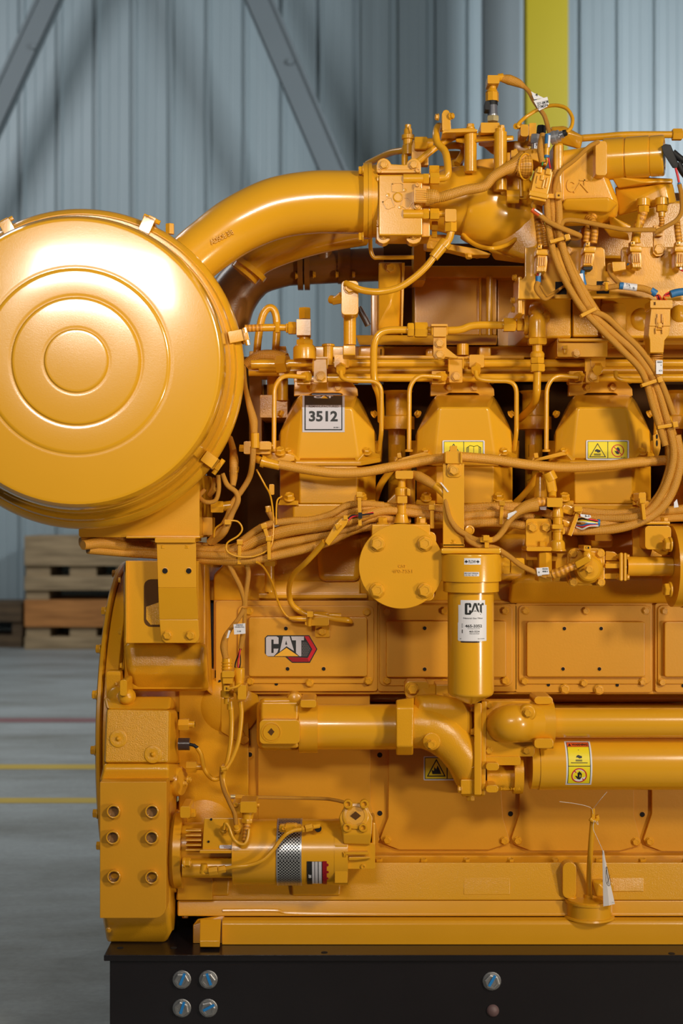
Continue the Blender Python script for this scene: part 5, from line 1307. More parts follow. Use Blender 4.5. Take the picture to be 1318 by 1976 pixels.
tie(1078, 462, 1.3, 34, 7, -.055); tie(1136, 602, 1.1 - 2.0 + 2, 32, 7, -.045, False); tie(1256, 738, 1.25, 36, 7, -.04); tie(1286, 822, 1.4, 34, 7, -.035); tie(1108, 1010, .35, 50, 8, -.005)
V(980, 840, 3.899)
b = B('paint'); b.hull([(405, 540, .0), (435, 505, .0), (505, 545, .0), (490, 610, .0), (400, 580, .0), (405, 540, .05), (505, 545, .05), (400, 580, .05)], .005); b.hull([(400, 620, -.0), (480, 650, -.0), (470, 700, -.0), (420, 690, -.0), (400, 620, .04), (480, 650, .04), (420, 690, .04)], .005); b.rbox(500, 535, 560, 575, 8, -.02, .02, .003); b.rbox(985, 430, 1040, 500, 12, -.0, .05, .004); b.prism([(975, 495), (1060, 495), (1075, 545), (1010, 548), (970, 525)], -.0, .01, .001); b.done_split('harness_clip', harness)
for i, (m_, y) in enumerate((('red_wire', 612), ('black_plastic', 630), ('white_wire', 648), ('decal_yellow', 640), ('red_wire', 678), ('blue_tape', 668), ('white_wire', 690))):
    b = B(m_); b.tube([(515, y + 10 * (i % 2), .0), (560, y - 8 + i * 4, -.01), (610, y + 4 * (3 - i) + 5, -.015), (680, 645 + i * 6, -.005)], 6.5, n=8); b.done('wire', harness, {'red_wire': 'red wire', 'black_plastic': 'black wire', 'white_wire': 'white wire', 'decal_yellow': 'yellow wire', 'blue_tape': 'blue wire'}[m_])
b = B('blue_tape'); b.cyl((672, 658, .0), (690, 660, .0), 28); b.done('tape_band', harness, 'dark blue tape band')
b = B('label_white'); b.hull([(240, 540, -.0), (290, 535, -.0), (290, 562, -.0), (245, 560, -.0), (240, 540, .001), (290, 562, .001)], 0); b.prism([(545, 592), (620, 600), (628, 618), (600, 628), (548, 610)], -.02, -.019, 0); b.prism([(0, 590), (65, 565), (50, 590), (0, 625)], -.058, -.057, 0); b.prism([(1250, 505), (1272, 480), (1285, 540), (1250, 545)], -.01, -.009, 0); b.mat('ink').text('5-1', 580, 600, 612, 615, -.0205, .0003); b.done('cable_label', harness, 'white cable label with black print', kind='stuff')

# small wiring bits left of centre
V(380, 780, 3.661)
b = B('braid'); b.tube([(330, -260, .14), (338, -150, .09), (355, -60, .04), (375, 20, .02), (400, 120, .01), (405, 210, .0)], [17, 17, 18, 24, 30, 22], n=18); b.mat('paint').tube([(410, 205, .0), (410, 310, .0)], 30, mode='l'); b.mat('braid').tube([(398, 300, .0), (392, 420, .01), (370, 520, .03), (310, 620, .04), (250, 700, .04), (215, 800, .03), (160, 900, .03), (90, 975, .05)], [22, 20, 20, 20, 20, 22, 28, 26], n=16)
b.tube([(180, 490, .0), (215, 570, .0), (275, 620, .0), (290, 680, .0), (250, 770, .01), (190, 900, .02), (110, 970, .05)], [16, 18, 18, 20, 20, 28, 30], n=16); b.tube([(235, 240, .22), (255, 320, .12), (262, 400, .05), (260, 500, .05), (255, 580, .04)], [20, 24, 32, 30, 18], n=16); b.mat('paint').cyl((265, 440, .05), (262, 480, .05), 34)
b.mat('braid').tube([(60, 600, .02), (20, 650, .02), (60, 690, .0), (130, 680, .0), (155, 600, .0), (150, 500, .0)], 16, n=12); b.tube([(130, 520, .02), (110, 600, .02), (90, 640, .02), (130, 600, .0)], 16, n=12)
b.mat('paint').hexn((100, 725, .04), (190, 725, .04), 46); b.cyl((188, 722, .04), (240, 715, .04), 34); b.rbox(20, 800, 110, 925, 8, .08, .14, .003); b.rbox(195, 815, 240, 850, 5, -.005, .01, .002)
b.tube([(230, 820, .0), (290, 830, .0), (320, 880, .0), (290, 930, .0), (215, 980, .0), (215, 1040, .0), (290, 1075, .0), (400, 1075, .0), (500, 1030, .0), (535, 960, .0), (540, 800, .01), (520, 650, .03), (480, 570, .05), (420, 460, .05)], 6.5, n=10); b.tube([(180, 840, .01), (130, 880, .02), (120, 940, .03)], 6.5, n=10)
b.done('cable_group', E)
b = B('paint'); b.rbox(510, 565, 545, 640, 8, .06, .08, .002); b.prism([(480, 720), (520, 715), (525, 755), (490, 768)], .04, .06, .002); b.mat('braid').tube([(500, 750, .05), (530, 800, .04), (550, 850, .02)], 20, n=14); b.mat('paint').tube([(560, 850, .0), (565, 690, .02), (600, 650, .03)], 6, n=8); b.mat('steel').cyl((545, 860, .01), (580, 850, .01), 10); b.done('ground_wire', E)
# inline connector and its cable down to the cover
b = B('paint'); b.hull([(900, 970, -.03), (930, 1005, -.03), (1060, 850, -.03), (1075, 810, -.03), (1020, 800, -.03), (965, 860, -.03), (900, 970, -.0), (930, 1005, -.0), (1075, 810, -.0), (965, 860, -.0)], .003); b.hull([(970, 850, -.04), (1000, 830, -.04), (1025, 850, -.04), (985, 890, -.04), (970, 850, -.02), (1025, 850, -.02), (985, 890, -.02)], .002); b.rbox(1035, 785, 1065, 815, 5, -.035, -.01, .001); b.done('inline_connector', E)
b = B('red_wire'); b.tube([(1065, 825, -.02), (1100, 795, -.02), (1180, 780, -.02), (1245, 765, -.01)], 5.5, n=8); b.mat('black_plastic').tube([(1062, 815, -.02), (1095, 785, -.02), (1140, 785, -.02), (1200, 778, -.02), (1245, 772, -.01)], 5.5, n=8); b.rbox(1140, 765, 1168, 808, 3, -.030, -.015, .001); b.done_split('wire', E)
V(400, 1060, 3.661)
b = B('paint'); b.tube([(830, -55, -.02), (765, 20, .0), (695, 95, .02), (612, 175, .06), (580, 260, .10), (580, 330, .13), (600, 390, .14), (660, 440, .15), (720, 465, .15)], [20, 20, 19, 19, 19, 20, 22, 22], n=16, seg=8); b.tube([(720, 460, .15), (800, 470, .15), (900, 490, .15), (990, 500, .155), (1020, 515, .165)], [18, 20, 20, 22, 12], n=16); b.tube([(760, 455, .155), (850, 460, .155)], 18, mode='l'); b.tube([(860, 465, .155), (945, 468, .155)], 18, mode='l')
b.rbox(690, 478, 860, 540, 14, .14, .17, .005); b.rbox(762, 540, 865, 620, 8, .172, .18, .001); b.rbox(705, 438, 748, 478, 4, .12, .16, .002); b.tube([(725, 470, .135), (720, 540, .14)], 14, mode='l'); b.tube([(700, 492, .14), (640, 490, .14), (580, 485, .14)], [20, 20, 12], n=14)
cc = b.done('probe_cable', E); bolt(811, 580, .172, 32, cc)
b = B('paint'); b.tube([(350, 90, .0), (400, 130, .04), (460, 240, .10), (500, 370, .14), (550, 460, .15), (600, 492, .15)], 8, n=10); b.done('thin_wire', E)
b = B('paint'); b.rbox(402, 85, 478, 120, 6, .06, .2, .003); b.cyl((440, 300, .16), (440, 118, .16), 34, n=20); b.done('deck_post', E)
# twin drop cables to the starter
b = B('braid'); b.tube([(140, 80, .03), (190, 180, .04), (235, 270, .05), (262, 360, .05), (262, 400, .05)], 18, n=16); b.tube([(270, 90, .03), (290, 160, .04), (280, 260, .05), (268, 350, .05), (268, 400, .05)], 18, n=16); b.tube([(262, 420, .05), (220, 490, .05), (165, 560, .05), (130, 620, .05), (118, 690, .05), (130, 770, .05)], [20, 16, 16, 22, 28, 22], n=16)
b.tube([(265, 420, .05), (262, 520, .05), (250, 620, .05), (235, 700, .05)], [14, 14, 20, 16], n=16); b.done('drop_cable', E)
b = B('red_wire'); b.tube([(235, 700, .05), (222, 780, .05), (215, 880, .05)], 5, n=8); b.mat('black_plastic').tube([(240, 700, .055), (200, 800, .055), (195, 870, .055)], 5, n=8); b.tube([(228, 700, .055), (235, 800, .055), (218, 870, .055)], 4, n=8); b.mat('decal_orange').tube([(232, 700, .06), (215, 760, .06), (230, 850, .06)], 4, n=8); b.done_split('wire', E)
b = B('label_white'); b.prism([(185, 530), (268, 522), (270, 595), (190, 602)], .03, .0306, 0); b.prism([(150, 572), (165, 575), (150, 625), (135, 628)], .03, .0306, 0); b.mat('ink').text('E18/2521', 205, 530, 252, 540, .0295, .0002, .01); b.text('21B-5RP6-75A/L', 195, 545, 262, 553, .0295, .0002, .01); b.text('C-2H', 212, 574, 238, 584, .0295, .0002, .02); b.done('cable_label', E, 'white cable label with black print')
b = B('paint')
def drop_conn(b, cx, y0, y1, w_):
    b.lathe((cx, y1, .05), (0, 0, 1), [(w_ * .5, 0), (w_ * .5, 40), (w_, 48), (w_, 90), (w_ * .8, 96), (w_ * .85, 150), (w_, 160), (w_, 215), (w_ * .8, 225), (w_ * .75, y1 - y0)], 16)
drop_conn(b, 140, 770, 1090, 46); drop_conn(b, 225, 885, 1060, 40); b.rbox(104, 860, 190, 905, 6, .005, .06, .003); b.rbox(110, 905, 180, 950, 6, .01, .06, .003); b.rbox(118, 965, 156, 1002, 5, -.0, .04, .002); b.mat('bore').box(132, 975, 140, 992, -.001, .0, 0); b.mat('paint').tube([(150, 985, .0), (200, 972, .0), (235, 950, .01)], 9, n=8)
for q in range(3): b.lathe((140, 800 + q * 22, .05), (0, 0, 1), [(36, -6), (42, 0), (36, 6)], 18)
b.rbox(215, 960, 275, 1060, 8, .01, .06, .003); b.done('cable_connector', E)
V(160, 1330, 3.876)
b = B('paint'); b.cyl((1100, 90, .05), (1105, 150, .05), 26); b.tube([(1108, 145, .05), (1112, 250, .05), (1105, 400, .045), (1080, 540, .04), (1055, 620, .04), (1050, 680, .04), (1070, 770, .035), (1110, 870, .02), (1140, 960, .0), (1148, 1010, -.01)], [20, 19, 18, 17, 18, 18, 17, 16, 15, 15], n=16, seg=8); b.tube([(1178, 90, .05), (1185, 200, .05), (1165, 380, .045), (1120, 510, .04), (1070, 600, .035)], [20, 18, 17, 16, 14], n=16); b.rbox(1030, 575, 1065, 620, 5, .02, .05, .002); b.tube([(1040, 600, .02), (1075, 590, .02)], 16, mode='l'); b.done('drop_cable', E)
b = B('bore'); b.tube([(1150, 370, .215), (1210, 400, .215), (1250, 420, .215), (1245, 300, .215)], 5, n=6, mode='l'); b.done('gasket_line', E)
b = B('paint'); b.prism([(1030, 60), (1180, 60), (1190, 300), (1240, 400), (1200, 420), (1030, 320)], .19, .23, .004); b.lathe((1215, 375, .19), (0, -1, 0), [(28, 0), (26, 8), (.1, 9)], 18); b.done('block_pad', E)
# =====================================================================  UPPER LEFT: INTAKE AND EXHAUST PIPES
V()
b = B('paint_smooth'); b.tube([(330, 545, .02), (368, 503, .03), (408, 470, .04), (460, 434, .05), (530, 403, .055), (600, 391, .055), (660, 390, .055), (703, 391, .055)], [52, 52, 53, 56, 59, 60, 60, 60], n=64, seg=10); ip = b.done('intake_pipe', E)
b = B('paint'); th = math.atan2(62, -78)
c = (433, 457)
P = [(c[0] + 30 * u + 0, c[1] - 17 * u) for u in (-1, 1)]
xq = pt(404, 457, 0).x; b.fn = lambda p: Vector((p.x, p.y + (p.x - xq) * .15, p.z)); b.text('ADSOE 3/8', 404, 452, 452, 462, -.0195, .004, .02, rot=-.50)
b.done('raised_lettering', ip)
b = B('paint_smooth'); b.tube([(470, 530, .25), (500, 496, .25), (560, 468, .25), (630, 448, .26), (700, 436, .28)], [30, 34, 37, 38, 38], n=32); b.cyl((478, 522, .25), (484, 514, .25), 38); b.done('intake_pipe', E)
b = B('paint_shaded'); b.tube([(400, 700, .42), (428, 630, .42), (450, 572, .42), (490, 530, .42), (545, 518, .42), (590, 517, .42), (740, 510, .42)], [50, 50, 48, 44, 36, 32, 32], n=40); ex = b.done('exhaust_elbow', E)
b = B('paint_shaded'); b.cyl((575, 518, .42), (585, 518, .42), 42); b.cyl((588, 518, .42), (598, 518, .42), 42); b.cyl((652, 512, .42), (676, 512, .42), 36); b.cyl((598, 515, .42), (655, 515, .42), 26); b.lathe((625, 490, .40), (0, -.4, 1), [(18, -10), (16, 8), (.1, 12)], 16); fg = b.done('exhaust_flange', E)
bolts([(570, 532), (604, 530), (648, 530), (680, 530)], .38, 7, fg, ax=(1, 0, 0)); 
for y in (395 + 50, 480 + 50): pass
# hanging loop hose behind the canister and small tee
V(440, 560, 3.661)
b = B('paint'); b.tube([(200, 500, .30), (215, 330, .30), (245, 180, .30), (290, 125, .30), (330, 150, .30), (345, 250, .30), (335, 450, .30)], 27, n=20); b.done('breather_hose', E)
b = B('conduit'); b.cyl((120, 270, .15), (250, 265, .15), 26, n=20); b.mat('paint').cyl((245, 265, .15), (335, 263, .15), 27); b.cyl((332, 263, .15), (366, 263, .15), 24); b.hexn((334, 263, .15), (364, 263, .15), 42); b.cyl((366, 263, .15), (410, 265, .15), 24)
b.hexn((408, 268, .15), (425, 268, .15), 36); b.hexn((425, 268, .15), (482, 268, .15), 48); b.rbox(484, 205, 584, 318, 4, .125, .17, .002); b.hexn((542, 205, .15), (542, 125, .15), 46)
b.cyl((542, 318, .15), (542, 355, .15), 40); b.hexn((542, 390, .15), (542, 350, .15), 66); b.lathe((542, 488, .15), (0, 0, 1), [(82, 0), (82, 75), (66, 98), (.1, 100)], 32)
b.done('fuel_tee', E)
b = B('paint'); b.lathe((708, 500, .16), (0, 0, 1), [(36, -30), (36, 100), (46, 104), (46, 116), (40, 120), (.1, 120)], 24); b.done('capped_port', E)
V(380, 350, 1)
# bolt on the canister top
b = B('paint'); b.hexn((-52, 102, .0), (-52, 82, .0), 9); b.done('canister_stud', E)
# =====================================================================  THROTTLE BODY
V(680, 120, 3.468); TD = .0
b = B('paint'); b.cyl((72, 930, .055), (102, 930, .055), 250, n=64); b.cyl((104, 930, .055), (128, 930, .055), 252, n=64); b.cyl((128, 930, .055), (165, 930, .055), 240, n=64)
tf = b.done('throttle_flange', E)
for (x, y) in ((60, 725), (60, 1170)): b2 = bolt(x + 14, y, .0, 34, tf, ax=(-1, 0, 0), hs=1.3)
b = B('paint'); 
b.prism([(160, 745), (200, 745), (520, 745), (520, 1040), (520, 1170), (160, 1170)], .0, .08, .003)
b.box(160, 760, 470, 800, -.02, .05, .003); b.box(175, 800, 520, 1050, -.012, .04, .003)
# top lugs
b.prism([(160, 740), (160, 690), (170, 660), (190, 645), (212, 640), (235, 648), (252, 665), (260, 682), (345, 686), (362, 682), (372, 660), (392, 645), (412, 640), (436, 648), (456, 668), (460, 690), (460, 745)], -.008, .03, .002)
b.prism([(160, 718), (448, 718), (448, 740), (160, 740)], -.012, .02, .001)
b.box(175, 750, 470, 1160, -.024, .0, .004)
th_ = b.done('throttle_body', E)
V(660, 380, 3.468)
b = B('paint'); b.prism([(228, 150), (530, 150), (530, 280), (520, 300), (500, 312), (475, 315), (450, 308), (432, 290), (425, 245), (400, 228), (350, 230), (325, 250), (320, 290), (300, 308), (275, 315), (248, 305), (230, 285)], -.004, .03, .002); b.box(230, 160, 525, 195, -.010, .02, .001)
b.done('actuator_flange', th_)
bolts([(275, 253), (478, 253)], -.006, 32, th_); bolts([(247, 175), (505, 175)], -.010, 17, th_, kind='socket')
V(680, 120, 3.468)
bolts([(210, 690), (410, 690)], -.009, 32, th_); bolts([(178, 728), (437, 726)], -.012, 17, th_, kind='socket')
b = B('paint')
def petal(P): b.line(P, 8, -.0235, .0022, True)
petal([(268, 815), (285, 806), (325, 806), (342, 815), (345, 862), (300, 866), (268, 862)]); petal([(205, 935), (240, 905), (262, 905), (285, 955), (280, 965), (240, 980), (228, 975)]); petal([(345, 905), (372, 905), (402, 935), (375, 975), (362, 978), (328, 958)])
b.lathe((304, 905, -.0235), (0, -1, 0), [(34, 0), (33, 9), (26, 12), (24, 10), (.1, 10)], 24)
for x, y in ((238, 890), (350, 856), (320, 970)): b.lathe((x, y, -.0235), (0, -1, 0), [(14, 0), (12, 7), (.1, 8)], 12)
b.done('cast_ribs', th_)
b = B('paint'); b.rbox(408, 806, 458, 850, 18, -.030, 0, .001); b.rbox(408, 940, 458, 985, 18, -.030, 0, .001); b.rbox(412, 843, 495, 937, 6, -.05, 0, .002)
for q in range(6): b.box(424, 852 + q * 14, 494, 860 + q * 14, -.0525, -.04, .0006)
b.done('actuator_plug', th_)
bolts([(433, 822), (433, 965)], -.031, 14, th_, kind='socket')
b = B('braid'); b.tube([(495, 905, -.035), (545, 900, -.04), (585, 905, -.042), (640, 890, -.045), (760, 855, -.045), (880, 832, -.045), (940, 770, -.045), (1010, 725, -.04), (1090, 690, -.035), (1150, 650, -.03)], [56, 50, 33, 34, 34, 33, 33, 36, 50, 62], n=20, seg=8)
b.tube([(1100, 700, -.03), (1150, 700, -.03), (1190, 700, -.03)], [60, 82, 78], n=24, mode='l'); b.done('braided_cable', E)
b = B('paint'); P = [(1160 + 45 * math.cos(a), 700 + 88 * math.sin(a), -.045 + .01 * math.cos(a)) for a in [q * math.pi / 6 for q in range(13)]]; b.tube(P, 6, n=8); b.done('cable_tie', E)
# nuts and pipes beside the actuator
b = B('paint'); b.cyl((340, 782, -.02), (472, 782, -.02), 33); b.hexn((472, 782, -.02), (512, 782, -.02), 37); b.hexn((518, 780, -.02), (582, 780, -.02), 40); b.hexn((514, 722, -.0), (580, 722, -.0), 32)
b.tube([(580, 778, -.02), (625, 770, -.02), (640, 730, -.02), (632, 640, -.01), (615, 590, .0), (570, 540, .01), (560, 480, .02), (575, 430, .04), (600, 445, .06)], 25, n=20); b.cyl((608, 712, -.015), (662, 712, -.015), 30) if False else None
b.done('sensor_line', E)
b = B('paint'); b.cyl((340, 1018, -.02), (472, 1018, -.02), 33); b.hexn((472, 1018, -.02), (512, 1018, -.02), 37); b.hexn((518, 1018, -.02), (580, 1018, -.02), 40); b.cyl((575, 1015, -.02), (630, 1015, -.02), 20); b.rbox(622, 982, 692, 1060, 8, -.03, .0, .003)
V(660, 380, 3.468)
b.rbox(690, 80, 765, 165, 8, -.035, .0, .004); b.hexn((727, 165, -.02), (727, 235, -.02), 44); b.hexn((600, 195, .02), (640, 195, .02), 34); b.hexn((600, 250, .03), (635, 250, .03), 26)
b.tube([(730, 230, -.02), (718, 275, -.02), (690, 315, -.02), (640, 370, -.02)], 26, n=20); b.cyl((690, 305, -.02), (612, 405, -.02), 40, 34); b.cyl((700, 300, -.02), (675, 330, -.02), 42)
b.mat('paint').tube([(620, 395, -.02), (560, 470, -.02), (470, 550, -.02), (370, 610, -.02), (250, 635, -.02), (140, 625, -.015), (60, 595, -.01), (25, 580, .0)], 23, n=20); b.done('actuator_hose', E)
# post with clamp at left (x ~ 675)
b = B('paint'); b.rbox(-5, 560, 110, 790, 26, -.0, .06, .003); pc = b.done('post_bracket', E); bolt(52, 610, .0, 42, pc)
b = B('paint'); b.cyl((52, 990, .05), (52, 780, .05), 42, n=28); b.box(5, 990, 90, 1060, .02, .1, .003); b.done('bracket_post', E)
b = B('brown_black'); b.tube([(110, 740, .10), (150, 810, .10), (175, 860, .10)], 22); b.mat('paint').tube([(-75, 685, .08), (-40, 690, .07), (0, 660, .06)], 28); b.hexn((-65, 700, .06), (-5, 690, .06), 26); b.done('rear_fitting', E)
# =====================================================================  AFTERCOOLER BOX
b = B('paint'); b.box(485, 540, 1035, 925, .42, .8, .003); b.box(360, 460, 1220, 540, .40, .8, .003); b.box(915, 535, 925, 920, .41, .43, .001); b.box(1040, 540, 1300, 1000, .44, .8, .003); ac = b.done('aftercooler_box', E)
b = B('paint'); b.cyl((985, 925, .40), (985, 535, .40), 22, n=16); b.cyl((925, 925, .41), (925, 535, .41), 8, n=8); b.done('drain_tube', E)
b = B('paint'); b.hull([(245, 438, .28), (410, 438, .28), (400, 870, .30), (240, 870, .26), (330, 700, .25), (245, 438, .4), (410, 438, .4), (400, 920, .4), (235, 920, .4), (240, 920, .28), (405, 920, .30)], .004)
b.box(195, 650, 240, 930, .30, .4, .003); b.hull([(400, 440, .27), (420, 440, .27), (405, 920, .28), (395, 920, .28), (400, 440, .4), (420, 440, .4), (405, 920, .4)], .001); fp = b.done('cooler_end_plate', E); bolt(325, 478, .275, 38, fp); 
b = B('paint'); b.tube([(190, 250, .14), (192, 350, .14), (212, 402, .14), (260, 406, .14), (480, 404, .14)], 14, n=12); b.done('support_strap', E)
b = B('paint'); b.hull([(90, 925, .24), (1040, 925, .24), (115, 990, .20), (1035, 990, .20), (90, 925, .5), (1040, 925, .5), (115, 1000, .5), (1035, 1000, .5)], .003)
b.box(-10, 1060, 1220, 1085, .2, .5, .002)
for x0, x1, y0 in ((110, 282, 995), (560, 610, 1010), (915, 1000, 995), (240, 285, 1000)): b.box(x0, y0, x1, 1075, .22, .4, .006)
b.cyl((808, 1060, .20), (808, 985, .20), 40, n=24); b.cyl((780, 1085, .2), (780, 1085, .2), 1) if False else None
b.done('manifold_shelf', E)
b = B('hole_shade'); b.box(285, 1000, 1240, 1070, .45, .5, 0); b.done('recess_shade', E)  # black sheet painted for the shade behind the shelf
# support bar and bolts under the throttle elbow
b = B('paint'); b.prism([(565, 285), (700, 310), (900, 345), (1000, 380), (985, 390), (850, 388), (720, 355), (565, 345)], .10, .14, .003); b.box(560, 250, 700, 320, .12, .2, .003)
b.rbox(480, 290, 560, 560, 6, .30, .4, .003); sb = b.done_split('elbow_support', E)[0]; bolt(848, 385, .10, 28, sb, ax=(0, -.2, -1), hs=1.3); bolt(905, 385, .13, 24, sb, ax=(0, -.2, -1), hs=1.3)
# =====================================================================  TURBO ELBOW AND UPPER RIGHT
V(680, 120, 3.468)
b = B('paint_smooth')
b.tube([(480, 950, .10), (620, 935, .10), (760, 930, .10), (860, 960, .10), (960, 985, .11), (1080, 1010, .13)], [165, 210, 235, 262, 262, 258], n=64); te = b.done('turbo_elbow', E)
V(660, 380, 3.468)
b = B('paint'); P = []
for q in range(15):
    a = math.radians(-30 + q * 12); P.append((1000 + 262 * math.cos(a) * .98, 60 + 285 * math.sin(a), .02 + .07 * abs(math.cos(a))))
b.tube(P, 15, n=12); b.done('clamp_band', te)
b = B('paint_cast'); b.hull([(1000, -60, .06), (1350, -60, .06), (1240, 420, .06), (1000, 340, .08), (1350, 300, .05), (1240, -100, .2), (1000, 420, .2), (1240, 450, .2)], .01, 3); b.hull([(980, 340, .09), (1240, 330, .09), (1240, 410, .09), (1150, 415, .09), (980, 370, .1), (980, 340, .2), (1240, 420, .2)], .006); b.done('turbo_housing', E)
V(680, 120, 3.468)
# posts and yoke on top
b = B('paint'); b.cyl((790, 735, .02), (790, 465, .02), 42, n=28); b.cyl((790, 470, .02), (790, 445, .02), 30); b.cyl((990, 860, .0), (990, 470, .0), 44, n=28); b.cyl((990, 480, .0), (990, 445, .0), 32)
yk = b.done('yoke_post', E); bolt(790, 442, .02, 30, yk, ax=(0, -.1, 1), hs=1.3); bolt(998, 448, .0, 26, yk, ax=(0, -.1, 1), hs=1.3)
b = B('paint'); b.hull([(690, 512, .03), (860, 486, .03), (1080, 492, .0), (1080, 525, .0), (940, 520, -.01), (745, 545, .02), (690, 535, .03), (690, 512, .15), (860, 480, .15), (1080, 490, .15), (1080, 520, .15), (690, 535, .15)], .003)
b.rbox(860, 404, 985, 472, 4, .0, .06, .003); b.hull([(1000, 500, -.02), (1045, 500, -.02), (1045, 700, -.02), (1000, 700, -.02), (1000, 500, .02), (1045, 500, .02), (1045, 700, .02), (1000, 700, .02)], .004) if False else None
b.prism([(605, 448), (740, 440), (800, 440), (838, 448), (838, 465), (740, 470), (625, 472), (600, 480)], .0, .05, .002); b.done('sensor_yoke', E)
b = B('paint'); b.prism([(598, 345), (610, 322), (628, 316), (645, 322), (655, 345), (662, 450), (640, 470), (600, 455)], .0, .02, .002); cb2 = b.done('clip_bracket', E); bolt(655, 362, -.0, 24, cb2, ax=(.8, -.6, 0), hs=1.4); bolt(575, 368, .01, 24, cb2, ax=(-1, -.2, 0), hs=1.2)
# sensor with elbow connector
b = B('brass'); b.hexn((940, 398, .02), (940, 362, .02), 42); b.mat('steel').cyl((940, 364, .02), (940, 352, .02), 34); b.mat('grey_plastic').cyl((938, 354, .02), (935, 270, .02), 34, n=28); b.mat('black_plastic').cyl((936, 290, .02), (934, 262, .02), 38)
b.rbox(888, 258, 920, 318, 10, -.01, .02, .002); b.mat('paint').cyl((935, 264, .02), (935, 205, .02), 44, 44, n=8); b.cyl((935, 206, .02), (938, 180, .02), 44, 28); b.cyl((938, 182, .02), (938, 130, .02), 24)
b.rbox(905, 86, 985, 142, 6, .0, .045, .004); b.done('pressure_sensor', E, 'sensor with grey and black body on a brass hexagon nut')
b = B('paint'); b.tube([(975, 105, .02), (1010, 100, .02)], 27, mode='l'); b.mat('braid').tube([(1000, 108, .02), (1050, 118, .02), (1110, 140, .02), (1150, 165, .02)], [24, 34, 28, 16], n=16); b.tube([(1140, 155, .02), (1180, 195, .02), (1215, 260, .015), (1250, 310, .01), (1285, 360, .0), (1310, 440, -.01), (1320, 480, -.02)], 15)
b.mat('blue_tape').cyl((1205, 228, .018), (1255, 318, .01), 17); b.done('sensor_cable', E)
b = B('label_white'); b.hull([(1195, 195, .0), (1240, 225, .0), (1282, 240, .0), (1215, 250, .0), (1195, 195, .001), (1282, 240, .001)], 0); b.poly([(1212, 258), (1305, 232), (1318, 290), (1250, 325)], -.002, .0006)
b.mat('ink').text('25Y-6M1M', 1235, 262, 1312, 282, -.003, .0003, .01, rot=-.25); b.text('SYM5P4', 1240, 285, 1310, 305, -.003, .0003, .01, rot=-.25); b.text('4', 1225, 208, 1240, 228, -.0008, .0003); b.done('cable_label', E, 'white folded cable label with black print')
# left small valve, tube running left/back
b = B('paint'); b.lathe((372, 560, .10), (0, 0, 1), [(40, -60), (40, 0), (34, 4), (34, 40), (44, 44), (44, 70), (30, 78), (28, 110), (20, 118), (22, 140), (.1, 142)], 10); b.cyl((350, 720, .1), (350, 620, .1), 22); b.cyl((380, 430, .09), (395, 500, .09), 10)
b.prism([(395, 640), (395, 560), (410, 520), (440, 500), (475, 505), (510, 560), (510, 690), (395, 690)], .07, .09, .002); b.hexn((415, 545, .06), (500, 545, .06), 46); b.cyl((500, 545, .06), (540, 545, .06), 36); b.done('check_valve', E)
b = B('paint'); b.tube([(100, 680, .25), (180, 640, .2), (260, 605, .15), (340, 590, .11), (390, 570, .10)], 22, n=16); b.tube([(440, 665, .05), (540, 585, .05), (640, 520, .06), (760, 480, .09), (900, 520, .12)], 22, n=16); b.tube([(600, 560, .12), (720, 560, .14), (745, 600, .14), (700, 680, .13)], 24, n=16)
b.box(520, 690, 760, 740, .14, .3, .004); b.prism([(835, 650), (950, 640), (950, 900), (740, 740)], .10, .2, .003); b.cyl((700, 660, .16), (700, 740, .16), 40); b.box(640, 590, 760, 640, .18, .3, .004); b.done('oil_feed_tube', E)
b = B('paint'); b.hull([(850, 545, .10), (1190, 520, .08), (1190, 600, .08), (940, 620, .10), (850, 545, .3), (1190, 520, .3), (940, 620, .3)], .004); b.lathe((905, 545, .06), (0, 0, 1), [(60, -6), (60, 6), (.1, 6)], 20); b.box(1030, 600, 1120, 900, .04, .2, .004); b.cyl((1030, 900, .0), (1112, 900, .0), 44); b.hexn((1112, 892, .0), (1168, 892, .0), 30); b.tube([(1090, 590, .0), (1110, 660, -.01), (1125, 780, -.01), (1130, 900, -.01)], 16, n=10); b.rbox(1062, 588, 1105, 640, 6, -.01, .01, .001)
b.prism([(1150, 590), (1230, 560), (1300, 600), (1300, 700), (1230, 660), (1150, 640)], .02, .1, .004); b.done('linkage_plate', E)

# ---- compressor body right of centre
V(980, 150, 3.899)
b = B('paint'); b.hull([(345, 560, .0), (660, 510, .0), (740, 720, .0), (760, 790, .0), (840, 950, .0), (820, 1050, .02), (760, 1110, .05), (345, 960, .0), (380, 1120, .04), (345, 560, .3), (660, 510, .3), (840, 950, .3), (760, 1110, .3), (345, 1100, .3)], .012, 3)
b.hull([(430, 910, -.02), (770, 900, -.02), (830, 950, -.0), (760, 1020, -.0), (400, 960, -.01), (420, 1000, .0), (430, 900, .1), (830, 950, .1), (400, 1000, .1)], .01, 3)
b.rbox(660, 475, 745, 735, 22, -.03, .2, .006); b.box(345, 480, 425, 940, -.01, .2, .008)
b.lathe((628, 757, .0), (0, -1, 0), [(22, 0), (20, 3), (.1, 3)], 16)
comp = b.done('gas_mixer_body', E)
b = B('paint'); b.text('C', 440, 762, 500, 862, -.0, .003, .06); b.line([(500, 860), (545, 790), (605, 858)], 9, -.0005, .0025); b.line([(545, 770), (600, 770)], 9, -.0005, .0025); b.line([(578, 765), (578, 820)], 9, -.0005, .0025)
b.done('cast_logo', comp)
b = B('paint')
b.hull([(760, 1040, .02), (800, 1050, -.0), (935, 1115, .0), (905, 1160, .0), (770, 1110, .02), (760, 1040, .08), (935, 1115, .08), (770, 1110, .08)], .003); b.hull([(690, 1095, .02), (905, 1170, .0), (915, 1225, .02), (770, 1200, .03), (690, 1095, .1), (915, 1225, .1)], .003); b.done('mixer_foot', comp)
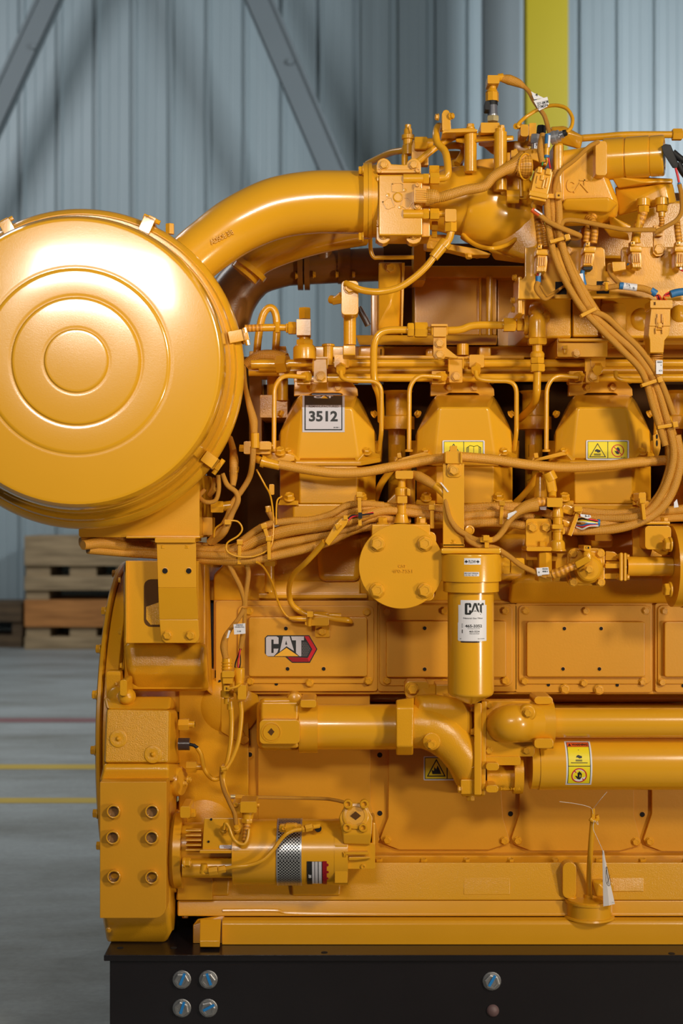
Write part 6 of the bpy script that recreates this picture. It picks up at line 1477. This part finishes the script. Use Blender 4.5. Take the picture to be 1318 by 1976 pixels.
# solenoid cylinder with strap
b = B('paint_smooth'); DD = .03
AX = (1, -.30, 0); b.lathe((1165, 585, -.02), AX, [(146, -440), (146, -90), (150, -86), (152, 0), (146, 10), (136, 14), (110, 14), (108, 4), (.1, 4)], 72)
sol = b.done('shutoff_solenoid', E)
b = B('label_silver'); b.lathe((1168, 583, -.021), AX, [(88, 5), (86, 10), (60, 14), (.1, 14)], 40); b.done('solenoid_cap', sol, 'bright bare metal end cap')
b = B('paint'); b.prism([(740, 480), (905, 412), (870, 715), (728, 725)], -.045, -.015, .003) if False else None
for (h0, h1) in ((-432, -285), (-268, -100)):
    bb = B('paint_smooth'); bb.lathe((1165, 585, -.02), AX, [(146, h0), (155, h0), (155, h1), (146, h1)], 72); bb.done('strap', sol)
b = B('paint'); b.hull([(770, 735, -.0), (1240, 760, -.0), (1240, 790, -.0), (830, 830, .02), (1040, 790, -.01), (770, 735, .12), (1240, 760, .12), (1240, 800, .12), (830, 830, .12)], .003)
b.hull([(805, 820, .04), (1195, 795, .0), (1240, 790, .02), (1270, 940, .02), (1225, 945, .0), (1190, 905, -.0), (960, 920, .0), (830, 1040, .04), (805, 820, .15), (1240, 790, .15), (1270, 940, .15), (830, 1040, .15)], .005); b.done('solenoid_bracket', E)
for (x, y0) in ((1020, 910), (1158, 905)):
    b = B('paint'); b.lathe((x, y0 + 55, -.01), (0, 0, 1), [(50, 0), (50, 50), (46, 55), (.1, 55)], 24); b.hexn((x, y0 + 105, -.01), (x, y0 + 55, -.01), 44); b.cyl((x, y0 + 140, -.01), (x, y0 + 100, -.01), 26); b.done('conduit_gland', E)
b = B('conduit'); b.tube([(1020, 1010, -.01), (1005, 1060, -.01), (975, 1140, -.01), (960, 1230, -.01)], 34, n=20); b.tube([(1158, 1040, -.01), (1158, 1120, -.0), (1150, 1200, .02)], 20, n=16); b.done_split('corrugated_conduit', E)
# pipe behind solenoid, wires
b = B('paint'); b.tube([(420, 470, .12), (560, 455, .12), (700, 445, .12), (900, 430, .12), (1230, 428, .12), (1500, 425, .12)], 26, n=18); b.hexn((1236, 428, .12), (1310, 428, .12), 46); b.hull([(320, 370, .06), (425, 362, .06), (430, 400, .04), (570, 440, .05), (545, 540, .06), (330, 480, .06), (320, 370, .2), (425, 362, .2), (570, 440, .2), (545, 540, .2)], .004); b.done('gas_line', E)
b = B('black_plastic'); b.hull([(1155, 515, -.07), (1185, 498, -.07), (1225, 505, -.07), (1232, 530, -.07), (1285, 650, -.06), (1275, 680, -.06), (1240, 680, -.06), (1170, 570, -.07), (1155, 515, -.04), (1225, 505, -.04), (1285, 660, -.04), (1240, 680, -.04)], .003); b.tube([(1240, 560, -.05), (1300, 610, -.05), (1360, 640, -.04)], 26); b.tube([(1280, 640, -.05), (1310, 700, -.05), (1340, 740, -.05)], 26); b.mat('red_wire').tube([(1262, 680, -.06), (1278, 740, -.06), (1290, 800, -.06)], 9); b.mat('blue_tape').cyl((1286, 790, -.06), (1292, 806, -.06), 12)
b.mat('braid').tube([(1290, 800, -.06), (1305, 880, -.055), (1308, 1000, -.05), (1270, 1070, -.05), (1190, 1120, -.045), (1100, 1165, -.04)], 17, n=14); b.done('solenoid_lead', E, 'black boot with a red wire and yellow braided lead')
# sensors and fittings by the column
b = B('black_plastic'); b.hexn((255, 362, .02), (250, 425, .02), 38); b.mat('steel').hexn((215, 430, .0), (210, 500, .0), 46); b.cyl((205, 500, .0), (205, 540, .0), 30); b.done('black_plug', E, 'black hexagonal plug over a bare steel nut')
b = B('paint'); b.rbox(95, 350, 158, 442, 20, .0, .05, .006); b.rbox(160, 340, 215, 480, 6, .01, .05, .003); b.cyl((60, 365, .0), (95, 365, .02), 22); b.done('fitting_body', E)
b = B('steel'); b.lathe((360, 445, -.02), (.8, -.35, .2), [(50, -40), (50, 0), (44, 6), (44, 30), (30, 34), (28, 60)], 24); b.mat('black_plastic').lathe((418, 420, -.04), (.8, -.35, .2), [(26, 0), (22, 26), (.1, 28)], 16); b.mat('paint').tube([(440, 412, -.045), (478, 370, -.04), (485, 300, -.03), (445, 235, -.02), (380, 210, -.01), (310, 212, .0), (225, 240, .01), (130, 300, .01), (75, 355, .0), (90, 375, -.0)], 14, n=12)
b.done('knock_sensor', E, 'bare steel sensor with a looping yellow lead')
b = B('braid'); b.tube([(680, 480, -.03), (610, 520, -.04), (500, 620, -.045), (400, 700, -.045), (360, 790, -.045), (350, 880, -.045), (370, 960, -.04), (400, 1070, -.04), (420, 1100, -.04)], 17, n=14)
b.tube([(265, 430, -.03), (250, 500, -.04), (248, 560, -.045), (262, 640, -.045)], 26, n=14); b.mat('blue_tape').cyl((300, 425, -.05), (297, 500, -.05), 22, n=16); b.mat('paint').cyl((297, 500, -.05), (296, 530, -.05), 22); b.cyl((295, 530, -.05), (292, 585, -.05), 20); b.mat('blue_tape').cyl((292, 583, -.05), (292, 602, -.05), 20)
b.mat('red_wire').tube([(305, 600, -.05), (312, 640, -.05), (318, 680, -.055)], 6); b.mat('green_wire').tube([(283, 600, -.05), (265, 630, -.05), (258, 660, -.055)], 6); b.mat('paint').tube([(292, 600, -.05), (296, 630, -.05), (285, 660, -.055)], 6); b.done('sensor_harness', E, 'braided harness with blue tape and coloured wires')
b = B('label_white'); b.hull([(306, 430, -.058), (322, 432, -.058), (316, 520, -.058), (300, 525, -.058), (306, 430, -.057), (322, 432, -.057), (300, 525, -.057)], 0); b.done('cable_label', E)
# big connector
b = B('paint'); A_ = math.radians(12); cx, cy = 250, 800
def rot(x, y): return (cx + (x) * math.cos(A_) - y * math.sin(A_), cy + x * math.sin(A_) + y * math.cos(A_))
b.prism([rot(x, y) for x, y in ((-62, -115), (70, -115), (70, 20), (64, 125), (-66, 125), (-66, 20))], -.075, -.03, .003)
b.prism([rot(x, y) for x, y in ((-74, 60), (74, 60), (74, 100), (-74, 100))], -.08, -.03, .002); b.prism([rot(x, y) for x, y in ((-50, -128), (-14, -128), (-14, -80), (-50, -80))], -.08, -.05, .002); b.prism([rot(x, y) for x, y in ((14, -128), (58, -128), (58, -80), (14, -80))], -.08, -.05, .002)
for (x, y, w_, h_) in ((-40, -60, 8, 60), (-14, -70, 22, 40), (12, -40, 12, 70), (34, -60, 10, 80), (-30, 20, 40, 12), (-48, 70, 90, 8)): b.prism([rot(x, y), rot(x + w_, y), rot(x + w_, y + h_), rot(x, y + h_)], -.0785, -.07, .001)
b.rbox(290, 872, 404, 905, 5, -.06, -.03, .002); b.rbox(362, 862, 404, 908, 5, -.066, -.03, .002); b.mat('bore').disc(383, 885, 8, -.0662, .0006, 12)
b.done('harness_connector', E)
b = B('braid'); b.tube([(190, 930, -.06), (180, 960, -.06), (190, 990, -.06)], 7); b.mat('decal_orange').tube([(180, 992, -.06), (205, 1010, -.06), (240, 1035, -.06)], 19); b.mat('braid').tube([(238, 1032, -.06), (300, 1080, -.06), (400, 1130, -.06), (500, 1170, -.05), (540, 1190, -.04), (515, 1205, -.03), (430, 1195, -.02)], 20, n=14); b.tube([(400, 1110, -.05), (430, 1075, -.05), (520, 1075, -.05), (700, 1110, -.05), (860, 1140, -.05), (960, 1145, -.05), (1110, 1145, -.05)], 18, n=14); b.done('braided_lead', E, 'braided lead with an orange sleeve')
b = B('label_white'); b.hull([(205, 985, -.068), (262, 1025, -.068), (256, 1034, -.068), (198, 994, -.068), (205, 985, -.067), (256, 1034, -.067)], 0); b.done('cable_label', E)
b = B('paint')
V(980, 400, 3.899)
# =====================================================================  CONNECTOR PLATE
b = B('paint')
b.prism([(128, 300), (705, 300), (725, 312), (730, 330), (738, 480), (855, 480), (855, 320), (870, 298), (1500, 298), (1500, 700), (1085, 700), (1060, 684), (75, 690), (80, 545), (110, 540), (128, 520)], .01, .022, .002)
cp = b.done('connector_plate', E)
b = B('hole_shade'); b.rbox(357, 560, 443, 655, 4, .0095, .0105, 0); b.done('plate_slot', cp); b = B('hole_shade'); b.rbox(668, 556, 762, 650, 4, .0095, .0105, 0); b.done('plate_slot', cp)
b = B('paint'); b.box(75, 520, 110, 800, .02, .1, .003); b.rbox(70, 705, 125, 805, 6, .03, .1, .003); b.done('plate_bracket', E)
for (x, y) in ((60, 530), (48, 700), (48, 770)): bolt(x, y, .06, 26, cp, ax=(-1, -.2, 0), hs=1.3)
bolt(455, 330, .01, 34, cp); bolt(1133, 320, .005, 48, cp)
b = B('paint'); b.prism([(1095, 135), (1180, 130), (1172, 300), (1180, 345), (1150, 368), (1115, 368), (1092, 345), (1098, 300)], -.0, .008, .001); b.box(1115, 145, 1165, 215, -.012, 0, .001); b.box(1120, 180, 1160, 192, -.016, 0, .001); b.done('cable_clip', cp)
def plug(x0, x1, y0, y1, lean_=0, cond=True, cy0=90, wires=None):
    b = B('paint'); w_ = x1 - x0; L = lambda P: [(x + lean_ * (y1 - y) / (y1 - y0), y) for x, y in P]
    b.prism(L([(x0 + 8, y0 + 40), (x1 - 8, y0 + 40), (x1, y0 + 90), (x1 - 6, y1), (x0 + 4, y1), (x0, y0 + 90)]), -.035, .0, .004)
    b.prism(L([(x0 - 4, y0), (x1 + 2, y0 + 4), (x1 + 2, y0 + 52), (x0 - 4, y0 + 48)]), -.04, .0, .003)
    b.prism(L([(x0 + 6, y0 - 32), (x0 + 40, y0 - 34), (x0 + 40, y0 + 4), (x0 + 6, y0 + 4)]), -.046, -.02, .002)
    for q in range(4):
        xx = x0 + 12 + q * (w_ - 24) / 4; b.prism(L([(xx, y0 + 62), (xx + 9, y0 + 62), (xx + 9, y0 + 130), (xx, y0 + 130)]), -.039, -.02, .001)
        b.prism(L([(xx - 4, y0 + 140), (xx + 12, y0 + 140), (xx + 12, y1 - 8), (xx - 4, y1 - 8)]), -.0385, -.02, .001)
    b.mat('bore').prism(L([(x0 + 14, y0 - 22), (x0 + 22, y0 - 22), (x0 + 22, y0 - 10), (x0 + 14, y0 - 10)]), -.0465, -.045, 0)
    return b.done('wire_connector', E)
plug(208, 298, 310, 490, 10); plug(560, 648, 290, 445, 18); plug(932, 1020, 285, 460, -12); plug(1255, 1350, 285, 455, 6)
b = B('conduit'); b.tube([(250, 290, -.02), (240, 200, -.02), (225, 90, -.01), (215, 30, .0)], 28, n=18); b.tube([(285, 300, -.03), (270, 180, -.02), (250, 90, -.01)], 18, n=14); b.tube([(590, 262, -.02), (600, 200, -.02), (615, 120, -.01), (650, 65, .0)], 27, n=18); b.tube([(645, 270, -.03), (655, 180, -.03), (640, 110, -.02), (600, 80, .0)], 26, n=18)
b.tube([(1290, 265, -.02), (1280, 190, -.02), (1272, 110, -.01)], 25, n=18); b.mat('paint').tube([(965, 270, -.02), (965, 230, -.02), (975, 180, -.015), (1000, 60, -.01)], [34, 28, 26, 26], n=18); b.done_split('corrugated_conduit', E)
b = B('red_wire'); b.tube([(232, 485, -.02), (226, 505, -.02), (232, 525, -.02)], 5, n=8); b.tube([(222, 485, -.02), (220, 505, -.02), (226, 525, -.02)], 4, n=8); b.mat('white_wire').tube([(240, 485, -.025), (242, 500, -.025), (236, 520, -.02)], 8, n=8); b.mat('black_plastic').tube([(250, 488, -.015), (248, 505, -.015), (238, 522, -.015)], 5, n=8)
b.mat('red_wire').tube([(592, 415, -.03), (605, 425, -.03)], 12, mode='l'); b.tube([(590, 450, -.02), (575, 465, -.02), (562, 475, -.02)], 6, n=8); b.mat('black_plastic').rbox(570, 425, 638, 470, 8, -.03, 0, .003)
b.mat('red_wire').tube([(985, 455, -.03), (965, 458, -.03), (945, 450, -.02)], 6, n=8); b.tube([(1290, 455, -.03), (1300, 470, -.03), (1320, 480, -.03)], 7, n=8); b.mat('white_wire').disc(1303, 460, 10, -.035, .004)
for i, m_ in enumerate(('red_wire', 'black_plastic', 'red_wire', 'decal_orange')):
    b.mat(m_).tube([(1105 + i * 9, 665 - i * 3, -.03), (1122 + i * 9, 672, -.035), (1130 + i * 9, 700, -.03)], 5, n=8); b.tube([(1215, 640 + i * 9, -.035), (1180 - i * 3, 660 + i * 4, -.04), (1165 + i * 10, 700, -.03)], 6, n=8)
b.done_split('wire', E)
b = B('blue_tape'); b.tube([(228, 520, -.02), (228, 565, -.02)], 21, mode='l'); b.tube([(565, 475, -.02), (560, 500, -.02), (575, 575, -.02), (580, 600, -.02)], 17); b.tube([(838, 590, -.03), (868, 592, -.03)], 28, mode='l'); b.tube([(1075, 625, -.03), (1115, 652, -.03)], 28, mode='l'); b.tube([(900, 430, -.01), (960, 438, -.02), (985, 450, -.03)], 11); b.tube([(1225, 655, -.035), (1280, 640, -.035), (1400, 628, -.035)], 29, n=18); b.done_split('blue_tape', E, 'wrap of blue tape on the wiring')
b = B('braid'); b.tube([(228, 560, -.02), (215, 610, -.02), (240, 660, -.02), (280, 690, -.02), (330, 665, -.01), (410, 600, .0)], [21, 20, 14, 14, 11, 10], n=14); b.tube([(245, 590, -.02), (290, 660, -.02), (320, 655, -.015), (430, 590, .0)], 10, n=12); b.tube([(580, 600, -.02), (640, 608, -.02), (740, 604, -.02), (840, 592, -.03)], 22, n=16)
b.mat('label_white').tube([(866, 592, -.03), (968, 605, -.03)], 28, mode='l'); b.mat('braid').tube([(968, 605, -.03), (1020, 612, -.03), (1085, 635, -.03)], 26, n=16); b.tube([(765, 430, .0), (770, 490, -.01), (810, 545, -.02), (850, 580, -.03)], 18, n=14)
b.mat('paint').tube([(890, 440, .0), (930, 440, -.01), (990, 455, -.02)], [22, 30, 22]); b.done_split('plate_harness', E)
b = B('ink'); b.text('4K-51', 885, 578, 912, 590, -.053, .0003, .02, rot=1.3); b.text('6M-2', 900, 585, 930, 597, -.053, .0003, .02, rot=1.3); b.text('B', 940, 600, 955, 618, -.053, .0003, .02); b.done('label_print', E)
b = B('label_white'); b.hull([(535, 500, -.03), (565, 497, -.03), (572, 570, -.03), (550, 570, -.03), (535, 500, -.029), (572, 570, -.029)], 0); b.done('cable_label', E)
b = B('paint'); b.prism([(785, 410), (885, 408), (890, 468), (800, 485), (790, 480)], -.025, .005, .002); b.rbox(722, 560, 762, 582, 3, -.035, -.02, .001); b.tube([(740, 570, -.035), (742, 625, -.04)], 14, mode='l'); b.done_split('tape_flag', E)
# engine top deck behind the plate
b = B('paint_cast'); b.box(128, 640, 480, 985, .125, .5, .006, 3); b.box(490, 640, 700, 975, .12, .5, .004, 3); b.rbox(706, 722, 890, 990, 24, .105, .5, .006); b.box(700, 640, 1500, 985, .13, .5, .006, 3); b.lathe((1010, 845, .13), (0, -1, 0), [(90, -10), (84, 8), (60, 24), (.1, 34)], 30); b.lathe((1290, 800, .13), (0, -1, 0), [(70, -10), (64, 8), (40, 24), (.1, 30)], 30)
b.lathe((220, 760, .10), (0, -1, .4), [(60, -60), (58, 0), (30, 30), (.1, 36)], 24); b.done('intake_manifold', E)
b = B('paint'); b.rbox(372, 985, 750, 1125, 10, .12, .3, .003); b.box(380, 985, 770, 1010, .11, .3, .002); b.box(910, 985, 1500, 1035, .18, .4, .003); b.hexn((1050, 1008, .16), (1072, 1008, .16), 26); b.rbox(415, 1040, 450, 1065, 4, .10, .12, .001); b.cyl((428, 1095, .11), (428, 1060, .11), 14); ms = b.done('manifold_shelf', E)
bolt(515, 1100, .12, 34, ms)
V(440, 560, 3.661)
# T connector at the right (rectangular plug)
V(980, 400, 3.899)
b = B('paint'); b.prism([(1072, 700), (1238, 700), (1238, 755), (1225, 765), (1222, 885), (1212, 960), (1180, 1000), (1172, 1095), (1070, 1095), (1068, 1000), (1058, 960), (1065, 885), (1078, 765), (1072, 755)], -.05, .0, .006, 3)
b.rbox(1072, 698, 1240, 758, 8, -.056, .0, .002); b.rbox(1066, 880, 1222, 892, 3, -.053, .0, .001)
for (x0, y0, x1, y1) in ((1125, 800, 1133, 870), (1160, 800, 1168, 870), (1118, 830, 1125, 900), (1168, 830, 1175, 900), (1110, 905, 1118, 950), (1160, 905, 1168, 950), (1130, 870, 1160, 905), (1118, 915, 1160, 922)): b.box(x0, y0, x1, y1, -.055, -.04, .0008)
b.mat('bore').box(1098, 712, 1112, 736, -.0565, -.055, 0); b.mat('conduit')
for q in range(5): b.lathe((1118, 1105 + q * 15, -.025), (0, 0, 1), [(44, -6), (50, -3), (50, 3), (44, 6)], 24)
b.done('wire_connector', E)
V(1018, 600, 4.393)
b = B('braid'); b.tube([(1088, 410, -.025), (1080, 480, -.025), (1078, 540, -.025)], [54, 52, 30], n=20); b.mat('paint').rbox(1050, 485, 1120, 560, 10, -.03, .0, .003); b.tube([(1075, 540, -.02), (1100, 600, -.02), (1150, 720, -.02), (1200, 900, -.02), (1225, 1000, -.02)], 19, n=14); b.done('connector_tail', E)
b = B('label_white'); b.rbox(1090, 418, 1146, 535, 4, -.0405, -.0395, 0); b.mat('ink').text('S055', 1100, 428, 1140, 440, -.041, .0003, .02); b.text('C1', 1115, 500, 1140, 512, -.041, .0003, .02); b.text('K', 1130, 455, 1138, 464, -.041, .0003, .02); b.done('cable_label', E, 'white cable label with black print')

V()
b = B('paint_cast'); b.prism([(1120, 440), (1180, 400), (1230, 385), (1500, 385), (1500, 500), (1120, 500)], .22, .5, .01); b.done('turbine_housing', E)
b = B('bore'); b.prism([(740, 470), (1010, 470), (1060, 430), (1180, 430), (1190, 372), (1500, 372), (1500, 760), (740, 760)], .56, .9, 0); b.done('far_shade_backing', E)  # backing added behind the fittings, its dark colour standing for shade

# nothing of the engine reaches below the top of the rail it stands on
def settle(o, base):
    for ch in o.children:
        w_ = WP[ch.name]
        if ch.type == 'MESH' and ch.data.users == 1 and ch.rotation_mode != 'QUATERNION':
            for v in ch.data.vertices:
                if v.co.z + w_.z < base: v.co.z = base - w_.z
        settle(ch, base)
settle(E, RZ + 0.0008)
